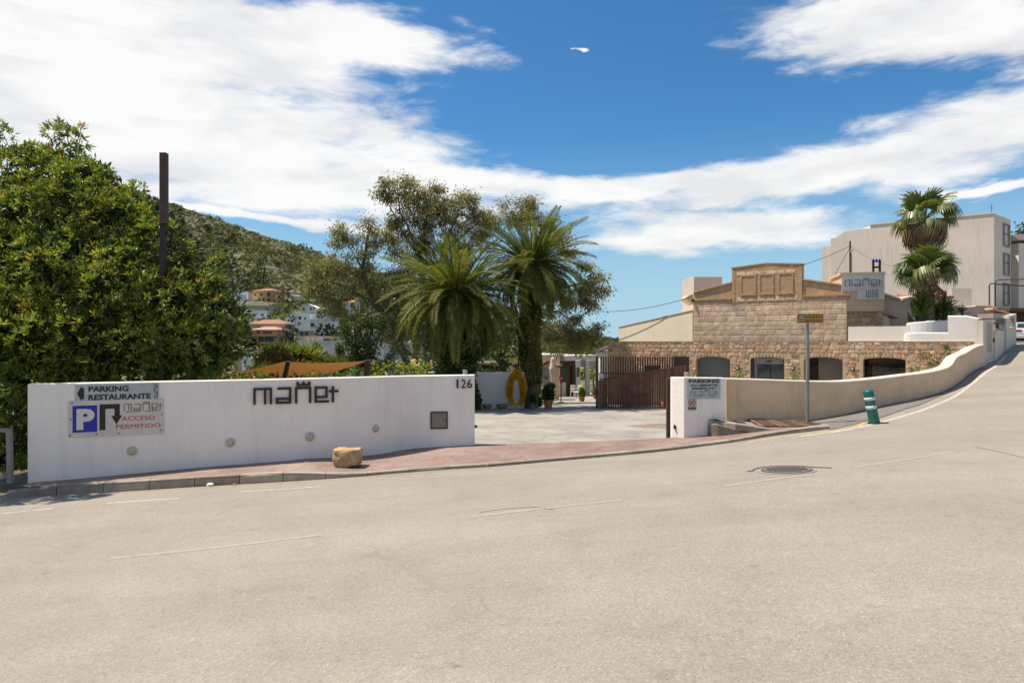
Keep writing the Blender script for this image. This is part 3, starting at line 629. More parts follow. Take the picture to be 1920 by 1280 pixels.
for q in range(24):
    t0, t1 = 2*math.pi*q/24, 2*math.pi*(q+1)/24; cxx, cyy, r0, r1 = w*.5, h*.66, w*.33, w*.39
    f0.poly(m, [(cxx+r0*math.cos(t0), cyy+r0*math.sin(t0)), (cxx+r1*math.cos(t0), cyy+r1*math.sin(t0)), (cxx+r1*math.cos(t1), cyy+r1*math.sin(t1)), (cxx+r0*math.cos(t1), cyy+r0*math.sin(t1))], .007, .009)
r = w*.33; f0.poly(m, [(w*.5-r*.75, h*.66-r*.62), (w*.5-r*.62, h*.66-r*.75), (w*.5+r*.75, h*.66+r*.62), (w*.5+r*.62, h*.66+r*.75)], .010, .012)
m.build('prohibition_ring', RED, s4)
m = MB(); f0.poly(m, [(w*.33, h*.58), (w*.38, h*.70), (w*.5, h*.70), (w*.62, h*.78), (w*.68, h*.72), (w*.6, h*.66), (w*.62, h*.56), (w*.57, h*.56), (w*.54, h*.63), (w*.42, h*.63), (w*.38, h*.55)], .007, .0085); m.build('pictogram', INK, s4)
m = MB(); f0.rect(m, w*.04, h*.14, w*.96, h*.24, .007, .0085); f0.rect(m, w*.08, h*.06, w*.92, h*.08, .007, .0085); m.build('text_bar', INK, s4)

# brown sliding gate leaf parked behind the pillar
gl = thing('sliding_gate', 'brown steel gate leaf edge showing beside the white pillar', 'gate', (PX(1256, 15.2), 15.25, EYE-2.25))
xa, xb = PX(1250.5, 15.2), PX(1262, 15.2)
MB().box(((xa+xb)/2, 15.25, (ZP(709, 15.2)+EYE-2.25)/2), (xb-xa, .10, ZP(709, 15.2)-(EYE-2.25)), bev=.008).build('end_post', BROWN, gl)
MB().box(((xb+4.6)/2+.01, 15.27, EYE-1.5), (4.6-xb-.02, .05, 1.36)).build('panel', BROWN, gl)
MB().box(((xa+4.6)/2, 15.26, EYE-2.24), (4.6-xa, .06, .06)).build('bottom_rail', DARKM, gl)

# tan wall with the swooping top
TT = [(x, y, G(x, y)-1.9, z) for (x, y), z in zip(TW, [ZP(p, Y) for p, Y in ((709, 15.15), (713, 15.5), (714.5, 15.75), (711, 16.25), (702, 18.3), (692, 20.5), (684, 21.8), (663, 23), (653.5, 25), (645, 28))])]
px_top = [(1362, 15.15, 709), (1430, 15.32, 711), (1500, 15.5, 713.5), (1560, 15.75, 714.5), (1600, 16.05, 713), (1650, 16.95, 708.5), (1700, 18.3, 702.5), (1740, 19.7, 697.5), (1765, 20.7, 692), (1779, 21.4, 687), (1786, 21.8, 681), (1793, 22.4, 670), (1800, 23, 665.5), (1811, 24, 661), (1822, 25.2, 654), (1833, 26.6, 648.5), (1844, 28, 646)]
sec_t = [(PX(px, Y), Y, ZP(py, Y)) for px, Y, py in px_top]
sm = smooth_poly(sec_t, 3)
tanw = thing('garden_wall', 'curving tan rendered wall with pale top, swooping up towards the right along the road', 'wall', (TW[3][0], TW[3][1], EYE-1.7))
wall_loft([(p[0], p[1], EYE-3.6, p[2]-.035) for p in sm], .30, 'wall_body', TAN, tanw, .012)
def coping(sm, t, mt, parent, th=.045, ov=.012):
    vs = []; n = len(sm)
    for i, (x, y, z) in enumerate(sm):
        a = np.array(sm[max(i-1, 0)][:2]); b = np.array(sm[min(i+1, n-1)][:2]); d = (b-a)/np.linalg.norm(b-a); nn = Vector((-d[1], d[0], 0)); p = Vector((x, y, 0))
        for o, zz in ((-ov, z-th), (-ov, z-.012), (0, z), (t, z), (t+ov, z-.012), (t+ov, z-th)): q = p+nn*o; vs.append((q.x, q.y, zz))
    MB().add(vs, [(i*6+k, (i+1)*6+k, (i+1)*6+(k+1) % 6, i*6+(k+1) % 6) for i in range(n-1) for k in range(6)]+[tuple(range(6)), tuple(range(n*6-1, n*6-7, -1))]).build('coping', mt, parent)
coping([tuple(p) for p in sm], .30, COPE, tanw)

# raised bed beside the pillar: low retaining wall, gravel, rusty slatted cover
bed = thing('raised_bed_wall', 'low concrete retaining wall round the gravel bed beside the gate pillar', 'low wall', (PX(1400, 14.5), 14.5, EYE-2.1))
bp_ = [(1327, 14.78, 786), (1333, 14.62, 783.5), (1342, 14.55, 783.5), (1350, 14.52, 785.5), (1372, 14.50, 791.5), (1395, 14.47, 798), (1420, 14.42, 801.5), (1450, 14.38, 803), (1500, 14.42, 802.5), (1557, 14.55, 801.5)]
bs = smooth_poly([(PX(px, Y), Y, ZP(py, Y)) for px, Y, py in bp_], 3)
wall_loft([(p[0], p[1]+.02, EYE-2.5, p[2]-.13) for p in bs], .16, 'rubble_face', CONC2, bed, .01)
br = resample(bs, .62)
for i in range(len(br)-1):
    a, b = br[i].copy(), br[i+1].copy(); d = (b-a)/np.linalg.norm((b-a)[:2]); a = a+d*.004; b = b-d*.004; n = np.array([-d[1], d[0]]); vs = []
    for q in (a, b):
        for off, z in ((0, q[2]-.14), (0, q[2]-.02), (.02, q[2]), (.15, q[2]), (.15, q[2]-.14)): p = q[:2]+n*off; vs.append((p[0], p[1], z))
    MB().add(vs, [(0, 1, 6, 5), (1, 2, 7, 6), (2, 3, 8, 7), (3, 4, 9, 8), (4, 3, 2, 1, 0), (5, 6, 7, 8, 9), (0, 5, 9, 4)]).build('kerb_stone', CONC, bed)
m = MB(); A = resample(bs, .3); B = resample([(PX(1345, 15.12), 15.12, ZP(787, 15.12)), (PX(1500, 15.45), 15.45, ZP(789, 15.45)), (PX(1600, 15.9), 15.9, ZP(790, 15.9))], .3)
K = len(A); Bq = [B[min(int(round(i*(len(B)-1)/(K-1))), len(B)-1)] for i in range(K)]; V = []
for a, b in zip(A, Bq): V += [(a[0], a[1]+.1, a[2]-.02), ((a[0]+b[0])/2, (a[1]+b[1])/2, (a[2]+b[2])/2-.03), (b[0], b[1]+.1, b[2]-.02)]
m.add(V, [(i*3+k, i*3+k+1, i*3+k+4, i*3+k+3) for i in range(K-1) for k in range(2)])
gv = m.build('gravel', mat('pale_gravel', (0.34, 0.30, 0.24), (0.26, 0.22, 0.17), scale=30, bump=1, bscale=60)); tag(gv, kind='stuff')
RUST = mat('rusty_wood', (0.13, 0.07, 0.048), (0.08, 0.046, 0.034), scale=6, rnd='object', rndv=.35, bump=.5, bscale=40, c3=(0.23, 0.13, 0.09))
cn = [P(1426, 798, 14.62), P(1558, 798.5, 14.7), P(1512, 787.5, 15.32), P(1402, 784, 15.2)]
cov = thing('slatted_cover', 'rusty brown slatted cover lying on the gravel bed below the street sign', 'cover', (cn[0]+cn[2])/2)
NS = 22
for i in range(NS):
    t0 = i/NS+.004; t1 = (i+.86)/NS
    def bl(s, t): return (cn[0].lerp(cn[1], s)).lerp(cn[3].lerp(cn[2], s), t)
    q = [bl(0, t0), bl(1, t0), bl(1, t1), bl(0, t1)] if 0 else [bl(t0, 0), bl(t1, 0), bl(t1, 1), bl(t0, 1)]
    dz = Vector((0, 0, random.uniform(-.004, .006)))
    MB().prism([p+dz for p in q], (0, 0, -.018)).build('slat', RUST, cov)
for s in (.03, .5, .97):
    MB().bar(bl(0.01, s)-Vector((0, 0, .045)), bl(.99, s)-Vector((0, 0, .045)), .05, .05).build('batten', RUST, cov)
for c in ((.02, .97), (.02, .05), (.35, .03), (.97, .04)):
    p = bl(*c); MB().bar(p-Vector((0, 0, .07)), p-Vector((0, 0, .16)), .03).build('foot', RUST, cov)

# street name sign
Yp = 15.1; base = P(1514, 788, Yp); ss = thing('street_sign', 'yellow street name plate on a thin grey pole in front of the tan wall', 'sign', base)
MB().tube([(0, 0, -.2), (0, 0, ZP(606, Yp)-base.z)], .036, 12).build('pole', mat('grey_green_pole', (0.17, 0.18, 0.165), (0.21, 0.22, 0.20), scale=6, rough=.5), ss, world=False)
f = Fr((PX(1492.5, Yp), Yp-.045, ZP(606, Yp)), (1, 0, 0)); w = 50/F*Yp; h = 18/F*Yp
YEL = mat('ochre_sign_paint', (0.50, 0.29, 0.08), (0.42, 0.235, 0.065), scale=6, rough=.5)
def rr(a0, b0, a1, b1, r, n=4):
    o = []
    for cx, cy, s in ((a1-r, b1-r, 0), (a0+r, b1-r, 1), (a0+r, b0+r, 2), (a1-r, b0+r, 3)): o += [(cx+r*math.cos((s+k/n)*math.pi/2), cy+r*math.sin((s+k/n)*math.pi/2)) for k in range(n+1)]
    return o
m = MB(); f.poly(m, rr(0, 0, w, h, .03), -.03, 0.0); m.build('plate', YEL, ss)
m = MB(); o1 = rr(.025, .022, w-.016, h-.022, .02); o2 = rr(.035, .032, w-.026, h-.032, .015)
for i in range(len(o1)):
    j = (i+1) % len(o1); f.poly(m, [o1[i], o1[j], o2[j], o2[i]], 0.001, .003)
m.build('border', INK, ss)
SI = mat('sign_brown_ink', (0.07, 0.04, 0.02))
text_mesh(f, 'Avenida del Portet', .145, h*.54, w-.185, h*.27, 'lettering', SI, ss, .001, .002, .02, .25)
text_mesh(f, 'Avinguda del Portet', .145, h*.17, w-.185, h*.27, 'lettering', SI, ss, .001, .002, .02, .25)
m = MB(); f.poly(m, [(.06, h*.78), (.06, h*.42), (.09, h*.24), (.12, h*.42), (.12, h*.78)], .001, .003); m.build('crest', mat('crest_blue', (0.06, 0.09, 0.22)), ss)
m = MB(); f.rect(m, .066, h*.5, .114, h*.6, .004, .005); f.rect(m, .066, h*.7, .114, h*.76, .004, .005); m.build('crest_band', SW, ss)

# green marker post
bb = hit(1640, 793.5); bt = P(1627, 731, bb.y+.0)
bo = thing('marker_post', 'leaning green plastic marker post with two white bands at the road edge', 'bollard', bb); ax = (bt-bb); q = ax.to_track_quat('Z', 'Y').to_matrix(); r = 9.3/F*bb.y; Lh = ax.length
GRN = mat('marker_green', (0.005, 0.13, 0.095), (0.004, 0.10, 0.075), scale=8, rough=.35, spec=.5); WB = mat('reflective_white', (0.62, 0.64, 0.62), (0.5, 0.52, 0.5), scale=20, rough=.4)
MB().lathe([(r*1.05, 0), (r*1.03, Lh*.02), (r, Lh*.3), (r, Lh*.95), (r*.93, Lh*.985), (r*.7, Lh), (.001, Lh*1.01)], n=24, M=q).build('post', GRN, bo, world=False, smooth=True)
for z0, z1 in ((.445, .545), (.70, .795)): MB().lathe([(r*1.012, Lh*z0), (r*1.012, Lh*z1)], n=24, M=q).build('white_band', WB, bo, world=False, smooth=True)
MB().lathe([(r*1.3, -.004), (r*1.3, .012), (r*1.15, .02)], n=20).build('foot', BLACK, bo, world=False)

# manhole
mc = hit(1475, 882); mh = thing('manhole_cover', 'round patterned iron manhole cover sunk in the road', 'manhole cover', mc)
e = .02; nx = Vector((1, 0, (G(mc.x+.3, mc.y)-G(mc.x-.3, mc.y))/.6)).normalized(); ny = Vector((0, 1, (G(mc.x, mc.y+.3)-G(mc.x, mc.y-.3))/.6)).normalized(); nzv = nx.cross(ny).normalized(); M3 = Matrix((nx, ny, nzv)).transposed()
IRON = mat('cast_iron', (0.075, 0.07, 0.065), (0.12, 0.11, 0.10), scale=20, rough=.55, metal=.4)
rr_ = .31
MB().lathe([(rr_+.075, .003), (rr_+.07, .008), (rr_+.02, .008)], n=40, M=M3).build('collar', mat('pale_mortar', (0.30, 0.27, 0.225), bump=.5, bscale=40), mh, world=False)
MB().lathe([(rr_+.03, .008), (rr_+.03, .014), (rr_+.005, .014)], n=36, M=M3).build('frame', IRON, mh, world=False)
MB().lathe([(rr_, .008), (rr_, .017), (.01, .017)], n=36, M=M3).build('cover_plate', mat('dusty_iron', (0.20, 0.18, 0.16), (0.15, 0.135, 0.12), scale=9, rough=.7), mh, world=False)
m = MB()
for i in range(-7, 8):
    for j in range(-7, 8):
        x, y = i*.042, j*.042
        if x*x+y*y < (rr_-.03)**2: m.prism([M3 @ Vector((x+a*.013, y+b2*.013, .018)) for a, b2 in ((0, -1), (1, 0), (0, 1), (-1, 0))], M3 @ Vector((0, 0, .005)))
o = m.build('stud_pattern', IRON, mh, world=False); o['kind'] = 'stuff'
m = MB(); pts = [M3 @ Vector((math.cos(a)*.44, math.sin(a)*.44+.02, .010)) for a in np.linspace(.25, 2.9, 14)]+[M3 @ Vector((-.52, .08, .01))]
pts = [M3 @ Vector((.62, -.02, .006))]+pts; m.tube(pts, .007, 5); m.build('tar_joint', mat('tar', (0.1, .09, .08)), mh, world=False)

# boulder
import bmesh
bp0 = hit(652, 873, pav_z); bl_ = thing('boulder', 'squat sandstone boulder resting on the red pavement in front of the white wall', 'boulder', bp0)
bm = bmesh.new(); bmesh.ops.create_cube(bm, size=1); bmesh.ops.subdivide_edges(bm, edges=bm.edges[:], cuts=9, use_grid_fill=True)
from mathutils import noise as mn
Wb = 50/F*bp0.y; Hb = 36/F*bp0.y
for v in bm.verts:
    p = v.co.copy(); s = Vector((p.x, p.y, p.z)); l = max(abs(s.x), abs(s.y), abs(s.z))*2; rd = s.normalized()*.5*1.15; q = s.lerp(rd, .42)
    q.x += .06*q.z*2*(1 if q.x > 0 else -1)*.5
    nq = mn.fractal(p*2.2+Vector((3, 1, 7)), .9, 2, 4)*.075+ mn.noise(p*6)*.03+mn.noise(p*14)*.012-(.05 if mn.noise(p*3.1+Vector((9,2,1))) > .18 else 0); q += s.normalized()*nq
    if q.z > .36: q.z = .36+(q.z-.36)*.35+.05*mn.noise(p*3)
    v.co = Vector((q.x*Wb, q.y*Wb*.8, (q.z+.5)*Hb*1.03-.01))
me = bpy.data.meshes.new('boulder'); bm.to_mesh(me); bm.free(); me.materials.append(mat('sandstone', (0.50, 0.335, 0.165), (0.36, 0.23, 0.115), scale=5, bump=.9, bscale=18, c3=(0.56, 0.43, 0.27), detail=10)); me.shade_smooth(); link('rock', me, bl_)

# litter at the kerb
def crumple(name, lab, px, py, r, c):
    p = hit(px, py); bm = bmesh.new(); bmesh.ops.create_icosphere(bm, subdivisions=2, radius=1)
    for v in bm.verts: v.co *= (1+.5*mn.noise(v.co*2.1+Vector((px, 0, 0)))); v.co = Vector((v.co.x*r, v.co.y*r*.7, max(v.co.z, -.3)*r*.7+r*.25))
    me = bpy.data.meshes.new(name); bm.to_mesh(me); bm.free(); me.materials.append(mat('paper_'+name, c, rough=.7)); o = link(name, me, None, p); tag(o, lab, 'litter')
crumple('crumpled_paper', 'crumpled white paper lying at the kerb on the left', 394, 911, .065, (.7, .7, .68))
crumple('dry_leaf', 'reddish scrap lying in the gutter right of the white paper', 440, 909, .035, (.45, .22, .15))

# steel frame far left, beside the wall
Yf = 11.35; fr_ = thing('steel_frame', 'grey steel frame of a low stand at the left end of the white wall', 'frame', P(10, 918, Yf))
FR = mat('weathered_steel', (0.22, 0.20, 0.20), (0.15, 0.13, 0.13), scale=8, rough=.6, rnd='object', rndv=.2)
a, b_, c, d = P(19, 905, Yf), P(17.5, 806, Yf), P(-70, 806, Yf+.15), P(-70, 905, Yf+.15)
MB().bar(a, b_, .07).build('upright', FR, fr_); MB().bar(c, d, .07).build('upright', FR, fr_); MB().bar(b_+Vector((.03, 0, 0)), c, .06).build('top_rail', FR, fr_)
MB().bar(P(18, 893, Yf+.02), P(-70, 893, Yf+.17), .03).build('bottom_rail', FR, fr_)
# ================================================================== VEGETATION
def unit(v): return v/np.maximum(np.linalg.norm(v, axis=-1, keepdims=True), 1e-9)
def leaf_quads(C, D, L, W, fold=0.0):
    """diamond leaves: base C, direction D, length L, half width W"""
    n = len(C); D = unit(D); r = unit(rng.normal(size=(n, 3))); S = unit(np.cross(D, r)); L = np.broadcast_to(L, (n,))[:, None]; W = np.broadcast_to(W, (n,))[:, None]
    V = np.stack([C, C+D*L*.45+S*W, C+D*L, C+D*L*.45-S*W], 1)
    return V.reshape(-1, 3)
def leaf_green(name, dark, mid, light, tr=.28, extra=None, rough=.45, spec=.45):
    return mat(name, None, ramp=[dark, mid, light]+([extra] if extra else []), rnd='island', rndv=.4, scale=1.3, rough=rough, spec=spec, transl=tr, detail=3)
def clump_points(blobs, n_sub, rs, n_leaf, shell=.75, squash=1.0):
    """blobs (x, y, z, r): sub-clumps sit on the outside of each blob; returns leaf points, outward directions"""
    C = []; D = []
    for b in blobs:
        x, y, z, r = b[:4]; k = max(3, int(n_sub*r*r))
        u = unit(rng.normal(size=(k, 3))); rad = r*(shell+(1-shell)*rng.random((k, 1))**.5); rad = np.where(rng.random((k, 1)) < .25, rad*rng.random((k, 1))**.4, rad)
        sc = np.array([x, y, z])+u*rad*np.array([1, 1, squash])
        rr_ = rs*(0.5+rng.random((k, 1, 1))*.9)
        o = unit(rng.normal(size=(k, n_leaf, 3))); q = sc[:, None]+o*rr_*rng.random((k, n_leaf, 1))**.45*np.array([1, 1, .75])
        C.append(q.reshape(-1, 3)); D.append((o*.7+u[:, None]*.8).reshape(-1, 3))
    return np.concatenate(C), np.concatenate(D)
def crown(parent, blobs, mt, n_sub, rs, n_leaf, L, W, up=.15, droop=0.0, shell=.75, squash=1.0, name='crown', jit=.5, kind='stuff'):
    C, D = clump_points(blobs, n_sub, rs, n_leaf, shell, squash)
    D = unit(D)+rng.normal(size=D.shape)*jit; D[:, 2] += up-droop
    n = len(C); Ls = L*(.6+.8*rng.random(n)); Ws = W*(.7+.6*rng.random(n))
    me = np_mesh(name, leaf_quads(C, D, Ls, Ws), 4, mt)
    o = link(name, me, parent, None, True)
    if kind: o['kind'] = kind
    return o
def limb(m, pts, r0, r1, n=7):
    k = len(pts); m.tube(pts, [r0+(r1-r0)*(i/(k-1))**.8 for i in range(k)], n)
def wig(a, b, k=5, amp=.06):
    a = Vector(a); b = Vector(b); L_ = (b-a).length
    return [a.lerp(b, i/k)+(Vector((random.uniform(-1, 1), random.uniform(-1, 1), random.uniform(-1, 1)))*amp*L_ if 0 < i < k else Vector()) for i in range(k+1)]
BARK = mat('bark', (0.13, 0.10, 0.075), (0.07, 0.052, 0.04), scale=6, bump=1, bscale=14)
BARKP = mat('pale_bark', (0.26, 0.20, 0.15), (0.13, 0.095, 0.07), scale=3, bump=.8, bscale=10)

# --- the big tree at the left: rosettes of long leaflets at the end of twigs
def rosettes(parent, tips, out, mt, nl, L, W, name='crown'):
    n = len(tips); A = unit(out); r = unit(rng.normal(size=(n, 3))); X = unit(np.cross(A, r)); Y = np.cross(A, X)
    th = (np.arange(nl)[None]*2.39996+rng.random((n, 1))*6.28); sp = .35+.85*(np.arange(nl)[None]/nl)+rng.normal(size=(n, nl))*.12
    D = A[:, None]*np.cos(sp)[..., None]+(X[:, None]*np.cos(th)[..., None]+Y[:, None]*np.sin(th)[..., None])*np.sin(sp)[..., None]
    D[..., 2] -= .12
    D = D.reshape(-1, 3); C = np.repeat(tips, nl, 0)+D*.01+rng.normal(size=(n*nl, 3))*L*.18
    N_ = len(C); me = np_mesh(name, leaf_quads(C, D, L*(.65+.7*rng.random(N_)), W*(.7+.6*rng.random(N_))), 4, mt)
    o = link(name, me, parent, None, True); o['kind'] = 'stuff'; return o
def big_tree():
    tb = P(120, 900, 14.5); tb.z = EYE-2.5
    t = thing('leafy_tree', 'large dense broad-leaved tree with yellow-green tips overhanging the left end of the white wall', 'tree', tb)
    # px, py, Y, r(px)
    bl = [(60, 420, 14.5, 95), (150, 380, 14.6, 80), (215, 430, 14.3, 75), (290, 470, 14.2, 65), (30, 520, 14, 110), (130, 520, 13.8, 100), (230, 540, 13.7, 90), (320, 570, 13.8, 75),
          (385, 545, 14.2, 48), (400, 600, 14.1, 55), (430, 640, 14.4, 38), (360, 650, 13.8, 65), (280, 640, 13.6, 75), (180, 640, 13.5, 90), (80, 640, 13.3, 95), (0, 640, 13.2, 90), (380, 690, 14.2, 40),
          (320, 700, 13.9, 50), (240, 700, 13.8, 60), (150, 720, 13.5, 60), (60, 740, 13.1, 70), (10, 780, 12.6, 60), (30, 840, 12.6, 45), (-60, 560, 14, 120), (-70, 720, 13, 110), (-20, 420, 15, 90),
          (100, 330, 15, 55), (40, 330, 15.2, 60), (160, 340, 14.9, 42), (330, 470, 14.5, 35), (250, 400, 14.8, 45), (405, 510, 14.6, 22), (422, 487, 14.6, 12), (310, 436, 14.6, 20), (320, 425, 14.6, 12)]
    blobs = [(*P(px, py, Y), r/F*Y) for px, py, Y, r in bl]
    sp = [(0, 255, 15.2, 26), (8, 290, 15.2, 24), (105, 255, 15, 22), (130, 262, 15, 26), (150, 285, 15, 18), (100, 300, 15, 26), (165, 320, 14.9, 24), (190, 325, 14.9, 20), (205, 322, 14.9, 12), (60, 295, 15.1, 26), (255, 362, 14.7, 20), (75, 285, 15, 14), (122, 235, 15, 14), (152, 245, 15, 8)]
    sparse = [(*P(px, py, Y), r/F*Y) for px, py, Y, r in sp]
    blobs += [(-11.3, 11.3, 4.9, .8), (-10.7, 11.6, 5.5, .6), (-10.2, 11.75, 5.9, .45), (-12.2, 11.2, 4.7, .9)]
    tips = []; outs = []
    for (x, y, z, r), dens in [(b, 1) for b in blobs]+[(b, .55) for b in sparse]:
        k = int(250*r*r*dens)+6; u = unit(rng.normal(size=(k, 3))); u[:, 1] = np.where(rng.random(k) < .6, -np.abs(u[:, 1]), u[:, 1]); u = unit(u)
        nn = np.array([mn.noise(Vector(u_*1.9+np.array([x, y, z]))) for u_ in u])[:, None]
        rad = r*(.74+.42*nn+.16*rng.random((k, 1)))
        tips.append(np.array([x, y, z])+u*rad); outs.append(u+np.array([0, 0, .45])+rng.normal(size=(k, 3))*.4)
    tips = np.concatenate(tips); outs = np.concatenate(outs)
    keep = ~((tips[:, 1] < 12.15+ (tips[:, 0]+8.3)*.36) & (tips[:, 2] < EYE-.6) & (tips[:, 0] > -8.45)); tips = tips[keep]; outs = outs[keep]
    keep = (tips[:, 1] > 11.9) | (tips[:, 0] < -9.3); tips = tips[keep]; outs = outs[keep]
    sel = rng.random(len(tips))
    g1 = leaf_green('tree_leaf', (0.065, 0.092, 0.017), (0.135, 0.168, 0.030), (0.25, 0.27, 0.055), tr=.42)
    g2 = leaf_green('tree_leaf_young', (0.15, 0.20, 0.028), (0.24, 0.26, 0.035), (0.32, 0.25, 0.05), extra=(0.34, 0.17, 0.06), tr=.4)
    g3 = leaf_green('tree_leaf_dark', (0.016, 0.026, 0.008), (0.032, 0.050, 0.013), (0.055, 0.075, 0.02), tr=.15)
    hi = outs[:, 2] > .5
    pn = np.array([mn.noise(Vector(q*.9)) for q in tips]); sel = sel-pn*.5
    a = sel < .24; a &= hi
    rosettes(t, tips[~a], outs[~a], g1, 13, .122, .0165)
    rosettes(t, tips[a], outs[a], g2, 13, .12, .016, 'young_leaves')
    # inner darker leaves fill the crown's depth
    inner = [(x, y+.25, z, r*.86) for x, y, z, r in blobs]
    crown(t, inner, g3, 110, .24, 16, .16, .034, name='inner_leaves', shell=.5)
    m = MB()
    limb(m, wig(tb-Vector((0, 0, .3)), P(140, 640, 14.8), 5, .03), .26, .17, 9)
    o = m.build('trunk', BARK, t)
    for px, py, Y in ((60, 430, 15), (160, 400, 15), (260, 440, 14.8), (330, 520, 14.5), (390, 570, 14.4), (20, 540, 14.6), (-50, 540, 15)):
        m = MB(); limb(m, wig(P(140, 650, 14.8), P(px, py, Y), 6, .05), .12, .03, 6); m.build('branch', BARK, t)
    for a, b in (((150, 400, 15), (105, 240, 15)), ((105, 330, 15), (150, 250, 15)), ((150, 360, 14.9), (205, 322, 14.9)), ((40, 420, 15.2), (5, 250, 15.2)), ((120, 330, 15), (70, 280, 15)), ((330, 560, 14.2), (425, 488, 14.6)), ((300, 520, 14.4), (318, 425, 14.6)), ((150, 330, 14.9), (125, 232, 15))):
        m = MB(); limb(m, wig(P(*a), P(*b), 6, .05), .028, .006, 5); m.build('branch', BARK, t)
big_tree()

# brown box post standing in the tree
Yp = 13.5; r = 6/F*Yp
t = thing('sign_post', 'tall dark brown box-section post with a side brace rising out of the big tree', 'post', P(307, 760, Yp)); t.location.z = EYE-2.5
MB().box((PX(307.5, Yp), Yp, (ZP(287, Yp)+ZP(420, Yp))/2), (2*r, 2*r, ZP(287, Yp)-ZP(420, Yp)), bev=.006).build('post_head', BROWN, t)
MB().bar((PX(307, Yp), Yp, ZP(421.5, Yp)), (PX(306.5, Yp), Yp, ZP(424, Yp)), r*1.7).build('joint', BLACK, t)
MB().bar((PX(306.5, Yp), Yp, ZP(424.5, Yp)), (PX(303, Yp), Yp, EYE-2.6), r*1.6).build('post_shaft', DARKM, t)
MB().bar(P(311, 435, Yp), P(341, 470, Yp-.1), .035).build('brace', DARKM, t)
MB().bar(P(311, 300, Yp+.1), P(312.5, 424, Yp+.1), .012).build('conduit', GREYM, t)

# --- date palms
def frond_mesh(name, mt, Lf=3.2, droop=1.0, nl=62, ll=.44, seed=0):
    rs = np.random.default_rng(seed); m = MB(); K = 12; pts = []
    ang = 0.0; p = np.array([0., 0, 0])
    for i in range(K+1):
        pts.append(p.copy()); ang_i = -droop*(i/K)**1.5; p = p+np.array([math.cos(ang_i), 0, math.sin(ang_i)])*Lf/K
    pts = np.array(pts)
    m.tube([Vector(q) for q in pts], [.035*(1-i/K)+.006 for i in range(K+1)], 4)
    q = np.linspace(.12, .995, nl); pos = np.array([np.interp(q*K, np.arange(K+1), pts[:, k]) for k in range(3)]).T
    tan = unit(np.gradient(pos, axis=0)); V = []
    for s in (-1, 1):
        env = np.sin(np.clip((q-.05)/.95, 0, 1)*math.pi)**.55*(.55+.45*(1-q)); Ls = ll*(.35+.75*env)*(.9+.2*rs.random(nl))
        side = np.array([0, s, 0.]); up = np.stack([-tan[:, 2], 0*tan[:, 0], tan[:, 0]], 1)
        fw = .55+.5*q[:, None]; d = unit(tan*fw+side*1.0+up*(.32+rs.normal(size=(nl, 1))*.12)+rs.normal(size=(nl, 3))*.05)
        tip = pos+d*Ls[:, None]; tip[:, 2] -= Ls*.18; mid = pos+d*Ls[:, None]*.5
        w = tan*.027
        for i in range(nl): m.add([pos[i]-w[i]*.6, mid[i]-w[i], tip[i], mid[i]+w[i]], [(0, 1, 2, 3)])
    return m.mesh(name, mt)
FRM = mat('palm_leaflet', None, ramp=[(0.060, 0.072, 0.016), (0.105, 0.118, 0.024), (0.19, 0.18, 0.04)], rnd='object', rndv=.3, scale=2, rough=.6, spec=.2, transl=.3)
FRY = mat('palm_leaflet_yellowing', (0.20, 0.18, 0.05), (0.13, 0.13, 0.04), rnd='object', rndv=.3, scale=2, rough=.4, transl=.25)
FM = [[frond_mesh('frond', FRM, 3.0, d, seed=i*7+int(d*10)) for i in range(2)] for d in (.55, .9, 1.2, 1.5)]
FY = frond_mesh('frond', FRY, 2.8, 1.6, seed=5)
def frond_obj(parent, me, off, az, el, sc, roll=0.0):
    o = link('frond', me, parent, off); o.rotation_mode = 'XYZ'
    M = Matrix.Rotation(az, 4, 'Z') @ Matrix.Rotation(-el, 4, 'Y') @ Matrix.Rotation(roll, 4, 'X')
    o.rotation_euler = M.to_euler(); o.scale = (sc, sc, sc); return o
def date_palm(label, px, pyb, pyc, Y, sc, n, trunk_r, yellow=3, lean=0.0):
    b = P(px, pyb, Y); b.z = YD(b.x, b.y)-.05; c = P(px+lean, pyc, Y)
    t = thing('date_palm', label, 'palm tree', b, 'date palms in the yard')
    m = MB(); pts = [b, b.lerp(c, .3), b.lerp(c, .6), c-Vector((0, 0, .1))]
    m.tube(pts, [trunk_r*1.1, trunk_r, trunk_r*.95, trunk_r*1.15], 14); m.build('trunk', BARK, t)
    base = c-b
    m = MB().lathe([(.05, -.35), (trunk_r*1.15, -.15), (trunk_r*1.1, .12), (.12, .35)], n=12); m.build('crown_heart', mat('palm_heart', (0.12, 0.09, 0.035), (0.07, 0.07, 0.02), bump=1, bscale=8), t, world=False, loc=base)
    for i in range(n):
        q = (i+.5)/n; el = R(80)-q**.72*R(128); az = i*2.39996+random.uniform(-.15, .15)
        lvl = 0 if q < .25 else (1 if q < .5 else (2 if q < .78 else 3))
        d = Vector((math.cos(az)*math.cos(el), math.sin(az)*math.cos(el), math.sin(el)))
        me = FM[lvl][i % 2]
        if yellow and q > .7 and i % 9 == 0: me = FY
        frond_obj(t, me, base+Vector((math.cos(az), math.sin(az), 0))*trunk_r*.5, az, el, sc*(.86+.25*random.random())*(.8 if q < .1 else 1), random.uniform(-.5, .5))
    return t, b, c
IVY = leaf_green('ivy_leaf', (0.025, 0.045, 0.010), (0.045, 0.080, 0.016), (0.09, 0.13, 0.025), tr=.2)
IVY2 = leaf_green('climber_leaf', (0.06, 0.085, 0.018), (0.10, 0.13, 0.025), (0.18, 0.18, 0.04), extra=(0.22, 0.11, 0.04), tr=.25)
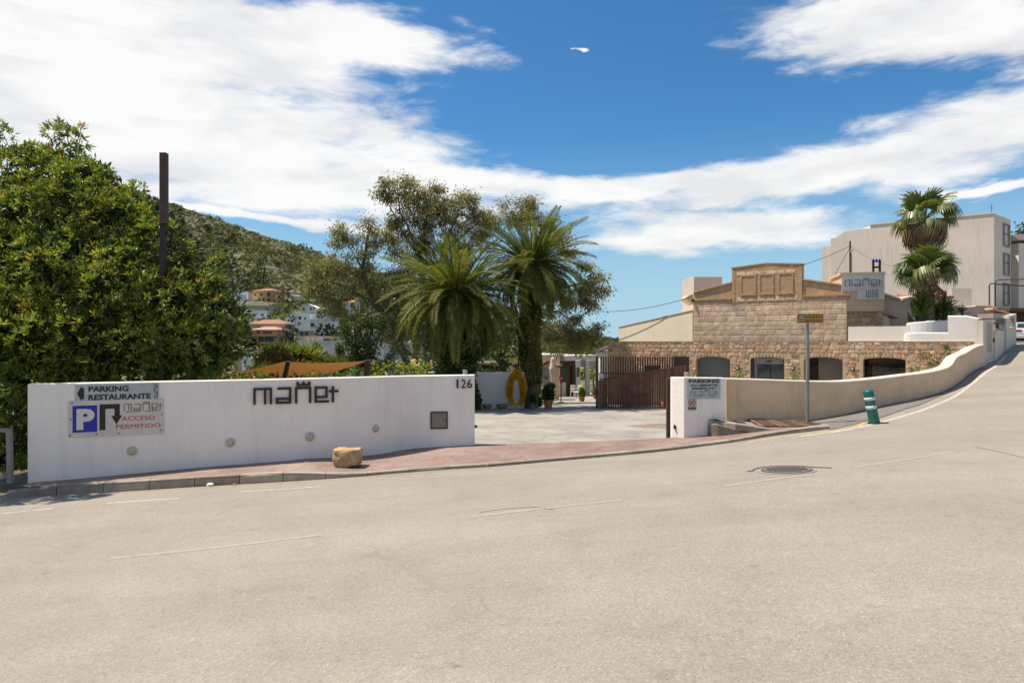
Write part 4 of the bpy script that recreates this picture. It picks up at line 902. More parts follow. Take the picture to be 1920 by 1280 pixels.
def ivy_column(t, a, b, r, n, L, mt=IVY, name='ivy', rtop=None):
    a = np.array(a); b = np.array(b); q = rng.random(n)[:, None]; th = rng.random(n)*6.283
    rr_ = (r+((rtop or r)-r)*q[:, 0])*(.8+.35*rng.random(n)+.25*np.sin(th*3+q[:, 0]*14)); o = np.stack([np.cos(th), np.sin(th), 0*th], 1)
    C = a+(b-a)*q+o*rr_[:, None]; D = o*.7+rng.normal(size=(n, 3))*.45; D[:, 2] -= .35
    ob = link(name, np_mesh(name, leaf_quads(C, D, L*(.6+.7*rng.random(n)), L*.38*(.7+.5*rng.random(n))), 4, mt), t, None, True); ob['kind'] = 'stuff'
tp, b, c = date_palm('tall date palm with an ivy-wrapped trunk beside the yellow sculpture', 996, 755, 495, 32.5, 1.02, 104, .30)
ivy_column(tp, b+Vector((0, 0, 1.2)), c-Vector((0, 0, .35)), .33, 7000, .13, IVY2, rtop=.40)
ivy_column(tp, b+Vector((-.35, 0, .9)), b+Vector((-.3, 0, 4.4)), .22, 1800, .12, IVY)
crown(tp, [(*P(1020, 560, 32.3), .5), (*P(1045, 545, 32.3), .4), (*P(1010, 600, 32.3), .35)], IVY2, 60, .25, 10, .13, .05, name='hanging_climber')
tp, b, c = date_palm('lower broad date palm with a thick skirt of ivy behind the white yard wall', 858, 745, 550, 30.5, 1.10, 108, .34, 4)
ivy_column(tp, b+Vector((.0, 0, 0)), c-Vector((0, 0, .5)), .75, 12000, .14, IVY, rtop=.55)
crown(tp, [(*P(838, 640, 30.3), .75), (*P(872, 655, 30.2), .8), (*P(850, 690, 30.2), .9), (*P(880, 620, 30.3), .6), (*P(845, 600, 30.3), .6)], IVY, 70, .3, 14, .14, .055, name='ivy_skirt')

# dark evergreen mass behind and between the palms
def bush(name, label, cat, spec, mt, L=.14, W=.05, n_sub=40, rs=.3, n_leaf=12, group=None, zb=None, trunk=True, **kw):
    blobs = [(*P(px, py, Y), r/F*Y) for px, py, Y, r in spec]
    x = sum(b[0] for b in blobs)/len(blobs); y = sum(b[1] for b in blobs)/len(blobs); z0 = zb if zb is not None else YD(x, y)
    t = thing(name, label, cat, (x, y, z0), group)
    crown(t, blobs, mt, n_sub, rs, n_leaf, L, W, name='foliage' if not trunk else 'crown', **kw)
    if trunk:
        top = Vector((x, y, sum(b[2] for b in blobs)/len(blobs))); m = MB(); r0 = max(.04, .06*(top.z-z0)**.7)
        limb(m, wig((x, y, z0-.1), top, 4, .04), r0, r0*.5, 6); m.build('trunk' if cat == 'tree' else 'stem', BARK, t)
    return t
DG = leaf_green('dark_evergreen', (0.022, 0.034, 0.010), (0.040, 0.062, 0.016), (0.08, 0.105, 0.025), tr=.2)
MG = leaf_green('mid_green', (0.05, 0.085, 0.016), (0.09, 0.135, 0.025), (0.16, 0.20, 0.04), tr=.35)
YG = leaf_green('yellow_green', (0.11, 0.15, 0.022), (0.18, 0.21, 0.035), (0.29, 0.28, 0.07), tr=.4)
bush('broadleaf_tree', 'dark green tree filling the gap between the two date palms', 'tree', [(930, 610, 36, 40), (945, 650, 36, 38), (905, 650, 35, 35), (960, 600, 36.5, 25), (920, 680, 36, 30), (800, 660, 36, 30), (790, 620, 37, 22)], DG, .2, .08, 26, .4, 14)
bush('sunlit_shrub', 'bright green shrub glimpsed behind the flat-roofed pavilion, right of the tall palm', 'shrub', [(1030, 655, 62, 14), (1060, 655, 62, 14), (1085, 652, 62, 14), (1108, 648, 62, 12), (1045, 640, 64, 12)], YG, .25, .10, 14, .5, 10, zb=EYE-5)
bush('sunlit_shrub', 'bright green foliage seen through the columns of the pavilion', 'shrub', [(1096, 695, 66, 16), (1112, 690, 66, 18), (1130, 685, 64, 20)], YG, .25, .10, 14, .5, 10, zb=EYE-5)
bush('sunlit_shrub', 'yellow-green shrub low between the ivy palm and the tall palm', 'shrub', [(915, 665, 41, 14), (940, 668, 41, 14), (965, 655, 41, 12)], YG, .18, .07, 22, .35, 12)

# eucalyptus behind the palms
EUC = leaf_green('eucalyptus_leaf', (0.115, 0.125, 0.044), (0.18, 0.18, 0.066), (0.26, 0.225, 0.10), extra=(0.38, 0.24, 0.155), tr=.4)
def euc(label, base, segs, puffs, Y, dens=1.0, group='eucalyptus trees behind the palms'):
    b = P(base[0], base[1], Y); b.z = YD(b.x, Y)-.5
    t = thing('eucalyptus', label, 'tree', b, group)
    for i, (pts, r0, r1) in enumerate(segs):
        w = []
        for p, q in zip(pts, pts[1:]): w += wig(P(*p), P(*q), 3, .05)[:-1]
        w.append(P(*pts[-1])); m = MB(); limb(m, w, r0, r1, 7); m.build('trunk' if i == 0 else 'limb', BARKP if i % 2 else BARK, t)
    blobs = [(*P(px, py, yy), r/F*yy) for px, py, yy, r in puffs]
    C = []; D = []
    tw = MB()
    for x, y, z, r in blobs:
        k = max(5, int(13*r*r*dens)+4); u = unit(rng.normal(size=(k, 3))); u[:, 2] = u[:, 2]*.8+.15; sc = np.array([x, y, z])+u*r*(.25+.75*rng.random((k, 1))**.6)
        for s in sc[::3]: tw.tube([(x, y, z-r*.3), ((x+s[0])/2, (y+s[1])/2, (z+s[2])/2+.1), tuple(s)], [.025, .015, .006], 3, cap=False)
        nl = 82; o = rng.normal(size=(k, nl, 3)); q = sc[:, None]+o*np.array([.19, .19, .15])*(.7+.6*rng.random((k, 1, 1)))
        C.append(q.reshape(-1, 3)); d = o*.5+rng.normal(size=o.shape)*.35; d[..., 2] -= .75; D.append(d.reshape(-1, 3))
    C = np.concatenate(C); D = np.concatenate(D); n = len(C)
    o = link('crown', np_mesh('crown', leaf_quads(C, D, .20*(.6+.7*rng.random(n)), .026*(.7+.6*rng.random(n))), 4, EUC), t, None, True); o['kind'] = 'stuff'
    o = tw.build('twigs', BARK, t, fix=False); o['kind'] = 'stuff'
Y = 39
euc('tall thin-crowned eucalyptus rising behind the lower palm', (800, 740), [([(800, 700, Y), (790, 560, Y), (785, 470, Y), (800, 400, Y)], .28, .10), ([(786, 480, Y), (765, 450, Y), (727, 380, Y-.5)], .10, .03), ([(785, 470, Y), (750, 400, Y), (745, 350, Y)], .09, .02),
     ([(832, 600, Y), (830, 470, Y), (860, 400, Y)], .18, .04), ([(832, 480, Y), (870, 440, Y), (915, 400, Y)], .10, .03), ([(800, 420, Y), (806, 380, Y), (806, 334, Y)], .06, .012)],
    [(725, 345, Y, 15), (745, 350, Y, 20), (715, 365, Y, 10), (770, 345, Y, 16), (728, 372, Y, 12), (757, 372, Y, 20), (780, 375, Y, 24), (800, 368, Y, 24), (815, 385, Y, 25), (775, 400, Y, 28), (805, 415, Y, 32), (790, 440, Y, 28), (830, 405, Y, 26), (780, 460, Y, 26), (745, 408, Y, 14), (733, 420, Y, 10), (822, 355, Y, 10),
     (850, 385, Y, 22), (870, 375, Y, 20), (885, 372, Y, 14), (890, 400, Y, 28), (915, 410, Y, 26), (860, 420, Y, 30), (890, 435, Y, 28), (930, 425, Y, 18), (845, 450, Y, 26), (870, 460, Y, 24), (905, 450, Y, 22), (800, 480, Y, 30), (820, 520, Y, 32), (790, 500, Y, 26), (760, 440, Y, 12), (850, 490, Y, 22), (740, 418, Y, 8)], Y, 1.0)
euc('eucalyptus crown showing on both sides of the tall date palm, far right of the grove', (1010, 730), [([(1005, 740, Y), (1000, 560, Y), (985, 430, Y)], .26, .08), ([(1003, 580, Y), (1050, 585, Y), (1095, 615, Y)], .09, .02), ([(1000, 520, Y), (1060, 540, Y), (1110, 520, Y)], .11, .02), ([(1003, 600, Y), (1060, 640, Y), (1110, 630, Y)], .06, .02), ([(1000, 470, Y), (1040, 430, Y)], .07, .02)],
    [(960, 395, Y, 22), (985, 388, Y, 20), (972, 415, Y, 20), (1000, 410, Y, 18), (1030, 425, Y, 22), (1050, 445, Y, 20), (1065, 470, Y, 16), (1095, 500, Y, 14), (1120, 520, Y, 16), (1128, 545, Y, 13), (1105, 545, Y, 22), (1085, 540, Y, 20), (1110, 575, Y, 13), (1098, 560, Y, 14),
     (1095, 625, Y, 26), (1118, 615, Y, 12), (1075, 635, Y, 26), (1060, 615, Y, 16), (1050, 650, Y, 22), (1110, 640, Y, 14), (1090, 652, Y, 16), (1080, 600, Y, 12), (1070, 575, Y, 16), (1050, 560, Y, 18), (1035, 590, Y, 12), (1040, 540, Y, 22), (1030, 630, Y, 14)], Y, 1.3)
Y = 41
euc('spreading eucalyptus with rusty-tipped branches in front of the hillside villas', (770, 740), [([(780, 720, Y), (745, 620, Y), (700, 560, Y), (680, 500, Y), (690, 440, Y)], .26, .08), ([(725, 590, Y), (760, 540, Y), (770, 480, Y)], .12, .04), ([(705, 570, Y), (650, 540, Y), (600, 520, Y)], .10, .02),
     ([(800, 690, Y), (755, 650, Y), (720, 640, Y), (640, 645, Y)], .09, .02), ([(740, 600, Y), (690, 595, Y), (630, 600, Y)], .09, .02), ([(690, 530, Y), (660, 470, Y), (635, 440, Y)], .06, .02)],
    [(635, 430, Y, 16), (648, 440, Y, 16), (630, 452, Y, 12), (660, 455, Y, 14), (690, 430, Y, 24), (700, 455, Y, 24), (685, 480, Y, 22), (740, 455, Y, 22), (745, 475, Y, 18), (730, 440, Y, 12), (680, 510, Y, 26), (700, 535, Y, 26), (650, 500, Y, 26), (620, 495, Y, 22), (600, 500, Y, 20), (590, 515, Y, 16), (625, 525, Y, 26), (660, 545, Y, 24),
     (600, 545, Y, 24), (640, 570, Y, 24), (580, 545, Y, 12), (690, 570, Y, 24), (620, 580, Y, 18), (720, 560, Y, 22), (760, 540, Y, 30), (770, 500, Y, 26), (740, 590, Y, 26), (700, 605, Y, 20), (660, 595, Y, 18), (735, 520, Y, 20), (760, 585, Y, 26), (770, 620, Y, 26), (740, 635, Y, 20), (720, 620, Y, 16), (790, 560, Y, 30), (640, 625, Y, 12), (680, 640, Y, 12), (750, 650, Y, 14)], Y, 1.0)
bush('climber_on_trunk', 'fresh green climber covering the leaning trunk of the spreading eucalyptus', 'climber', [(735, 555, 40.2, 10), (745, 575, 40.2, 11), (752, 595, 40.2, 12), (765, 620, 40.2, 13), (722, 530, 40.2, 8), (790, 470, 38.6, 14), (795, 500, 38.6, 14), (775, 540, 38.6, 12)], MG, .16, .06, 60, .25, 12, trunk=False)

# --- planting behind the long white wall
bush('garden_hedge', 'clipped mid-green hedge just behind the long white wall under the orange sail', 'hedge', [(px, 716+random.uniform(-3, 3), 17.5, 11) for px in range(400, 620, 10)], MG, .10, .04, 90, .16, 12, trunk=False, zb=EYE-2.6)
bush('garden_hedge', 'bright green hedge at the right part of the white wall, left of the number', 'hedge', [(px, 697+random.uniform(-4, 4), 24, 15) for px in range(705, 805, 12)], YG, .12, .05, 90, .18, 12, trunk=False, zb=EYE-3.2)
bush('garden_shrub', 'dense green shrubs between the orange sail and the ivy palm', 'shrub', [(px, 690+random.uniform(-9, 9), 27+random.uniform(-1, 2), 13) for px in range(560, 720, 9)]+[(px, 697, 25, 13) for px in range(480, 760, 12)], MG, .13, .045, 60, .22, 13, zb=EYE-3.2)
# sausage-branched euphorbia-like plants: narrow leafy arms
def arm_plant(label, arms, Y, r, mt, group=None):
    b = P(arms[0][0][0], 720, Y); t = thing('tall_succulent', label, 'plant', (b.x, Y, YD(b.x, Y)), group)
    for a in arms:
        pts = smooth_poly([tuple(P(px, py, Y)) for px, py in a], 4); m = MB(); m.tube([tuple(p) for p in pts], .03, 5); m.build('stem', BARK, t)
        pts = np.array(pts); n = 190*len(a); q = rng.random(n)*(len(pts)-1); C = np.stack([np.interp(q, np.arange(len(pts)), pts[:, k]) for k in range(3)], 1)
        o = unit(rng.normal(size=(n, 3))); C = C+o*r*(.3+.7*rng.random((n, 1))); 
        ob = link('arm', np_mesh('arm', leaf_quads(C, o+np.array([0, 0, .3]), .11, .03), 4, mt), t, None, True); ob['kind'] = 'stuff'
DG2 = leaf_green('fig_leaf', (0.035, 0.055, 0.016), (0.065, 0.09, 0.024), (0.12, 0.15, 0.04), tr=.25)
arm_plant('upright dark green plant with narrow leafy arms behind the right post of the sail', [[(700, 700), (690, 660), (675, 620), (688, 590)], [(700, 700), (705, 650), (720, 610), (712, 595)], [(690, 690), (665, 660), (645, 625), (648, 600)], [(700, 700), (725, 680), (745, 650)], [(690, 690), (693, 640), (697, 605)], [(700, 700), (680, 680), (668, 650), (664, 610)]], 25, .21, DG2)
arm_plant('slender dark plant with leafy arms left of the taller succulent', [[(640, 700), (640, 670), (636, 650)], [(615, 700), (612, 670), (592, 660)], [(600, 700), (598, 665), (593, 648)], [(640, 700), (650, 680), (662, 668)]], 26, .15, DG2)
arm_plant('arching dark leafy branch reaching over the orange sail', [[(545, 700), (540, 680), (532, 660), (515, 652), (492, 655)], [(540, 690), (520, 672), (498, 668), (480, 672)]], 22, .14, DG2)
# yellow-green grassy palms
def grass_plant(label, specs, Y, n, L, mt):
    b = P(specs[0][0], specs[0][1], Y); t = thing('feathery_plant', label, 'plant', (b.x, Y, YD(b.x, Y)), 'feathery plants behind the sail')
    V = []
    for px, py in specs:
        c = np.array(P(px, py, Y)); th = rng.random(n)*6.28; el = .5+rng.random(n)*1.0; D = np.stack([np.cos(th)*np.cos(el), np.sin(th)*np.cos(el), np.sin(el)], 1); Ls = L*(.6+.5*rng.random(n))
        m1 = c+D*Ls[:, None]*.55; D2 = D.copy(); D2[:, 2] -= .75; tip = m1+unit(D2)*Ls[:, None]*.55; S = unit(np.cross(D, np.array([0, 0, 1.])))*.022
        V.append(np.stack([c+0*D, m1-S, tip, m1+S], 1).reshape(-1, 3))
    ob = link('blades', np_mesh('blades', np.concatenate(V), 4, mt), t, None, True); ob['kind'] = 'stuff'
    for px, py in specs[::3]:
        c = P(px, py, Y); MB().tube([(c.x, c.y, YD(c.x, Y)), tuple(c)], .05, 5).build('stem', BARK, t)
grass_plant('yellow-green feathery plant above the dark sail post', [(528, 690), (540, 688), (552, 690), (565, 688), (577, 690), (520, 700), (590, 695)], 23, 260, .95, YG)
grass_plant('olive feathery plant left of the dark sail post', [(500, 697), (487, 700), (512, 695)], 24, 240, .7, MG)
grass_plant('feathery plant right of the sail, lower and greener', [(610, 697), (625, 698), (640, 700)], 24, 220, .7, MG)
# ================================================================== HILLSIDE
HOUSES = []
def rocks():
    m = MB()
    for _ in range(900):
        u = random.uniform(-1.1, .0); y = random.uniform(200, 490); x = u*y
        if mn.noise(Vector((x*.018, y*.018, 5))) < .12: continue
        z = H(x, y); s = random.uniform(.5, 1.6); q = [Vector((math.cos(k*1.256)*s*random.uniform(.6, 1.2), math.sin(k*1.256)*s*random.uniform(.6, 1.2), -s*.2)) for k in range(5)]
        tp = Vector((random.uniform(-.2, .2)*s, random.uniform(-.2, .2)*s, s*random.uniform(.4, .8))); b = Vector((x, y, z)); m.add([b+p for p in q]+[b+tp], [(i, (i+1) % 5, 5) for i in range(5)])
    tag(m.build('hill_rocks', mat('limestone', (0.42, 0.38, 0.32), (0.30, 0.27, 0.22), scale=1)), kind='stuff')
rocks()
def hitH(px, py): return hit(px, py, H, 100, 700)
PINE = leaf_green('pine_foliage', (0.012, 0.022, 0.010), (0.025, 0.040, 0.016), (0.050, 0.065, 0.025), tr=.08, rough=.7, spec=.1)
OLV = leaf_green('olive_green_foliage', (0.035, 0.050, 0.018), (0.06, 0.08, 0.028), (0.10, 0.12, 0.045), tr=.15, rough=.7, spec=.1)
def far_tree(px, pyb, w, h, lab, mt=None, Y=None, name='pine_tree', group='dark trees on the hillside', tall=False):
    b = hitH(px, pyb) if Y is None else Vector((PX(px, Y), Y, ZP(pyb, Y))); Y = b.y; W_ = w/F*Y/2; Hh = h/F*Y
    t = thing(name, lab, 'tree' if name != 'hedge' else 'hedge', b, group); nb = 7; bl = []
    for i in range(nb):
        q = (i+.5)/nb
        if tall: bl.append((b.x+random.uniform(-.25, .25)*W_, b.y, b.z+Hh*(.12+.82*q), W_*(1-.5*q)))
        else: bl.append((b.x+math.cos(i*2.4)*W_*.5, b.y+math.sin(i*2.4)*W_*.4, b.z+Hh*(.45+.28*math.sin(i*1.7)), min(W_, Hh)*.55))
    k = 70/nb; C, D = clump_points(bl, k/(W_*W_)*1.2, W_*.32, 12, .7)
    D = D+rng.normal(size=D.shape)*.6; n = len(C)
    o = link('crown', np_mesh('crown', leaf_quads(C, D, W_*.22*(.6+.8*rng.random(n)), W_*.085), 4, mt or PINE), t, None, True); o['kind'] = 'stuff'
    if name != 'hedge': MB().tube([(b.x, b.y, b.z-.5), (b.x+.1*W_, b.y, b.z+Hh*.6)], [max(.12, W_*.07), .08], 5).build('trunk', BARK, t)
    return t
for px, py, w, h, lab in ((420, 460, 22, 20, 'left of the pair of dark bushes high on the hill'), (437, 458, 18, 18, 'right of the pair of dark bushes high on the hill'), (424, 480, 18, 18, 'dark round tree just below the pair high on the hill'),
                          (388, 437, 20, 14, 'dark tree high on the hill left of the pair'), (487, 533, 30, 38, 'large dark pine above the orange villa'), (462, 545, 26, 32, 'dark pine above the white modern villa, beside the larger pine'), (407, 436, 12, 10, 'small dark bush near the ridge'),
                          (552, 455, 12, 10, 'small dark bush on the ridge, half way down'), (570, 470, 15, 14, 'dark bush just under the ridge, right side'), (335, 398, 16, 12, 'dark bush on the ridge near the brown post'), (395, 402, 8, 7, 'tiny round bush standing up from the ridge'),
                          (520, 500, 14, 12, 'dark bush in the middle of the open slope'), (538, 572, 32, 32, 'dark broad pine right of the orange villa')):
    far_tree(px, py, w, h, lab)
far_tree(547, 655, 34, 60, 'tall dark conifer standing left of the long white building', Y=165, tall=True)
far_tree(612, 640, 48, 54, 'umbrella pine in front of the low white villas', OLV, Y=215)
far_tree(530, 605, 60, 22, 'dark green wood below the orange villa', OLV, Y=265, name='pine_wood', group=None)
far_tree(516, 618, 50, 20, 'green garden hedge left of the tall conifer', MG, Y=225, name='hedge', group=None)
far_tree(620, 636, 76, 16, 'long dark hedge above the long white building', PINE, Y=200, name='hedge', group=None)
far_tree(600, 560, 40, 16, 'dark green trees above the white gabled house', OLV, Y=330, name='pine_tree')
far_tree(660, 600, 50, 26, 'olive trees right of the white gabled house', OLV, Y=280, name='olive_tree', group=None)
for px, py, Y, w, h, lab in ((700, 600, 270, 46, 26, 'dark trees among the villas behind the spreading eucalyptus'), (735, 630, 200, 40, 30, 'green trees seen under the spreading eucalyptus'), (765, 655, 130, 50, 24, 'bushes left of the tile-roofed cottage'), (505, 600, 280, 20, 16, 'bush below the white modern villa'), (440, 600, 270, 30, 18, 'bush beside the beige retaining wall'), (660, 660, 150, 40, 26, 'trees right of the long white building')):
    far_tree(px, py, w, h, lab, OLV, Y=Y, name='hillside_tree', group='small trees among the villas')

# houses: drawn in their own frame; front faces roughly the road
TILE = mat('terracotta_tile', (0.42, 0.22, 0.12), (0.30, 0.155, 0.09), scale=3, rnd='object', rndv=.35, bump=.4, c3=(0.50, 0.32, 0.20))
VW = mat('villa_white', (0.72, 0.72, 0.70), (0.64, 0.63, 0.60), scale=.3); VB = mat('villa_beige', (0.45, 0.35, 0.25), (0.38, 0.28, 0.20), scale=.4); VO = mat('villa_orange', (0.55, 0.33, 0.16), (0.48, 0.28, 0.13), scale=.4); VP = mat('villa_pale_stone', (0.42, 0.37, 0.31), (0.33, 0.29, 0.24), scale=.4)
PINK = mat('villa_terracotta_wall', (0.42, 0.235, 0.15), (0.35, 0.19, 0.125), scale=.4)
SHUT = mat('dark_window', (0.06, 0.055, 0.05), rough=.25); SEAG = mat('sea_green_glass', (0.22, 0.30, 0.32), rough=.1, spec=.8)
def house(name, lab, px0, px1, pyt, pyb, Y, wall, roof=None, rm=None, rot=0.0, depth=8, wins=(), cat='house', extra=None, gable=0.0, deep=3.0, group=None):
    x0, x1 = PX(px0, Y), PX(px1, Y); z0, z1 = ZP(pyb, Y), ZP(pyt, Y); W_ = x1-x0; HOUSES.append(((x0+x1)/2, Y, W_/2, depth)); Hh = z1-z0; k = F/Y
    t = thing(name, lab, cat, ((x0+x1)/2, Y, z0), group, R(rot)); hw = W_/2
    if gable: m = MB().prism([(-hw, 0, -deep), (hw, 0, -deep), (hw, 0, Hh-gable), (0, 0, Hh), (-hw, 0, Hh-gable)], (0, depth, 0))
    elif roof == 'slope': m = MB().prism([(-hw, 0, -deep), (hw, 0, -deep), (hw, 0, Hh), (-hw*.3, 0, Hh), (-hw, 0, Hh*.45)], (0, depth, 0))
    else: m = MB().box((0, depth/2, (Hh-deep)/2), (W_, depth, Hh+deep))
    m.build('wall', wall, t, world=False)
    e = .35
    if roof == 'hip':
        rh = max(.8, W_*.13); MB().add([(-hw-e, -e, Hh), (hw+e, -e, Hh), (hw+e, depth+e, Hh), (-hw-e, depth+e, Hh), (-hw*.45, depth/2, Hh+rh), (hw*.45, depth/2, Hh+rh)], [(0, 1, 5, 4), (1, 2, 5), (2, 3, 4, 5), (3, 0, 4), (3, 2, 1, 0)]).build('roof', rm or TILE, t, world=False)
    elif roof == 'flat': MB().box((0, depth/2, Hh+.12), (W_+.5, depth+.5, .25)).build('roof', rm or wall, t, world=False)
    elif gable:
        m = MB(); m.prism([(-hw-e, -e, Hh-gable-.15), (0, -e, Hh+.1), (0, -e, Hh+.3), (-hw-e, -e, Hh-gable+.05)], (0, depth+2*e, 0)); m.prism([(hw+e, -e, Hh-gable-.15), (0, -e, Hh+.1), (0, -e, Hh+.3), (hw+e, -e, Hh-gable+.05)], (0, depth+2*e, 0)); m.build('roof', rm or TILE, t, world=False)
    for wn in wins:
        a, b, c, d = wn[:4]; mt = wn[4] if len(wn) > 4 else SHUT      # fractions of width / height: x0, y0, x1, y1
        xa, xb, za, zb = -hw+a*W_, -hw+c*W_, b*Hh, d*Hh
        w = MB(); f = .08
        for bx in ((xa, xb, zb, zb+f), (xa, xb, za-f, za), (xa-f, xa, za-f, zb+f), (xb, xb+f, za-f, zb+f)): w.box(((bx[0]+bx[1])/2, -.04, (bx[2]+bx[3])/2), (bx[1]-bx[0], .12, bx[3]-bx[2]))
        fo = w.build('window', wall, t, world=False)
        MB().box(((xa+xb)/2, .0, (za+zb)/2), (xb-xa, .06, zb-za)).build('pane', mt, fo, world=False)
    for ex in (extra or ()):
        nm, a, b, c, d, dp, mt = ex
        MB().box((-hw+(a+c)/2*W_, -dp/2-.01, (b+d)/2*Hh), ((c-a)*W_, dp, (d-b)*Hh)).build(nm, mt, t, world=False)
    return t
house('villa', 'white modern flat-roofed villa with a wide glazed terrace on the hillside', 424, 464, 548, 571, 300, VW, 'flat', rot=6, depth=9, wins=[(.18, .25, .35, .75), (.62, .18, .95, .8, SEAG), (.5, .2, .58, .7)], extra=[('terrace', -.02, -.45, 1.25, -.05, 3, VW), ('glass_balustrade', .55, -.05, 1.3, .12, 3.2, SEAG)])
house('villa', 'lower storey wing of the white villa with a blue-green glass front', 445, 478, 562, 577, 296, VW, 'flat', wins=[(.25, .15, .7, .75, SEAG)], depth=6)
house('villa', 'orange three-storey villa with a hipped tile roof on the hillside', 470, 511, 545, 570, 300, VO, 'hip', rot=-14, depth=10, deep=6, wins=[(.13, .62, .2, .8), (.42, .62, .55, .82), (.78, .55, .97, .88), (.32, .2, .42, .48), (.55, .2, .66, .45), (.78, .08, .97, .42)])
house('annex', 'small orange annex with its own tile roof right of the orange villa', 509, 520, 556, 570, 299, VO, 'hip', depth=6, wins=[(.3, .3, .6, .7)])
house('house', 'pale beige retaining house front with terraces below the orange villa', 440, 513, 574, 600, 275, VP, 'flat', depth=6, wins=[(.1, .5, .16, .75), (.3, .3, .36, .55)])
house('villa', 'low white villa with a grey lower wall left of the dark green wood', 473, 500, 583, 596, 255, VW, 'flat', depth=6, wins=[(.1, .3, .2, .6), (.6, .3, .8, .6)], extra=[('terrace_wall', -.05, -.7, 1.5, -.15, 2, VP)])
house('villa', 'white gabled house with a side wing high among the trees', 563, 593, 571, 587, 285, VW, None, gable=1.4, rm=VW, depth=9, wins=[(.12, .35, .3, .6), (.6, .35, .72, .65), (.82, .35, .92, .65)])
house('villa', 'small white house with orange tile eaves right of the white gabled house', 590, 618, 580, 590, 262, VW, 'hip', depth=6, wins=[(.2, .2, .4, .7), (.6, .2, .8, .7)])
house('villa', 'long white villa with a sloping roofline and small dark windows', 527, 582, 588, 612, 235, VW, 'slope', rm=VW, rot=-6, depth=9, deep=5, wins=[(.22, .35, .28, .55), (.33, .32, .4, .52), (.45, .62, .49, .8), (.6, .55, .7, .8), (.8, .55, .86, .75)])
house('villa', 'low white villa with arched openings behind the umbrella pine', 580, 629, 600, 618, 228, VW, 'flat', depth=9, deep=5, wins=[(.05, .3, .2, .7), (.4, .2, .5, .65), (.72, .3, .8, .7), (.88, .3, .94, .6)])
house('apartment_house', 'terracotta house with stacked balconies and tiled eaves', 470, 520, 618, 655, 190, PINK, 'hip', depth=10, deep=6, wins=[(.22, .78, .36, .95), (.45, .80, .8, .93), (.3, .40, .48, .66), (.55, .40, .85, .66), (.3, .08, .5, .28), (.6, .08, .85, .28)],
      extra=[('balcony', .15, .30, 1.02, .36, 1.6, VB), ('balcony', .15, .66, 1.02, .72, 1.8, TILE), ('balcony', .15, -.02, 1.02, .03, 1.6, VB)])
house('house', 'peach coloured upper house behind the terracotta balconies', 468, 535, 607, 622, 200, VB, 'hip', depth=8, wins=[(.2, .3, .3, .7), (.6, .3, .75, .6)])
house('house', 'sand coloured gable roofed house above the white cubes', 447, 500, 650, 680, 135, VB, None, gable=1.7, depth=8, rm=mat('sandy_tile', (0.50, 0.36, 0.20), (0.42, 0.29, 0.16), scale=2), rot=20, wins=[(.2, .1, .3, .3)])
house('house', 'white cubic house with a small chimney head beside the big tree', 452, 497, 672, 702, 120, VW, 'flat', depth=7, rot=-8, wins=[(.2, .15, .28, .45), (.1, .65, .2, .9), (.6, .2, .75, .5)], extra=[('wall_top', 0, 1.0, .35, 1.5, .5, VW), ('parapet', .3, .92, 1.05, 1.02, .5, VW)])
house('house', 'long plain pale building with a white balustraded terrace, centre of the hillside', 560, 640, 641, 700, 130, mat('villa_shade_white', (0.58, 0.54, 0.50), (0.50, 0.46, 0.42), scale=.4, streak=.2), 'flat', depth=12, deep=4, rot=10, wins=(),
      extra=[('laundry', .20, 1.02, .26, 1.14, .2, VW), ('laundry', .31, 1.02, .36, 1.13, .2, VW), ('laundry', .42, 1.02, .46, 1.14, .2, VW), ('laundry', .48, 1.02, .56, 1.15, .2, VW)])
house('house', 'low terrace house with a red brick wall behind the balustrade', 565, 640, 632, 646, 140, VP, 'flat', rm=TILE, depth=6, rot=10, wins=[(.55, .2, .72, .8), (.8, .3, .86, .8)])
house('garden_pavilion', 'small open pavilion with a flat roof beside the tall conifer', 559, 582, 620, 630, 190, VP, 'flat', rm=VW, depth=4, wins=[(.15, .1, .45, .8), (.55, .1, .85, .8)])
house('house', 'pale gable-ended building seen through the tall succulent', 636, 722, 640, 705, 100, mat('villa_shade_white', None), 'slope', depth=12, deep=4, rot=-12, wins=[(.85, .3, .9, .45)])
house('cottage', 'pinkish cottage with a broad hipped tile roof left of the ivy palm', 744, 800, 686, 702, 85, mat('cottage_wall', (0.50, 0.36, 0.30), (0.43, 0.31, 0.25), scale=.8), 'hip', rm=mat('orange_tile', (0.50, 0.25, 0.12), (0.38, 0.19, 0.10), scale=6, bump=.8, bscale=10), depth=7, rot=-10, wins=[(.1, .2, .2, .6), (.55, .1, .64, .55)])
for px0, px1, pt, pb, Y, lab in ((545, 560, 555, 561, 330, 'small white roof above the dark pine'), (541, 548, 546, 552, 340, 'tiny white house highest on the slope'), (590, 600, 540, 551, 345, 'small white house near the top of the villa slope'), (640, 668, 566, 580, 300, 'pale villa behind the rusty eucalyptus branches'), (690, 716, 556, 572, 300, 'white villa seen through the eucalyptus'),
                                 (697, 735, 590, 606, 250, 'white house low behind the eucalyptus trunk'), (672, 700, 600, 622, 230, 'grey-white house beside the climber'), (655, 700, 622, 640, 190, 'pale house behind the eucalyptus lower branch'), (610, 640, 598, 615, 245, 'white house tucked behind the umbrella pine')):
    house('house', lab, px0, px1, pt, pb, Y, VW, 'hip' if (px0 % 2) else 'flat', depth=8, wins=[(.15, .3, .3, .65), (.6, .3, .8, .65)], group='small white houses scattered on the hillside')
t = thing('sun_awning', 'orange awning on the hillside behind the eucalyptus', 'awning', P(656, 567, 250)); MB().prism([P(646, 569, 250), P(667, 567, 250), P(665, 563, 252), P(656, 563.5, 252)], (0, 0, .15)).build('canvas', mat('orange_canvas', (0.50, 0.26, 0.08)), t)
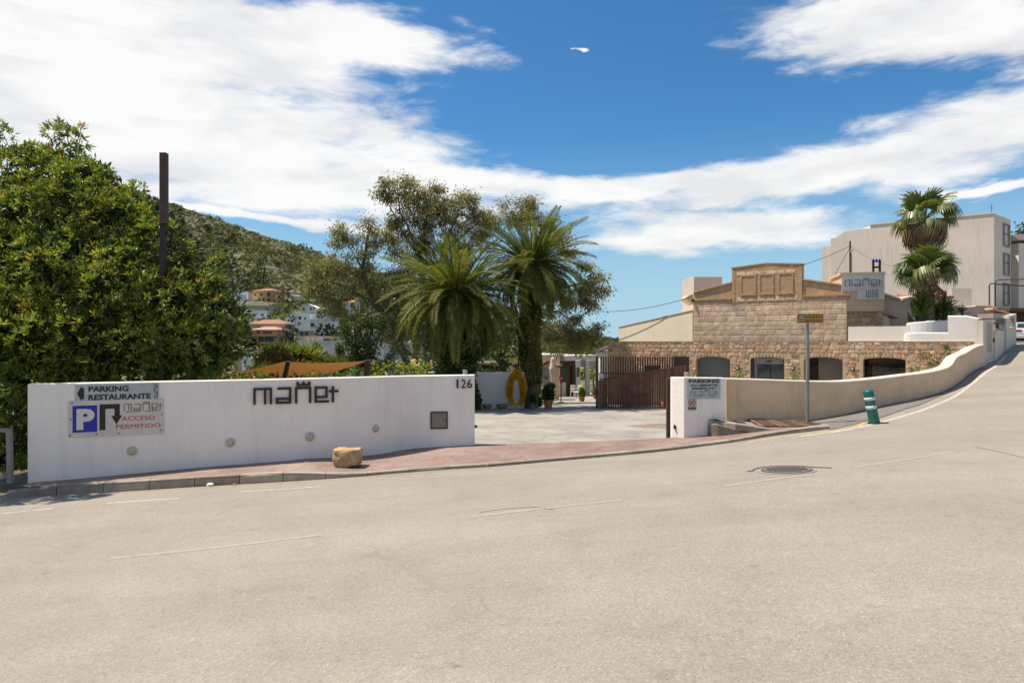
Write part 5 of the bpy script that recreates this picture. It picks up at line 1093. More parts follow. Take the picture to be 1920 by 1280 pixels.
def scrub():
    n = 34000; V = []
    u = rng.uniform(-1.15, .2, n*3); y = 130+ (rng.random(n*3)**.7)*370; x = u*y
    nz_ = np.array([mn.noise(Vector((a*.03, b*.03, 0))) for a, b in zip(x, y)])
    k = rng.random(n*3) < (.62+nz_*.6)
    for hx, hy, hw, hd in HOUSES: k &= ~((np.abs(x-hx) < hw+2) & (y > hy-16) & (y < hy+hd+2))
    x, y = x[k][:n], y[k][:n]; z = hillz(x, y)
    s = np.exp(rng.normal(size=len(x))*.42)*.75; big = rng.random(len(x)) < .02; s = np.where(big, s*2.3, s)
    nl = 16; o = rng.normal(size=(len(x), nl, 3)); o[..., 2] = np.abs(o[..., 2])*.8; c = np.stack([x, y, z], 1)[:, None]+unit(o)*(s[:, None, None]*(.55+.35*rng.random((len(x), nl, 1))))*np.array([1.25, 1.25, .85])
    D = o+rng.normal(size=o.shape)*.8; L_ = np.repeat(s*.95, nl)
    me = np_mesh('scrub', leaf_quads(c.reshape(-1, 3), D.reshape(-1, 3), L_, L_*.42), 4, leaf_green('scrub_leaf', (0.075, 0.082, 0.036), (0.125, 0.126, 0.060), (0.20, 0.185, 0.10), tr=.2, rough=.8, spec=.1))
    tag(link('hill_scrub', me), kind='stuff')
scrub()
# street lamp on the hillside road
b = P(449.5, 590, 150); t = thing('street_lamp', 'tall grey street lamp with twin slanting arms in front of the white villa', 'street lamp', b)
MB().tube([tuple(b), tuple(P(449.5, 527, 150))], .12, 6).build('pole', GREYM, t)
MB().bar(P(449.5, 528, 150), P(456, 522, 150), .14).build('arm', GREYM, t); MB().box(tuple(P(454, 523.5, 150)), (.8, .4, .14)).build('lamp_head', GREYM, t)
MB().bar(P(449.5, 528, 150), P(436, 526.6, 150), .08).build('arm', GREYM, t); MB().box(tuple(P(437, 526.8, 150)), (1.1, .4, .16)).build('lamp_head', mat('lamp_white', (.6, .6, .6)), t)

# ================================================================== SHADE SAILS
SAIL = mat('orange_sail_cloth', (0.62, 0.26, 0.12), (0.56, 0.235, 0.105), scale=.9, rough=.85, transl=.07)
def sail(lab, corners, mt, posts, sag=.25, group=None):
    """corners: four points in order; bilinear patch with sag and edge curve"""
    c = [Vector(p) for p in corners]; t = thing('shade_sail', lab, 'sail', c[0], group); n = 14; m = MB(); V = []
    for i in range(n+1):
        for j in range(n+1):
            u, v = i/n, j/n; uu = .5+(u-.5)*(1-.16*4*v*(1-v)); vv = .5+(v-.5)*(1-.16*4*u*(1-u))
            p = c[0].lerp(c[1], uu).lerp(c[3].lerp(c[2], uu), vv); p.z -= sag*4*u*(1-u)*4*v*(1-v)*.5; V.append(p)
    m.add(V, [(i*(n+1)+j, (i+1)*(n+1)+j, (i+1)*(n+1)+j+1, i*(n+1)+j+1) for i in range(n) for j in range(n)]); m.build('cloth', mt, t, smooth=True)
    return t
A_, B_, C_, D_ = P(300, 722, 20.5), P(537, 677, 16.6), P(692, 675.5, 21.5), P(600, 716, 25)
sail('orange shade sail stretched above the long white wall', [A_, B_, C_, D_], SAIL, None, .35)
m_ = [(540, 679, 533, 712, 16.4, 'tilted dark brown sail post in the middle of the orange sail', 7, DARKM), (690, 676, 688, 712, 21.4, 'rusty brown upright post at the right tip of the orange sail', 9.5, mat('rust_post', (0.11, 0.05, 0.032), (0.08, 0.038, 0.027), scale=6))]
for a, b, c, d, Y, lab, w, mt in m_:
    bse = P(c-(2 if a < 600 else 0)*2, 780, Y); t = thing('sail_post', lab, 'post', bse, 'posts of the orange sail')
    tp = P(a, b, Y); dr = (tp-P(c, d, Y)); MB().bar(tp, tp-dr.normalized()*2.6, w/F*Y).build('post', mt, t)
    MB().box(tuple(tp+Vector((0, 0, .01))), (w/F*Y*1.15, w/F*Y*1.15, .03)).build('cap', GREYM, t)
sail('pale orange sail behind the ivy palm, over the dark garden bar', [P(893, 684, 38), P(980, 669, 37), P(1000, 668, 42), P(905, 683, 43)], mat('tan_sail_cloth', (0.50, 0.30, 0.15), (0.44, 0.26, 0.13), scale=1, transl=.35), None, .2)
# ================================================================== COURTYARD
Y0 = 32.0
yw = thing('yard_wall', 'low white wall at the back of the courtyard behind the yellow sculpture', 'wall', yp(940, Y0))
def slab(name, px0, px1, pyt, Y, mt, parent, th=.25, pyb=None, zb=None, Yb=None, bev=.012):
    Yb = Yb or Y; a = Vector((PX(px0, Y), Y, 0)); b = Vector((PX(px1, Yb), Yb, 0)); d = b-a; L_ = d.length; rz = math.atan2(d.y, d.x)
    zt_ = ZP(pyt, (Y+Yb)/2); zb_ = zb if zb is not None else (ZP(pyb, (Y+Yb)/2) if pyb else YD(a.x, Y)-.1); c = (a+b)/2; n = Vector((-math.sin(rz), math.cos(rz), 0)); c = c+n*th/2
    return MB().box((c.x, c.y, (zt_+zb_)/2), (L_, th, zt_-zb_), rz=rz, bev=bev).build(name, mt, parent)
slab('wall_body', 705, 985, 697.5, Y0, mat('yard_white', (0.84, 0.81, 0.78), (0.78, 0.75, 0.72), scale=1, streak=.1), yw)
cl = thing('gate_post', 'brown steel post between the white yard wall and the tall palm trunk', 'post', yp(988, 31.9)); slab('post', 983.5, 990.5, 697, 31.9, BROWN, cl, .16)
# yellow spiky ring sculpture
def sculpture():
    Y = 31.2; b = yp(967, Y); t = thing('sculpture', 'yellow spiky ring sculpture standing in front of the white yard wall', 'sculpture', b)
    cx, cz = PX(968, Y), ZP(729.5, Y); rx, rz_ = 11.5/F*Y, 27/F*Y; m = MB()
    YM = mat('yellow_painted_metal', (0.62, 0.36, 0.015), (0.50, 0.27, 0.01), rnd='island', rndv=.2, rough=.5)
    pts = [(cx+rx*math.cos(a), Y, cz+rz_*math.sin(a)) for a in np.linspace(0, 2*math.pi, 40)]; MB().tube(pts, .035, 6).build('ring', YM, t)
    C = []; D = []
    for i in range(1800):
        a = random.uniform(0, 6.283); e = random.uniform(0, 6.283); rr_ = Vector((rx*math.cos(a), 0, rz_*math.sin(a))); out = Vector((math.cos(a), 0, math.sin(a)*.6)); tg = Vector((-math.sin(a)*rx, 0, math.cos(a)*rz_)).normalized()*(1 if math.cos(a) > 0 else -1)
        d = out*math.cos(e)*.8+Vector((0, 1, 0))*math.sin(e)*.8+tg*.9; C.append([cx+rr_.x, Y, cz+rr_.z]); D.append(list(d))
    o = link('spikes', np_mesh('spikes', leaf_quads(np.array(C), np.array(D), .34*(.6+.6*rng.random(1800)), .026), 4, YM), t, None, True); o['kind'] = 'stuff'
    MB().tube([(cx, Y, b.z-.02), (cx, Y, cz-rz_)], .05, 8).build('stand', YM, t)
sculpture()
TERRA = mat('terracotta_pot', (0.36, 0.135, 0.075), (0.28, 0.105, 0.06), scale=4, bump=.2); STONEP = mat('sand_bowl', (0.33, 0.24, 0.16), (0.26, 0.19, 0.13), scale=5, bump=.5)
for px, r, lab in ((913, 10, 'shallow stone planter bowl at the left foot of the white yard wall'), (941, 12, 'shallow stone planter bowl next to the yellow sculpture')):
    Y = 31.3; b = yp(px, Y); t = thing('planter_bowl', lab, 'planter', b, 'planter bowls by the yard wall'); q = r/F*Y
    MB().lathe([(q*.55, 0), (q*.62, .03), (q*.9, .14), (q, .19), (q, .215), (q*.92, .215), (q*.9, .19)], n=20).build('bowl', STONEP, t, world=False)
    MB().lathe([(q*.88, .16), (.01, .19)], n=16).build('earth', SOIL, t, world=False)
def potted(px, pyb, pot_w, pot_h, bw, bh, Y, lab, mt=DG, cone=True, pm=None):
    b = P(px, pyb, Y); b.z = YD(b.x, Y); t = thing('potted_bush', lab, 'potted plant', b, 'potted bushes in the yard'); q = pot_w/2/F*Y; h = pot_h/F*Y
    MB().lathe([(q*.72, 0), (q*.9, h*.8), (q, h*.82), (q*1.02, h), (q*.92, h), (q*.9, h*.92)], n=20).build('pot', pm or TERRA, t, world=False)
    MB().lathe([(q*.89, h*.9), (.01, h*.93)], n=14).build('earth', SOIL, t, world=False)
    W_ = bw/2/F*Y; Hh = bh/F*Y; bl = []
    for i in range(9):
        u = i/8; rad = W_*(math.sin(math.pi*min(1, .22+u*.78))**.7 if cone else .75); a = i*2.4; bl.append((b.x+math.cos(a)*(W_-rad*.8)*.5, b.y+math.sin(a)*(W_-rad*.8)*.5, b.z+h+Hh*(.12+.78*u), max(.1, rad*.62)))
    crown(t, bl, mt, 1500, .10, 12, .08, .026, name='foliage'); MB().tube([(0, 0, h*.8), (0, 0, h+Hh*.5)], .03, 6).build('stem', BARK, t, world=False)
potted(1028, 762, 18, 18, 26, 28, 31.0, 'terracotta pot with a dense dark cone-shaped bush beside the tall palm trunk')
potted(1091, 747, 12, 10, 15, 13, 41, 'smaller terracotta pot with a round shrub in front of the pavilion', MG, False)
potted(1116, 741, 9, 9, 10, 9, 46, 'terracotta pot half hidden behind the slatted fence', MG, False)
potted(998, 760, 10, 14, 12, 10, 31.0, 'greenish urn with a low plant at the foot of the tall palm', DG2, False, mat('glazed_urn', (0.14, 0.16, 0.14), (0.10, 0.12, 0.105), rough=.6))
potted(1007, 753, 8, 3, 20, 12, 33.4, 'dark low plant between the tall palm and the terracotta pot', DG2, False)

# guard kiosk
Yk = 44.0; g = YD(2.5, Yk)
kb = thing('guard_kiosk', 'small beige kiosk with a dark pitched roof and a barred pale door', 'kiosk', (PX(1030, Yk), Yk, g))
BEI = mat('beige_render', (0.62, 0.47, 0.31), (0.56, 0.42, 0.28), scale=1.2, streak=.15); 
slab('wall', 1012, 1048, 684, Yk, BEI, kb, 1.4, pyb=None, zb=g-.05)
xa, xm, xb = PX(1010.5, Yk), PX(1024, Yk), PX(1050.5, Yk); zr, zl = ZP(680.3, Yk), ZP(688, Yk)
xm = PX(1027, Yk)
MB().prism([(PX(1012, Yk), Yk+.02, zl-.05), (PX(1048, Yk), Yk+.02, zl-.05), (xm, Yk+.02, zr)], (0, 1.3, 0)).build('gable', BEI, kb)
RT = mat('dark_roof_tile', (0.055, 0.03, 0.028), (0.08, 0.045, 0.04), scale=6, rough=.6)
for s, x in ((-1, xa), (1, xb)):
    q = MB(); q.prism([(x, Yk-.25, zl-.05), (xm, Yk-.25, zr+.06), (xm, Yk-.25, zr+.16), (x, Yk-.25, zl+.05)], (0, 1.9, 0)); q.build('roof_slope', RT, kb)
f = Fr((PX(1017, Yk), Yk-.01, ZP(721.5, Yk)), (1, 0, 0)); w = 12/F*Yk; h = 31/F*Yk
m = MB(); f.rect(m, 0, 0, w, h, 0, .02); dr = m.build('door', mat('pale_blue_door', (0.45, 0.50, 0.55), (0.38, 0.42, 0.47), scale=3), kb)
for k in range(5): m = MB(); f.rect(m, w*(.04+.22*k), 0, w*(.04+.22*k)+.02, h, .03, .045); m.build('bar', INK, dr)
m = MB(); f.rect(m, 0, h*.48, w, h*.5, .028, .046); m.build('bar', INK, dr); m = MB(); f.disc(m, w*.6, h*.4, .06, .05, .09, 8); m.build('lock', INK, dr)
f = Fr((PX(1007, Yk-.3), Yk-.3, ZP(710.5, Yk-.3)), (1, 0, 0)); t = thing('menu_board', 'thin framed board left of the kiosk door', 'board', f(0, 0)); w = 9/F*Yk; h = 14/F*Yk; m = MB()
for r in ((0, 0, w, .03), (0, h-.03, w, h), (0, .03, .03, h-.03), (w-.03, .03, w, h-.03)): f.rect(m, *r, 0, .03)
m.build('frame', INK, t); m = MB(); f.rect(m, .03, .03, w-.03, h-.03, 0, .01); m.build('board', mat('board_tan', (.42, .33, .22)), t); MB().bar(f(w*.3, 0, .02), f(w*.3, -1.1, .02), .03).build('leg', INK, t); MB().bar(f(w*.7, 0, .02), f(w*.7, -1.1, .02), .03).build('leg', INK, t)
# closed parasol
b = P(1036.5, 738, 42.5); b.z = YD(b.x, 42.5); t = thing('closed_parasol', 'closed cream parasol standing in front of the kiosk', 'parasol', b); zt_ = ZP(668.5, 42.5)-b.z
MB().lathe([(.05, zt_-1.75), (.10, zt_-1.5), (.16, zt_-1.1), (.23, zt_-.75), (.19, zt_-.55), (.15, zt_-.35), (.13, zt_-.15), (.03, zt_)], (0, 0, 0), 10).build('canopy', mat('cream_canvas', (0.62, 0.54, 0.42), (0.50, 0.43, 0.33), scale=5), t, world=False)
MB().tube([(0, 0, 0), (0, 0, zt_)], .03, 8).build('pole', GREYM, t, world=False); MB().lathe([(.3, 0), (.3, .08), (.05, .1)], n=16).build('base', CONC2, t, world=False)
# no entry sign
b = P(1052, 750, 39); b.z = YD(b.x, 39); t = thing('entry_sign', 'red no-entry sign with a red tag below on a thin dark pole', 'sign', b); zc = ZP(708.5, 39)-b.z
MB().tube([(0, 0, 0), (0, 0, zc+.3)], .03, 8).build('pole', DARKM, t, world=False)
f = Fr((b.x, 39-.04, b.z), (1, 0, 0)); m = MB(); f.poly(m, rr(-.10, zc-.16, .10, zc+.14, .04), 0, .02); m.build('red_plate', RED, t); m = MB(); f.rect(m, -.07, zc-.03, .07, zc+.02, .022, .026); m.build('white_bar', SW, t); m = MB(); f.rect(m, -.05, zc-.34, .05, zc-.24, 0, .02); m.build('red_tag', RED, t)
MB().lathe([(.2, 0), (.2, .03), (.04, .05)], n=14).build('base', DARKM, t, world=False)
# pavilion with columns
Yp = 52.0; g = YD(4, Yp); pv = thing('pavilion', 'flat-roofed beige and white pavilion with square columns and a green doorway', 'pavilion', (PX(1060, Yp), Yp, g))
PWH = mat('pavilion_white', (0.62, 0.585, 0.53), (0.56, 0.52, 0.47), scale=.8, streak=.15)
slab('wall', 1000, 1050, 666, 50.5, BEI, pv, 5, zb=g); slab('fascia', 1059, 1135, 666, Yp, PWH, pv, 5, pyb=675.5, Yb=Yp+3)
slab('roof', 998, 1059, 664.5, 50.3, PWH, pv, 6, pyb=666.3)
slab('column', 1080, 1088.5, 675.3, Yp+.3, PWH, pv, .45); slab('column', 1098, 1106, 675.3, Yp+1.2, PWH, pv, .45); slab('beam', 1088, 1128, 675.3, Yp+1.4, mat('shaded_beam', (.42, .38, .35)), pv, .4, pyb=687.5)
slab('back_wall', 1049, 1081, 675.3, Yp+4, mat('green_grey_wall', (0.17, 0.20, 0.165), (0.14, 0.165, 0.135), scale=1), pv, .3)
slab('door_leaf', 1050, 1069, 689, Yp+1.5, mat('green_door', (0.115, 0.165, 0.14), (0.09, 0.13, 0.11), scale=1, rough=.4), pv, .08); slab('red_curtain', 1069, 1073.5, 686, Yp+1.4, mat('dark_red', (0.13, 0.018, 0.015)), pv, .08)
slab('counter', 1048, 1061, 717, Yp-.6, PWH, pv, .4)
f = Fr((PX(1054.5, Yp-.1), Yp+1.3, ZP(683.5, Yp+1.3)), (1, 0, 0)); m = MB(); f.disc(m, 0, 0, .12, 0, .03, 16); m.build('clock', PWH, pv)
f = Fr((PX(1081.3, Yp+.28), Yp+.28, ZP(706, Yp+.28)), (1, 0, 0))
for k in range(2): m = MB(); f.rect(m, .0+k*.13, 0, .09+k*.13, .7, 0, .03); m.build('poster', mat('poster_dark', (0.12, .09, .07)), pv)
slab('side_wall', 1112, 1122, 690, Yp+1.5, PWH, pv, .3, pyb=700)
wd = thing('cottage', 'small house corner with a dark overhanging eave behind the left end of the stone wall', 'house', (PX(1135, 48), 48, YD(8, 48))); slab('wall', 1127, 1150, 659, 48, mat('pavilion_white', None), wd, 3); MB().prism([P(1123, 660, 47.6), P(1150, 650, 47.6), P(1150, 648, 47.6), P(1123, 658.3, 47.6)], (0, 3.4, 0)).build('eave', RT, wd)
# white plastic chairs by the pavilion
def chair(px, Y, rz, lab):
    b = P(px, 740, Y); b.z = YD(b.x, Y); t = thing('garden_chair', lab, 'chair', b, 'garden chairs by the pavilion', rz); c = mat('white_plastic', (0.6, 0.58, 0.53))
    MB().box((0, 0, .43), (.46, .44, .04), bev=.01).build('seat', c, t, world=False); MB().box((0, .22, .68), (.44, .04, .45), bev=.01).build('backrest', c, t, world=False)
    for x in (-.2, .2):
        for y in (-.19, .21): MB().bar((x*1.08, y, 0), (x, y, .42), .035).build('leg', c, t, world=False)
        MB().box((x*1.1, 0, .63), (.05, .44, .03)).build('armrest', c, t, world=False)
chair(1078, 48.5, .6, 'white garden chair at the left column of the pavilion'); chair(1084, 47.5, -.8, 'white garden chair just behind the smaller potted shrub')
t = thing('bistro_stool', 'dark stool with a pale seat beside the kiosk, left of the terracotta pot', 'stool', yp(1013, 43)); MB().lathe([(.2, .72), (.2, .77)], n=14).build('seat', PWH, t, world=False)
for k in range(4): a = k*1.57+.4; MB().bar((math.cos(a)*.2, math.sin(a)*.2, 0), (math.cos(a)*.1, math.sin(a)*.1, .72), .03).build('leg', DARKM, t, world=False)
# garden bar under the small sail
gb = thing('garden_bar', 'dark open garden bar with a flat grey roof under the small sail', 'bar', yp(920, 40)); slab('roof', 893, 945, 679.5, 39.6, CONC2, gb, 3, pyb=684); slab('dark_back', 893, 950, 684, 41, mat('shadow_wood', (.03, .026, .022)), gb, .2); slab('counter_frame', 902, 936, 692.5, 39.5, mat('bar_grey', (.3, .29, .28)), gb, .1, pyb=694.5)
slab('end_wall', 957, 964, 673, 39.2, mat('pavilion_white', None), gb, .3); slab('side_wall', 964, 980, 676, 40, BEI, gb, .3); slab('window', 966, 969, 681, 39.95, SHUT, gb, .06, pyb=694)

# slatted timber fences
SL = mat('fence_slat', (0.15, 0.070, 0.043), (0.105, 0.049, 0.03), rnd='object', rndv=.3, scale=3, c3=(0.19, 0.098, 0.063), rough=.7)
fe = thing('slatted_fence', 'dark brown vertical slat fence with a sloping top in front, right side of the yard', 'fence', yp(1200, 32.2)); Yf = 32.2
pxs = np.arange(1124, 1289, 4.35)
def ftop(px): return 708.5+(px-1131)*(684-708.5)/(1287-1131)
me_s = {}
for i, px in enumerate(pxs):
    x = PX(px, Yf); zb_ = YD(x, Yf)+.08; zt_ = ZP(max(ftop(px), 684) if px > 1131 else 712, Yf); MB().box((0, 0, 0), (.094, .035, zt_-zb_)).build('slat', SL, fe, world=False, loc=Vector((x, Yf, (zt_+zb_)/2))-fe.location)
MB().bar((PX(1124, Yf), Yf+.05, YD(0, Yf)+.2), (PX(1289, Yf), Yf+.05, YD(0, Yf)+.2), .05).build('rail', BROWN, fe); MB().bar((PX(1130, Yf), Yf+.05, ZP(711.5, Yf)), (PX(1289, Yf), Yf+.05, ZP(687, Yf)), .06).build('rail', BROWN, fe)
MB().box((PX(1206, Yf), Yf, YD(0, Yf)+.03), (PX(1291, Yf)-PX(1119, Yf), .06, .06)).build('bottom_plate', BROWN, fe)
fb = thing('slatted_fence', 'taller lighter slat fence rising behind the sloping one', 'fence', yp(1200, 33.6)); Yg = 33.6
slab('end_post', 1117.5, 1122, 667.5, Yf-.05, BROWN, fb, .12)
for i, px in enumerate(np.arange(1127, 1264, 4.6)):
    x = PX(px, Yg); zb_ = YD(x, Yg); zt_ = ZP(668.5, Yg); MB().box((0, 0, 0), (.078, .03, zt_-zb_)).build('slat', SL, fb, world=False, loc=Vector((x, Yg, (zt_+zb_)/2))-fb.location)
slab('solid_panel', 1263, 1292.5, 667.8, Yg-.02, BROWN, fb, .05, pyb=712); MB().bar((PX(1122, Yg), Yg+.04, ZP(700, Yg)), (PX(1263, Yg), Yg+.04, ZP(700, Yg)), .05).build('rail', BROWN, fb); slab('hatch', 1210, 1238, 685, Yg-.03, BROWN, fb, .03, pyb=696)
f = Fr((PX(1123, Yf-.1), Yf-.1, ZP(711.5, Yf-.1)), (1, 0, 0)); t = thing('fence_notice', 'small white notice on the left post of the slatted fence', 'sign', f(0, 0)); m = MB(); f.rect(m, 0, 0, .21, .28, 0, .01); m.build('plate', SW, t); m = MB(); f.rect(m, .01, .015, .20, .07, .011, .014); m.build('dark_strip', mat('strip_blue', (.07, .08, .12)), t); m = MB(); f.poly(m, [(.07, .13), (.12, .2), (.14, .19), (.1, .12)], .011, .014); m.build('pictogram', INK, t)
b = P(1241.5, 757, 31.6); b.z = YD(b.x, 31.6); t = thing('traffic_cone', 'small red and white striped cone by the slatted fence', 'cone', b)
MB().lathe([(.13, 0), (.13, .03), (.085, .035), (.035, .40), (.03, .40)], n=14).build('cone', RED, t, world=False)
for z0 in (.10, .24): MB().lathe([(.088-.125*(z0), z0), (.088-.125*(z0+.075), z0+.075)], n=14).build('white_band', SW, t, world=False)

# ================================================================== STONE BUILDING
SA = Vector((PX(1140, 39), 39, 0)); SB = Vector((PX(1846, 29), 29, 0)); SD = (SB-SA).normalized(); SL_ = (SB-SA).length; GZ = YD(10, 34)-.1
def s_at(px, o=SA, d=SD):
    k = (px-960)/F; return (k*o.y-o.x)/(d.x-k*d.y)
def Ys(px): return SA.y+SD.y*s_at(px)
sf = Fr((SA.x, SA.y, 0), SD)
STN = mat('rubble_stone', None, ramp=[(0.30, 0.185, 0.11), (0.48, 0.31, 0.185), (0.58, 0.41, 0.26), (0.30, 0.235, 0.18), (0.50, 0.27, 0.135), (0.62, 0.46, 0.31), (0.42, 0.27, 0.16)], rnd='object', rndv=.35, scale=7, bump=.8, bscale=30)
STNI = mat('rubble_stone_small', None, ramp=[(0.30, 0.185, 0.11), (0.48, 0.31, 0.185), (0.58, 0.41, 0.26), (0.30, 0.235, 0.18), (0.50, 0.27, 0.135)], rnd='island', rndv=.35, scale=7, bump=.8, bscale=30)
MORT = mat('lime_mortar', (0.52, 0.38, 0.25), (0.43, 0.31, 0.20), scale=3, bump=.8, bscale=25)
sb = thing('stone_wall', 'long rubble stone front wall with four shallow-arched openings', 'wall', (SA.x+8, (SA.y+SB.y)/2, GZ))
ops = []
for px0, px1, pys, pyc in ((1305, 1369, 676, 668.5), (1407, 1470.5, 674, 670), (1507, 1580, 676, 669.5), (1618, 1698, 676, 670.5)):
    s0, s1 = s_at(px0), s_at(px1); Ym = Ys((px0+px1)/2); ops.append((s0, s1, ZP(pys, Ym), ZP(pyc, Ym)))
TH = .45; TOP = EYE
def arch_z(op, s): q = (s-(op[0]+op[1])/2)/((op[1]-op[0])/2); return op[2]+(op[3]-op[2])*math.sqrt(max(0, 1-q*q*.96))
m = MB(); edges = [0]
for o in ops: edges += list(np.linspace(o[0], o[1], 11))
edges.append(SL_)
for a, b in zip(edges, edges[1:]):
    op = next((o for o in ops if o[0]-1e-6 <= a and b <= o[1]+1e-6), None)
    za, zb_ = (arch_z(op, a+1e-4), arch_z(op, b-1e-4)) if op else (GZ-.3, GZ-.3)
    m.prism([sf(a, za), sf(b, zb_), sf(b, TOP-.02), sf(a, TOP-.02)], -sf.n*TH)
m.build('wall_core', MORT, sb)
MB().box((0, 0, 0), (SL_+.04, TH+.06, .03), rz=math.atan2(SD.y, SD.x)).build('coping', mat('coping_stone', (0.55, 0.43, 0.30), (0.45, 0.35, 0.24), scale=3), sb, world=False, loc=sf(SL_/2, TOP-.005, -TH/2)-sb.location)
def stone_mesh(name, w, h, seed, n=8, dep=.04, mt=None, round_=.5):
    r_ = random.Random(seed); pts = []
    for k in range(n):
        a = 2*math.pi*(k+r_.uniform(-.25, .25))/n; ca, sa = math.cos(a), math.sin(a); e = round_
        x = math.copysign(abs(ca)**e, ca)*w/2*r_.uniform(.86, 1.0); z = math.copysign(abs(sa)**e, sa)*h/2*r_.uniform(.86, 1.0); pts.append((x, z))
    V = [(x, 0, z) for x, z in pts]+[(x*.97, -dep*.7, z*.95) for x, z in pts]+[(x*.75, -dep, z*.7) for x, z in pts]
    m = MB().add(V, [(i, (i+1) % n, (i+1) % n+n, i+n) for i in range(n)]+[(i+n, (i+1) % n+n, (i+1) % n+2*n, i+2*n) for i in range(n)]+[tuple(range(2*n, 3*n))]); return m
SM = [stone_mesh('stone', 1, 1, s, 7+s % 3, 1.0).mesh('stone', STN) for s in range(10)]
rzS = math.atan2(SD.y, SD.x)
cand = []; z = TOP-.03; rr2 = random.Random(3)
while z > EYE-2.2:
    h = rr2.uniform(.10, .24); s = rr2.uniform(0, .1)
    while s < SL_-.1:
        w = rr2.uniform(.12, .44)*(.7+h*2); cs, cz = s+w/2, z-h/2
        bad = any(o[0]-.02-w*.4 < cs < o[1]+.02+w*.4 and cz-h*.42 < arch_z(o, min(max(cs, o[0]), o[1]))+.17 for o in ops)
        if not bad and s+w < SL_: cand.append((cs, cz+rr2.uniform(-.02, .02), w*.98, h*(.85+.35*rr2.random())))
        s += w
    z -= h
for o in ops:                       # upright stones over each arch
    k = int((o[1]-o[0])/.15)
    for i in range(k): s = o[0]+(i+.5)*(o[1]-o[0])/k; cand.append((s, arch_z(o, s)+.11, .12, .20))
vis = []
def tan_top(px): return np.interp(px, [1261, 1362, 1500, 1560, 1650, 1740, 1779, 1786, 1811, 1833, 1846], [707, 708, 712, 713, 707, 696, 684, 678, 659, 646, 643])
for c in cand:
    p = sf(c[0], c[1]); px = 960+F*p.x/p.y; py = 640-F*(p.z-EYE)/p.y; v = py < (tan_top(px) if px > 1262 else (690 if px > 1124 else 0)); vis.append((not v, -c[2]*c[3]/p.y**2, c))
vis.sort(key=lambda q: (q[0], q[1]))
rest = []; r5 = random.Random(4)
for i, (_, _, c) in enumerate(vis):
    if i < 298:
        o = bpy.data.objects.new('stone', SM[i % 10]); COL.objects.link(o); o.parent = sb; o.location = sf(c[0], c[1], .0)-sb.location; o.rotation_euler = (0, r5.uniform(-.14, .14), rzS); o.scale = (c[2], .014+.014*rr2.random(), c[3])
    else: rest.append(c)
m = MB()
for i, c in enumerate(rest):
    q = stone_mesh('s', c[2], c[3], i, 6, .022); m.add([Matrix.Translation(sf(c[0], c[1])) @ (Matrix.Rotation(rzS, 4, 'Z') @ Vector(v)) for v in q.v], q.f)
o = m.build('small_stones', STNI, sb); o['kind'] = 'stuff'
# what stands in the openings
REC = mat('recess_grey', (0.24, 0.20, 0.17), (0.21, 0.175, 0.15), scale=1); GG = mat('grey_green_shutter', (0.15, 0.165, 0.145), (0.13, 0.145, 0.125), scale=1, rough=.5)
bk = thing('porch', 'shaded grey porch behind the arches of the rubble wall', 'porch', (SA.x+8, 36, GZ))
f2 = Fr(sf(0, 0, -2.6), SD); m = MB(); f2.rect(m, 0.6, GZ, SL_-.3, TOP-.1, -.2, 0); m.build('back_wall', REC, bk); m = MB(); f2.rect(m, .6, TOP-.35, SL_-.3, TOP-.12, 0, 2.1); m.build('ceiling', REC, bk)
o = ops[0]; t = thing('shutter', 'plain grey-green shutter filling the first arch', 'shutter', sf((o[0]+o[1])/2, GZ)); m = MB(); pts = [(o[0], GZ)]+[(o[1], GZ)]+[(s, arch_z(o, s)-.01) for s in np.linspace(o[1]-.01, o[0]+.01, 14)]; sf.poly(m, pts, -.36, -.30); m.build('panel', GG, t)
o = ops[1]; t = thing('sliding_door', 'dark glazed sliding door with a grey head in the second arch', 'door', sf((o[0]+o[1])/2, GZ))
w = o[1]-o[0]; hd = mat('door_head_grey', (0.25, 0.245, 0.235), rough=.5)
m = MB(); sf.rect(m, o[0]+.08*w, o[3]-.33, o[1]-.02*w, o[3]-.04, -.30, -.18); m.build('door_head', hd, t); m = MB(); sf.rect(m, o[0]+.08*w, GZ, o[0]+.17*w, o[3]-.33, -.30, -.2); m.build('jamb', hd, t)
m = MB(); sf.rect(m, o[0]+.17*w, GZ, o[1]-.03*w, o[3]-.33, -.30, -.26); m.build('glass', glass(), t); m = MB(); sf.rect(m, o[0], GZ, o[0]+.07*w, o[2], -.2, -.05); m.build('side_board', mat('dark_red_wood', (0.10, 0.04, 0.03)), t); m = MB(); sf.rect(m, o[1]-.03*w, GZ, o[1]+.0, o[2], -.2, -.05); m.build('side_board', mat('dark_red_wood', None), t); m = MB(); sf.rect(m, o[0]+.45*w, o[3]-.23, o[0]+.6*w, o[3]-.17, -.178, -.15); m.build('sensor', BLACK, t)
m = MB(); sf.rect(m, o[0]+.55*w, GZ, o[0]+.58*w, o[3]-.33, -.26, -.24); m.build('door_stile', INK, t)
o = ops[3]; 
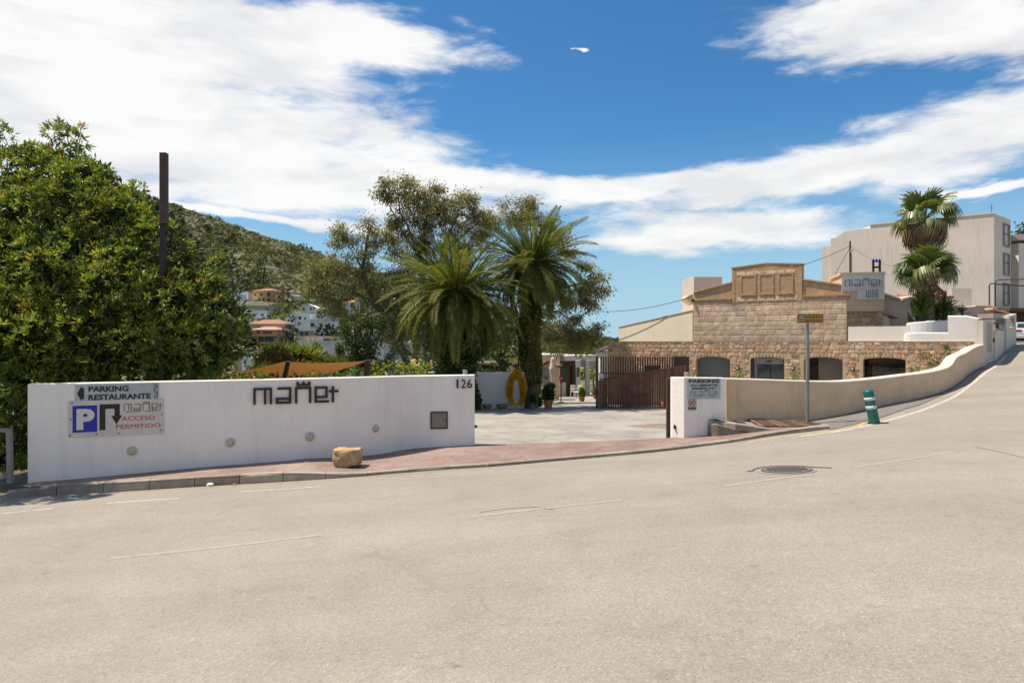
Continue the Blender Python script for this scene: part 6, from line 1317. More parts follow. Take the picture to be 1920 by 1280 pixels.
for i, (a, b) in enumerate(((.0, .22), (.42, 1.0))):
    w = o[1]-o[0]; t = thing('barred_window', ('narrow' if i == 0 else 'wide')+' dark window with iron bars inside the last arch', 'window', sf(o[0]+(a+b)/2*w, GZ+1)); x0, x1 = o[0]+a*w, o[0]+b*w; zt_ = o[3]-.42
    m = MB(); sf.rect(m, x0, GZ+.6, x1, zt_, -1.8, -1.75); m.build('pane', glass(), t)
    for k in range(int((x1-x0)/.10)+1): m = MB(); sf.rect(m, x0+k*.10, GZ+.6, x0+k*.10+.018, zt_+.12, -1.70, -1.68); m.build('bar', mat('pale_bar', (.30, .28, .25)), t)
    for zz in (zt_-.2, zt_+.08, zt_-.5): m = MB(); sf.rect(m, x0-.05, zz, x1+.05, zz+.02, -1.675, -1.66); m.build('cross_bar', INK, t)
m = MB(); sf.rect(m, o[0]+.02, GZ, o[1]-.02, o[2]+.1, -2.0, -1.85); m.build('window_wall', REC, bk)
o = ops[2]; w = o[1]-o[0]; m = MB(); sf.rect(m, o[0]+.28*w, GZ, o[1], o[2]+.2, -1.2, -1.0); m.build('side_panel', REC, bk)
# parked car glimpsed in the third arch
def car(name, lab, loc, rz, paint, scale=1.0):
    t = thing(name, lab, 'car', loc, None, rz)
    prof = [(-2.0, .32), (-2.05, .62), (-1.95, .92), (-1.62, 1.02), (-1.25, 1.38), (-.9, 1.46), (.25, 1.45), (.95, 1.02), (1.75, .88), (2.0, .70), (2.05, .42), (1.95, .30)]
    def sect(hw, sh): return [(x, hw*(1 if z < 1.0 else 1-(z-1.0)*sh), z) for x, z in prof]
    V = []; rows = []
    for k, s in enumerate((-1, -.94, 0, .94, 1)):
        for x, z in prof:
            hw = .88*(1 if z < 1.0 else 1-(z-1.0)*.42); V.append((x*(1 if abs(s) < 1 else .985), s*hw, z if abs(s) < 1 else z*.985+.01))
    n = len(prof); m = MB().add(V, [(k*n+i, k*n+(i+1) % n, (k+1)*n+(i+1) % n, (k+1)*n+i) for k in range(4) for i in range(n)]+[tuple(range(n)), tuple(range(5*n-1, 4*n-1, -1))]); m.build('body', paint, t, world=False, smooth=False)
    gz = glass()
    m = MB().prism([(-1.60, -.70, 1.05), (-1.60, .70, 1.05), (-1.27, .62, 1.36), (-1.27, -.62, 1.36)], (-.015, 0, .01)); m.build('rear_window', gz, t, world=False)
    m = MB().prism([(.95, -.70, 1.05), (.95, .70, 1.05), (.30, .62, 1.42), (.30, -.62, 1.42)], (.02, 0, .02)); m.build('windscreen', gz, t, world=False)
    for s in (-1, 1):
        m = MB().prism([(-1.25, s*.875, 1.06), (.72, s*.875, 1.06), (.18, s*.735, 1.37), (-1.0, s*.735, 1.37)], (0, s*.012, .008)); m.build('side_window', gz, t, world=False)
        m = MB().box((-1.99, s*.66, .84), (.10, .34, .14), bev=.02); m.build('tail_light', RED, t, world=False); m = MB().box((1.93, s*.62, .70), (.10, .32, .13), bev=.02); m.build('headlight', mat('headlight_glass', (.5, .5, .5), rough=.1), t, world=False)
        for x in (-1.28, 1.3):
            RY = Matrix.Rotation(R(90), 3, 'X'); w_ = MB().lathe([(.18, -.11), (.31, -.11), (.325, -.07), (.325, .07), (.31, .11), (.18, .11)], n=20, M=RY).build('wheel', mat('tyre_rubber', (.02, .02, .02), rough=.8), t, world=False, loc=(x, s*.80, .325))
            MB().lathe([(.19, -.115), (.19, .115), (.05, .12)], n=14, M=RY).build('rim', mat('rim_grey', (.35, .35, .36), rough=.3, metal=.6), w_, world=False)
        MB().box((.55, s*.95, 1.02), (.14, .14, .1), bev=.03).build('mirror', paint, t, world=False)
    MB().box((-2.055, 0, .68), (.02, .5, .12)).build('number_plate', SW, t, world=False); MB().box((-2.0, 0, .42), (.16, 1.7, .22), bev=.04).build('bumper', paint, t, world=False)
    if scale != 1: t.scale = (scale,)*3
    return t
CW = mat('car_white', (0.55, 0.56, 0.58), rough=.2, spec=.6); CD = mat('car_dark', (0.03, 0.03, 0.035), rough=.2, spec=.6)
p = sf(o[0]+.22*w, GZ+.02, -4.6); car('parked_car', 'car with a pale bonnet glimpsed inside the third arch', p, rzS+R(95), CW)
m = MB(); f2.rect(m, ops[2][0]-1.2, GZ, ops[2][0]+.25*w, TOP-.5, 0.01, .02); 
# round lamps on the rubble piers
for i, px in enumerate((1384, 1487, 1599)):
    py = (690, 690.5, 691.5)[i]; s = s_at(px); Yq = Ys(px); f = Fr(sf(s, ZP(py, Yq), .04), SD); t = thing('bulkhead_lamp', ('round bulkhead lamp between the first arch and the glass door', 'round bulkhead lamp between the glass door and the third arch', 'round bulkhead lamp between the third and last arches')[i], 'lamp', f(0, 0), 'bulkhead lamps on the stone piers'); M3 = Matrix((f.u, f.v, f.n)).transposed(); r = 4/F*Yq
    MB().lathe([(r, 0), (r, .05), (r*.8, .09), (r*.75, .09)], n=16, M=M3).build('housing', INK, t, world=False); MB().lathe([(r*.72, .07), (r*.5, .11), (.005, .12)], n=14, M=M3).build('lamp_glass', LAMPG, t, world=False)
for px, py, r, lab in ((1384, 702, 5, 'leafy shrub under the first round lamp, showing above the tan wall'), (1487, 706, 6, 'low green shrub left of the street sign pole, above the tan wall')):
    Yq = Ys(px)-.5; bush('low_shrub', lab, 'shrub', [(px, py, Yq, r), (px-3, py+5, Yq, r), (px+4, py+4, Yq, r)], YG, .10, .03, 160, .10, 9, zb=GZ)
cr_ = thing('wall_creeper', 'trailing green creeper on the right end of the rubble wall', 'climber', P(1760, 690, Ys(1760)-.2)); crown(cr_, [(*P(px, py, Ys(px)-.12), r/F*32) for px, py, r in ((1733, 667, 4), (1742, 669, 4), (1752, 678, 5), (1760, 676, 4), (1745, 684, 5), (1775, 654, 4), (1777, 660, 4), (1712, 690, 5), (1765, 684, 4), (1771, 650, 3))], MG, 260, .08, 10, .08, .026, name='foliage')

# ashlar building
AA = Vector((PX(1300, 41), 41, 0)); af = Fr((AA.x, AA.y, 0), SD)
W_ = 8.36; ASH = mat('ashlar_block', None, ramp=[(0.56, 0.37, 0.235), (0.62, 0.44, 0.29), (0.66, 0.48, 0.33), (0.60, 0.42, 0.28), (0.46, 0.34, 0.25), (0.68, 0.51, 0.36)], rnd='object', rndv=.30, scale=3, bump=.7, bscale=20, streak=.28)
ORN = mat('golden_sandstone', (0.50, 0.32, 0.17), (0.40, 0.25, 0.13), scale=2.5, bump=.8, bscale=18, streak=.45, c3=(0.56, 0.39, 0.23))
ab = thing('stone_house', 'golden ashlar house with a stepped pediment and three framed panels', 'building', (AA.x+4, 39, GZ))
z_l = ZP(563, 41); c0, c1 = 2.31, 6.13
m = MB(); af.rect(m, 0, GZ, W_, z_l, -9, -.005); m.build('wall_core', mat('ashlar_mortar', (0.60, 0.45, 0.31), (0.52, 0.385, 0.26), scale=3, bump=.4), ab)
zc = {'wo': ZP(549, 41), 'wi': ZP(532, 40), 'bi': ZP(505, 40), 'pk': ZP(497, 39.2)}
m = MB(); af.poly(m, [(0, z_l), (c0, z_l), (c0, zc['wi']), (0, zc['wo'])], -.45, -.06); m.build('pediment_wing', ORN, ab); m = MB(); af.poly(m, [(c1, z_l), (W_, z_l), (W_, zc['wo']), (c1, zc['wi'])], -.45, -.06); m.build('pediment_wing', ORN, ab)
m = MB(); af.poly(m, [(c0, z_l-.25), (c1, z_l-.25), (c1, zc['bi']), ((c0+c1)/2, zc['pk']), (c0, zc['bi'])], -.5, .015); m.build('pediment_centre', ORN, ab)
for a, b in (((0, zc['wo']), (c0-.02, zc['wi'])), ((c1+.02, zc['wi']), (W_, zc['wo']))):
    m = MB(); af.poly(m, [(a[0], a[1]+.005), (b[0], b[1]+.005), (b[0], b[1]+.09), (a[0], a[1]+.09)], -.5, .02); m.build('raking_coping', ORN, ab)
for a, b in (((c0-.05, zc['bi']), ((c0+c1)/2, zc['pk'])), (((c0+c1)/2, zc['pk']), (c1+.05, zc['bi']))):
    m = MB(); af.poly(m, [(a[0], a[1]+.005), (b[0], b[1]+.005), (b[0], b[1]+.07), (a[0], a[1]+.07)], -.55, .05); m.build('raking_coping', ORN, ab)
for a, b in ((-.15, c0-.02), (c1+.02, W_+.15)):
    m = MB(); af.poly(m, [(a, z_l-.02), (b, z_l-.02), (b, z_l+.07), (a, z_l+.07)], -.4, .06); m.build('ledge', ORN, ab); m = MB(); af.rect(m, a+.05, z_l-.16, b, z_l-.022, -.1, .03); m.build('ledge_moulding', ORN, ab)
for a in (c0, c1-.16): m = MB(); af.rect(m, a, z_l-.22, a+.16, zc['bi']-.02, .017, .03); m.build('pilaster', ORN, ab)
for px0, px1 in ((1391, 1415), (1426, 1448), (1462, 1485)):
    s0, s1 = s_at(px0, AA), s_at(px1, AA); Ym = 39.3; zb_, zt_ = ZP(551, Ym), ZP(518, Ym); fw = .08; m = MB()
    for r in ((s0-fw, zb_-fw, s1+fw, zb_), (s0-fw, zt_, s1+fw, zt_+fw), (s0-fw, zb_, s0, zt_), (s1, zb_, s1+fw, zt_)): af.rect(m, *r, .017, .05)
    pf = m.build('panel_frame', ORN, ab); m = MB(); af.rect(m, s0, zb_, s1, zt_, .016, .02); m.build('panel', mat('weathered_panel', (0.48, 0.315, 0.18), (0.36, 0.235, 0.14), scale=5, bump=.9, bscale=14, streak=.4), pf); m = MB(); af.rect(m, s0-.12, zb_-.10, s1+.12, zb_-.03, .051, .07); m.build('panel_sill', ORN, pf)
z = z_l-.17; row = 0; r3 = random.Random(9); BMs = [stone_mesh('block', 1, 1, 100+s, 8, 1.0, round_=.14).mesh('block', ASH) for s in range(8)]; cnt = 0
while z > EYE-.28:
    h = r3.uniform(.22, .34); s = 0
    while s < W_-.05:
        w = min(r3.uniform(.35, 1.0), W_-s); w = w if W_-s-w > .25 else W_-s
        o = bpy.data.objects.new('block', BMs[cnt % 8]); COL.objects.link(o); o.parent = ab; o.location = af(s+w/2, z-h/2, -.02)-ab.location; o.rotation_euler = (0, 0, rzS); o.scale = (w*1.06, .021+.004*r3.random(), h*1.075); s += w; cnt += 1
    z -= h
for (a0, a1, zlo) in ((c0+.24, c1-.24, None),):      # blocks of the central pediment, round the panels
    for zz, hh in ((ZP(562, 39.3), .26), (ZP(513.5, 39.3), .20)):
        s = a0
        while s < a1-.1:
            w = min(r3.uniform(.4, .7), a1-s); o = bpy.data.objects.new('block', BMs[cnt % 8]); COL.objects.link(o); o.parent = ab; o.location = af(s+w/2, zz, .013)-ab.location; o.rotation_euler = (0, 0, rzS); o.scale = (w, .02, hh); s += w; cnt += 1
MB().bar(P(1297, 562, 40.9), P(1301, 563, 40.9), .12).build('gutter', INK, ab); 
# wedge wall, roof box and neighbours
wg = thing('side_building', 'cream wedge-shaped side building left of the ashlar house', 'building', P(1230, 640, 44)); wg.location.z = GZ
a, b = Vector((PX(1160.5, 47.5), 47.5, 0)), Vector((AA.x-.02, AA.y+.1, 0)); d = (b-a).normalized(); wf = Fr((a.x, a.y, 0), d); L_ = (b-a).length
m = MB(); wf.poly(m, [(0, ZP(640, 47)), (L_, EYE-.5), (L_, ZP(581.5, 41.1)), (0, ZP(613, 47.5))], -4, 0); m.build('wall', mat('cream_render', (0.68, 0.585, 0.44), (0.63, 0.54, 0.40), scale=.8, streak=.08), wg); m = MB(); wf.poly(m, [(-.03, ZP(613.2, 47.5)), (L_, ZP(581.7, 41.1)), (L_, ZP(580.5, 41.1)), (-.03, ZP(612.2, 47.5))], -4, .05); m.build('roof_edge', COPE, wg)
m = MB(); wf.poly(m, [(L_-1.6, ZP(566, 42)), (L_, ZP(573, 41.1)), (L_, ZP(551, 41.1)), (L_-.4, ZP(552, 42))], -2, .0); 
ev = thing('roof_corner', 'small beige eave corner sticking out left of the stone pediment', 'roof', P(1292, 560, 42)); MB().prism([P(1284, 559, 42), P(1300, 571, 42), P(1300, 551, 42), P(1292, 553.5, 42)], (.0, 1.2, 0)).build('eave', BEI, ev)
rb = thing('rooftop_box', 'plain pinkish rooftop box rising behind the left pediment wing', 'building', P(1328, 575, 44)); slab('box', 1301, 1354, 518.5, 44, mat('pinkish_plaster', (0.56, 0.47, 0.40), (0.52, 0.43, 0.36), scale=.8), rb, 3, pyb=600); slab('lower_step', 1354, 1366, 533, 44.3, WHITE, rb, 2, pyb=600)
# tower with the hotel board
tw = thing('stair_tower', 'rubble and plaster stair tower right of the ashlar house, carrying the hotel board', 'building', P(1615, 610, 35.6)); tw.location.z = GZ
T0 = Vector((PX(1566.5, 38.6), 38.6, 0)); tf0 = Fr((PX(1578, 36.4), 36.4, 0), (SD.x, SD.y*.35, 0)); wT = 73/F*36.2
m = MB(); tf0.rect(m, 0, EYE+1.6, wT, ZP(515.5, 36.2), -2.6, 0); m.build('tower_head', BEI, tw); m = MB(); tf0.rect(m, -.08, ZP(515.4, 36.2), wT+.05, ZP(510.5, 36.2), -2.7, .06); m.build('cornice', BEI, tw)
m = MB(); tf0.rect(m, .28, GZ, wT-.02, EYE+2.22, -2.4, -.15); m.build('tower_base', MORT, tw)
r4 = random.Random(12); z = EYE+2.2
while z > EYE+.6:
    h = r4.uniform(.16, .34); s = .28
    while s < wT-.1:
        w = min(r4.uniform(.2, .55), wT-.03-s); o = bpy.data.objects.new('stone', SM[r4.randrange(10)]); COL.objects.link(o); o.parent = tw; o.location = tf0(s+w/2, z-h/2, -.15)-tw.location; o.rotation_euler = (0, 0, math.atan2(tf0.u.y, tf0.u.x)); o.scale = (w*.98, .04, h); s += w
    z -= h
hb = thing('hotel_board', 'pale grey metal board with the hotel name and punched dots on the stair tower', 'sign', tf0(wT/2, ZP(540, 36.2), .03)); bm_ = mat('board_metal', (0.56, 0.54, 0.52), (0.48, 0.46, 0.44), scale=1.2, rough=.8, streak=.2)
m = MB(); tf0.poly(m, [(.0, ZP(545.5, 36.2)), (.76, ZP(545.5, 36.2)), (.76, ZP(562, 36.2)), (wT, ZP(562, 36.2)), (wT, ZP(515.8, 36.2)), (0, ZP(515.8, 36.2))], .01, .07); m.build('board', bm_, hb)
logo(tf0, .16, ZP(536, 36.2), 1.75/5.62, .03, mat('logo_grey', (.09, .09, .09)), hb, .072, .08, name='letter')
n_ = 0
for j in range(5):
    for i in range(6): m = MB(); tf0.disc(m, 1.19+i*.104, ZP(557, 36.2)+j*.085+(0 if (i+j) % 2 else .0), .034 if (i+j) % 2 else .024, .072, .076, 8); m.build('punched_dot', INK, hb)
hs = thing('hotel_sign', 'dark letter H hotel sign topped by three blue points above the board', 'sign', P(1643, 510, 35.9)); f = Fr(P(1635, 510.5, 36.2), (1, 0, 0)); w = 15.5/F*36
for a0, b0, a1, b1 in ((0, 0, .09, .53), (w-.09, 0, w, .53)): m = MB(); f.rect(m, a0, b0, a1, b1, 0, .08); m.build('letter_stroke', INK, hs)
m = MB(); f.rect(m, .09, .22, w-.09, .31, 0, .08); m.build('letter_stroke', INK, hs)
for k in range(3): m = MB(); c = w*(.12+.38*k); f.poly(m, [(c-.07, .54), (c+.07, .54), (c+.07, .60), (c, .72), (c-.07, .60)], .0, .07); m.build('blue_point', BLUE, hs)
# stained grey house and its tiled roofs
gh = thing('stained_house', 'stained grey plaster house with small tiled eaves behind the washingtonia palms', 'house', P(1680, 620, 38)); gh.location.z = GZ
STW = mat('stained_plaster', (0.56, 0.47, 0.375), (0.40, 0.33, 0.26), scale=1.1, streak=.4, bump=.4, bscale=20)
def face(name, pts, Y, dep, mt, parent): return MB().prism([P(px, py, Y) for px, py in pts], (0, dep, 0)).build(name, mt, parent)
face('wall', [(1651, 655), (1720, 655), (1720, 556), (1690, 563), (1651, 550)], 38, 3, STW, gh); face('wall', [(1698, 640), (1792, 640), (1784, 571), (1784, 558), (1698, 558)], 39.5, 3, mat('cream_plaster', None), gh)
face('patch_wall', [(1652, 640), (1668, 640), (1668, 600), (1662, 588), (1652, 586)], 37.8, .1, WHITE2, gh)
face('eave', [(1651, 549.5), (1690, 562.5), (1690, 559.5), (1651, 546)], 37.8, 3, COPE, gh); face('roof', [(1692, 563), (1722, 557), (1722, 553), (1692, 559)], 37.9, 3, COPE, gh)
face('low_eave', [(1652, 588), (1684, 597), (1684, 595), (1652, 585.5)], 37.7, .4, TILE, gh)
for i in range(17):
    px = 1700+i*5.4; a = P(px, 557, 39.2); MB().tube([tuple(a), tuple(a+Vector((0, .9, .22)))], .085, 7).build('roof_tile', TILE, gh)
# white terrace wall and planters on top of the rubble wall
tr = thing('terrace_wall', 'plain white terrace wall on top of the rubble wall right of the ashlar house', 'wall', sf(s_at(1645), EYE, -.5)); f3 = Fr(sf(0, 0, -.35), SD); s0, s1 = s_at(1588), s_at(1704)
m = MB(); f3.rect(m, s0, EYE+.02, s1, ZP(611.5, Ys(1645)), -.25, 0); m.build('wall_body', mat('terrace_white', (0.72, 0.67, 0.60), (0.67, 0.62, 0.55), scale=1), tr)
pl_ = thing('planter_wall', 'curved white planter wall stepping up to the right above the rubble wall', 'wall', sf(s_at(1770), EYE, -.3)); WB_ = mat('bright_plaster', (0.74, 0.70, 0.66), (0.68, 0.64, 0.60), scale=1.5, bump=.2)
P1 = sf(s_at(1691), 0, -.5); P2 = sf(s_at(1706), 0, -.12); P3 = sf(s_at(1778), 0, -.1); P4 = sf(s_at(1843), 0, -.08)
sec_p = smooth_poly([(P1.x, P1.y, EYE-.02, ZP(629, P1.y)), (P2.x, P2.y, EYE-.02, ZP(623.5, P2.y)), (P3.x, P3.y, EYE-.02, ZP(623, P3.y)), (P4.x, P4.y, EYE-.02, ZP(622.8, P4.y))], 5); wall_loft([tuple(p) for p in sec_p], .3, 'low_wall', WB_, pl_, .05)
Q0 = sf(s_at(1777), 0, -.06); Q1 = sf(s_at(1812), 0, -.05); Q2 = sf(s_at(1844), 0, -.04); wall_loft([(Q0.x, Q0.y, EYE-.01, ZP(591.5, Q0.y)), (Q1.x, Q1.y, EYE-.01, ZP(591.5, Q1.y)), (Q2.x, Q2.y, EYE-.01, ZP(597.5, Q2.y))], .34, 'upper_wall', WB_, pl_, .05)
cP = P(1742, 640, 33.2); m = MB(); V = []; 
ring = [(cP.x+1.05*math.cos(a), cP.y+.9*math.sin(a), EYE-.02, ZP(605-6*math.sin((a-3.0)/2.6), 32.6)) for a in np.linspace(3.0, 5.9, 14)]
wall_loft(ring, .18, 'planter_ring', WB_, pl_, .04); slab('block', 1743, 1762, 601, 32.4, WB_, pl_, .4, pyb=612)

# apartment block
ap = thing('apartment_block', 'tall plain cream apartment block with narrow windows on its right corner', 'building', P(1730, 640, 56)); ap.location.z = EYE-2
A0 = Vector((PX(1632, 57.2), 57.2, 0)); A1 = Vector((PX(1864, 52), 52, 0)); A2 = Vector((PX(1895, 54.6), 54.6, 0)); zt_ = ZP(400.5, 52)
m = MB().prism([Vector((p.x, p.y, EYE-2)) for p in (A0, A1, A2, A2+Vector((-2, 12, 0)), A0+Vector((2, 12, 0)))], (0, 0, zt_-EYE+2)); m.build('wall', APT, ap)
d01 = (A1-A0).normalized(); fA = Fr((A0.x, A0.y, 0), d01)
m = MB(); fA.poly(m, [(-3.1, EYE-2), (0, EYE-2), (0, ZP(428, 57.3)), (-2.0, ZP(432, 57.8)), (-2.75, ZP(443.5, 58)), (-3.1, ZP(443.5, 58))], -9, -.01); m.build('wall', APT, ap); m = MB(); fA.rect(m, -3.85, EYE-2, -3.1, ZP(458.5, 58.3), -8, -.3); m.build('wall', APT, ap)
m = MB(); fA.rect(m, -.05, zt_, (A1-A0).length+.05, zt_+.09, -12, .06); m.build('parapet_cap', COPE, ap)
m = MB(); fA.rect(m, 2.4, EYE-2, 2.9, zt_-.02, .0, .12); m.build('pilaster', APT, ap)
fS = Fr((A1.x, A1.y, 0), A2-A1); LS = (A2-A1).length
for pt, pb, lab in ((422, 461, 'upper'), (477, 515, ''), (533, 571, '')):
    z0_, z1_ = ZP(pb, 53.8), ZP(pt, 53.8); a0, a1 = LS*.52, LS*.86; m = MB()
    for r in ((a0-.06, z0_-.08, a1+.06, z0_), (a0-.06, z1_, a1+.06, z1_+.08), (a0-.06, z0_, a0, z1_), (a1, z0_, a1+.06, z1_)): fS.rect(m, *r, 0, .10)
    w_ = m.build('window', mat('window_surround', (0.36, 0.27, 0.20)), ap); m = MB(); fS.rect(m, a0, z0_, a1, z1_, .0, .02); m.build('pane', mat('bright_pane', (0.30, 0.29, 0.27), rough=.15, spec=.6), w_); m = MB(); fS.rect(m, a0+.0, z0_, a0+.28, z1_, .02, .05); m.build('frame', INK, w_); m = MB(); fS.rect(m, a0+.28, z0_+.9, a1, z0_+.95, .02, .045); m.build('rail', INK, w_)
# aerial on the roof
b = Vector((PX(1876, 53), 54, zt_)); t = thing('roof_aerial', 'thin television aerial on the roof of the apartment block', 'aerial', b); MB().tube([(0, 0, 0), (0, 0, 1.1)], .025, 5).build('mast', GREYM, t, world=False); MB().bar((-.25, 0, .8), (.25, 0, .8), .02).build('cross_arm', GREYM, t, world=False); MB().bar((-.12, 0, .95), (.12, 0, .95), .02).build('cross_arm', GREYM, t, world=False)
rbld = thing('white_building', 'white building with a low roof at the right edge of the view', 'building', P(1910, 600, 58)); rbld.location.z = EYE-1
face('wall', [(1880, 640), (1910, 640), (1910, 452), (1896, 440), (1880, 440)], 60, 6, mat('terrace_white', None), rbld); face('wall', [(1910, 640), (2100, 640), (2100, 456), (1910, 456)], 58.5, 6, mat('terrace_white', None), rbld); face('roof', [(1896, 440), (1910, 449), (2100, 456), (2100, 446), (1930, 438)], 58.3, 7, COPE, rbld)
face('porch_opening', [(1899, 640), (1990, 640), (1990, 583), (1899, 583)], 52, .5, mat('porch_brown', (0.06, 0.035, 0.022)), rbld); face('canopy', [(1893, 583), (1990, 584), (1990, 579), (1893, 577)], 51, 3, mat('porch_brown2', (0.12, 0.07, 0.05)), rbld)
bush('roof_tree', 'dark pine crown peeping over the white building at the right edge', 'tree', [(1915, 430, 66, 9), (1925, 425, 66, 12), (1906, 437, 66, 6), (1940, 430, 66, 14)], DG, .3, .1, 12, .5, 12, zb=EYE)
# pink parapet and lower roofs on the right
pk = thing('pink_parapet', 'pinkish low parapet building below the apartment block', 'building', P(1830, 600, 44)); pk.location.z = EYE-1; PKM = mat('pink_plaster', (0.50, 0.40, 0.35), (0.44, 0.35, 0.31), scale=1, streak=.2)
face('wall', [(1776, 650), (1870, 650), (1870, 574.5), (1776, 576)], 44, 4, PKM, pk); face('coping', [(1830, 574.5), (1861, 574.5), (1861, 572.5), (1830, 572.5)], 43.9, 2, COPE, pk); face('roof', [(1861, 580), (1898, 590), (1898, 587.5), (1862, 576.5)], 43, .8, TILE, pk); face('side_wall', [(1870, 640), (1903, 640), (1903, 589), (1862, 587)], 42.5, 3, PKM, pk); face('old_wall', [(1792, 576), (1822, 576), (1822, 541), (1784, 541)], 46, 3, mat('cream_plaster', None), pk)

# gateway at the end of the tan wall
gw = thing('garden_gateway', 'cream garden gateway with a panelled door and louvred openings beside the road', 'gateway', P(1860, 682, 30)); GWM = mat('gateway_plaster', (0.60, 0.54, 0.46), (0.54, 0.48, 0.40), scale=2, streak=.2)
def wseg(name, p0, p1, Y0_, Y1_, pt0, pt1, pb0, pb1, mt, th=.2, off=0.0, parent=gw):
    a, b, c, d = P(p0, pb0, Y0_), P(p1, pb1, Y1_), P(p1, pt1, Y1_), P(p0, pt0, Y0_); n = Vector((-(b-a).y, (b-a).x, 0)).normalized(); a, b, c, d = [q-n*off for q in (a, b, c, d)]
    return MB().prism([a, b, c, d], n*th).build(name, mt, parent)
def gY(px): return float(np.interp(px, [1844, 1866, 1876, 1886, 1903], [28.0, 30.2, 33.0, 35.6, 40.0]))
def gs_(name, p0, p1, pt0, pt1, pb0, pb1, mt, th=.2, off=0.0): return wseg(name, p0, p1, gY(p0), gY(p1), pt0, pt1, pb0, pb1, mt, th, off)
gs_('gate_post', 1843.5, 1850, 600, 600, 692, 690, GWM, .3); gs_('lintel', 1850.2, 1884, 597, 596, 599.5, 598.5, BROWN, .3)
gs_('wall', 1866, 1883.5, 622, 620, 684, 664, GWM, .2); gs_('pillar', 1884, 1891, 598, 596, 664, 656, GWM, .3, .05); gs_('wall', 1891, 1903.5, 615, 612, 658, 648, GWM, .25); gs_('wall_top', 1891, 1904, 592, 589, 596, 593.5, GWM, .25); gs_('end_pillar', 1901.5, 1904.5, 590, 588, 650, 645, GWM, .3, .03)
for q in range(5): z0 = 598+q*4.0; gs_('louvre', 1891.3, 1901.3, z0, z0-.6, z0+2.2, z0+1.7, BROWN, .05)
for q in range(3): z0 = 600+q*3.2; gs_('louvre', 1872, 1884, z0, z0-.5, z0+1.8, z0+1.3, BROWN, .05)
door = gs_('door', 1851, 1866, 601, 600, 688, 682, mat('cream_door', (0.60, 0.55, 0.46), (0.54, 0.49, 0.41), scale=3), .08, -.06)
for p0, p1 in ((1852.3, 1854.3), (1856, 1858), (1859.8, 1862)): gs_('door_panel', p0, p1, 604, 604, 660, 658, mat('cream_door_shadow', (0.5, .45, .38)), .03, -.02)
gs_('door_handle', 1863.4, 1864.2, 634, 634, 642, 642, INK, .05, .02)
bush('garden_tuft', 'yellow-green garden plants showing through the gateway louvres', 'shrub', [(1876, 618, 36, 6), (1880, 613, 36, 6), (1872, 612, 36, 5)], YG, .14, .05, 120, .15, 10, zb=EYE-1)
p = hit(1923, 641.5); p = Vector((PX(1921, 47), 47, G(PX(1921, 47), 47))); car('white_car', 'white car with a red tail light parked at the right edge beyond the gateway', p, R(62), CW, .92)

# electricity pole, wires, pipes
b = P(1594, 511, 37.5); t = thing('utility_pole', 'slender wooden utility pole behind the stair tower', 'pole', b); MB().tube([tuple(b-Vector((0, 0, .6))), tuple(P(1594, 452, 37.5))], .045, 7).build('mast', DARKM, t); MB().tube([tuple(P(1597, 511, 37.4)), tuple(P(1597, 480, 37.4)), tuple(P(1595, 474, 37.4))], .02, 5).build('conduit', DARKM, t); MB().box(tuple(P(1597, 470, 37.4)), (.08, .08, .16)).build('insulator', mat('insulator_white', (.5, .5, .48)), t)
def wire(lab, a, b, sag, r=.012, name='overhead_wire', group='overhead wires'):
    a = Vector(a); b = Vector(b); pts = [a.lerp(b, i/16)-Vector((0, 0, sag*4*(i/16)*(1-i/16))) for i in range(17)]; o = MB(); o.tube(pts, r, 4); q = o.build(name, INK); q.location = (0, 0, 0); tag(q, lab, 'wire', group)
wire('overhead wire sagging from the palms to the stone pediment', P(1128, 584, 48), P(1298, 556, 41), .25, .018); wire('overhead wire rising to the right from the pediment to the utility pole', P(1440, 510, 45), P(1594, 461, 37.5), .25, .016); wire('steep stay wire from the utility pole down to the pediment wing', P(1556, 532, 40), P(1593, 466, 37.5), .0, .016); wire('thin wire from the utility pole across the apartment block', P(1594, 462, 37.5), P(1690, 500, 52), .3, .010)
for a, pts in (('outer cable conduit bent along the apartment block corner', [(1866, 574), (1866, 532), (1867, 527), (1872, 524.5), (1935, 523)]), ('inner cable conduit bent in front of the apartment block', [(1855, 574), (1855, 535), (1857, 532), (1862, 531.5), (1870, 533), (1935, 537)])):
    q = MB(); q.tube([tuple(P(x, y, 50)) for x, y in pts], .05, 6); tag(q.build('cable_conduit', mat('conduit_grey', (.09, .09, .09))), a, 'conduit', 'conduits on the apartment block')

# ================================================================== FAN PALMS AND GARDEN BY THE APARTMENTS
def fan_mesh(name, mt, droop, seed, pet=.8, rad=.75):
    rs = random.Random(seed); m = MB(); m.tube([(0, 0, 0), (pet*.5, 0, .04), (pet, 0, 0)], [.03, .02, .015], 4); n = 30
    for i in range(n):
        a = R(-125)+R(250)*i/(n-1); L_ = rad*(1-.25*abs(a)/2.2)*rs.uniform(.85, 1.1); d = Vector((math.cos(a), math.sin(a), rs.uniform(-.06, .06))); s = Vector((-math.sin(a), math.cos(a), 0))
        b = Vector((pet, 0, 0)); m1 = b+d*L_*.6; m2 = b+d*L_*(.92 if droop < .5 else .78)-Vector((0, 0, L_*(.12+droop*.4))); m3 = m2+d*L_*.05-Vector((0, 0, L_*droop*.42)); w = .045*rad/.75
        m.add([b, m1-s*w, m1+s*w, m2-s*w*.5, m2+s*w*.5, m3], [(0, 1, 2), (1, 3, 4, 2), (3, 5, 4)])
    return m.mesh(name, mt)
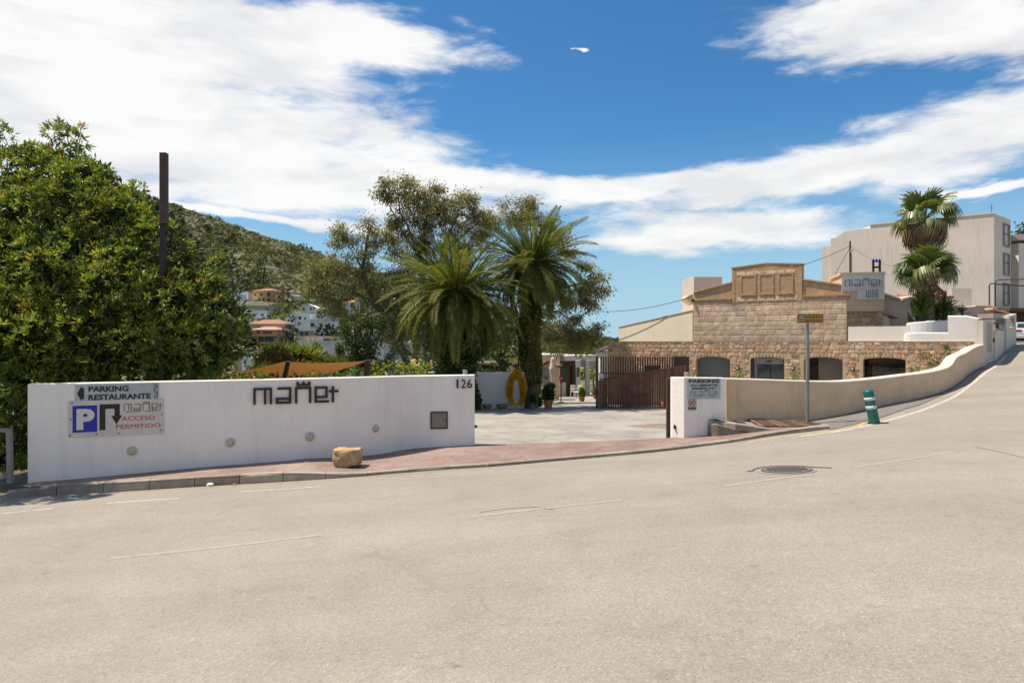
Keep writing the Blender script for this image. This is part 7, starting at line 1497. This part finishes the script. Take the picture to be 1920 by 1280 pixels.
FGR = mat('fan_leaf', None, ramp=[(0.055, 0.085, 0.022), (0.10, 0.13, 0.034), (0.18, 0.19, 0.06)], rnd='object', rndv=.3, scale=3, rough=.35, spec=.5, transl=.25); FDR = mat('dry_fan_leaf', None, ramp=[(0.13, 0.085, 0.045), (0.22, 0.155, 0.09), (0.30, 0.23, 0.14)], rnd='object', rndv=.35, scale=3, rough=.8, transl=.15)
FG = [fan_mesh('fan_leaf', FGR, d, 1+i) for i, d in enumerate((.05, .35, .8))]; FD = [fan_mesh('dry_fan_leaf', FDR, d, 9+i, .6) for i, d in enumerate((.9, 1.3))]
def fan_palm(lab, px, pyb, pyc, Y, sc, ng, nd, tr_, fresh=0):
    b = P(px, pyb, Y); c = P(px-2, pyc, Y); t = thing('fan_palm', lab, 'palm tree', b, 'fan palms by the apartment block'); m = MB(); k = 24; pts = [b.lerp(c, i/k) for i in range(k+1)]; m.tube(pts, [tr_*(1.15-.2*i/k)*(1+.07*(i % 2)) for i in range(k+1)], 12); m.build('trunk', BARKP, t); base = c-b
    for i in range(ng):
        q = (i+.5)/ng; el = R(85)-q*R(98); az = i*2.39996; o = frond_obj(t, FG[0 if q < .3 else (1 if q < .65 else 2)], base, az, el, sc*random.uniform(.85, 1.12)*(.9 if q < .2 else 1), random.uniform(-.5, .5)); o.name = 'fan_leaf'
    for i in range(nd):
        az = i*2.39996+1; o = frond_obj(t, FD[i % 2], base-Vector((0, 0, .1+.25*(i/nd))), az, R(-15)-R(60)*(i/nd), sc*random.uniform(.8, 1.05), random.uniform(-.8, .8)); o.name = 'dry_fan_leaf'
fan_palm('taller fan palm with a shaggy brown skirt in front of the apartment block', 1737, 560, 412, 36.5, 1.22, 16, 44, .2); fan_palm('shorter greener fan palm in front of the taller one', 1742, 612, 513, 33.2, 1.08, 26, 4, .24)
def spiky(lab, px, py, Y, n, L_, w, mt, name='yucca', h=.5):
    b = P(px, py, Y); t = thing(name, lab, 'plant', b, 'spiky plants around the fan palm'); c = np.array([b.x, b.y, b.z+h]); th = rng.random(n)*6.283; el = R(-10)+rng.random(n)*R(100); D = np.stack([np.cos(th)*np.cos(el), np.sin(th)*np.cos(el), np.sin(el)], 1)
    C = c+rng.normal(size=(n, 3))*.06+np.array([0, 0, h*.4])*rng.normal(size=(n, 1)); me = np_mesh('blades', leaf_quads(C, D, L_*(.7+.5*rng.random(n)), w), 4, mt); o = link('blades', me, t, None, True); o['kind'] = 'stuff'; MB().tube([(0, 0, -.2), (0, 0, h)], .07, 6).build('stem', BARK, t, world=False)
spiky('dark spiky yucca right of the fan palm trunk', 1771, 605, 32.9, 260, .75, .026, DG2, h=.55); spiky('second dark spiky yucca just left of the larger one', 1757, 606, 33.4, 160, .6, .022, DG2, h=.4); spiky('bright green spiky plant left of the fan palm trunk', 1727, 606, 33.0, 320, .62, .03, MG, h=.7); spiky('small green tuft right of the yuccas', 1804, 588, 36, 70, .35, .02, MG, h=.1)
ct = thing('candelabra_cactus', 'thin dark candelabra cactus left of the bright spiky plant', 'cactus', P(1716, 612, 33.6)); 
for pts in ([(1722, 612), (1718, 590), (1715, 560)], [(1718, 595), (1711, 585), (1709, 566)], [(1722, 600), (1722, 575), (1722, 556)], [(1718, 608), (1706, 596), (1702, 586)], [(1722, 590), (1728, 575), (1729, 560)], [(1712, 604), (1704, 600), (1701, 594)]):
    m = MB(); m.tube([tuple(P(x, y, 33.6)) for x, y in pts], [.06, .065, .03], 6); m.build('arm', mat('cactus_green', (0.035, 0.05, 0.018), (0.05, 0.065, 0.025), scale=9), ct)
# ground under the right-hand buildings
m = MB().add([(18, 31.5, EYE-1.2), (40, 46, EYE-.6), (75, 60, EYE-.3), (75, 110, EYE-.3), (12, 110, EYE-1.2), (12, 40, EYE-1.2)], [(0, 1, 2, 3, 4, 5)]); tag(m.build('terrace_ground', SOIL), kind='structure')
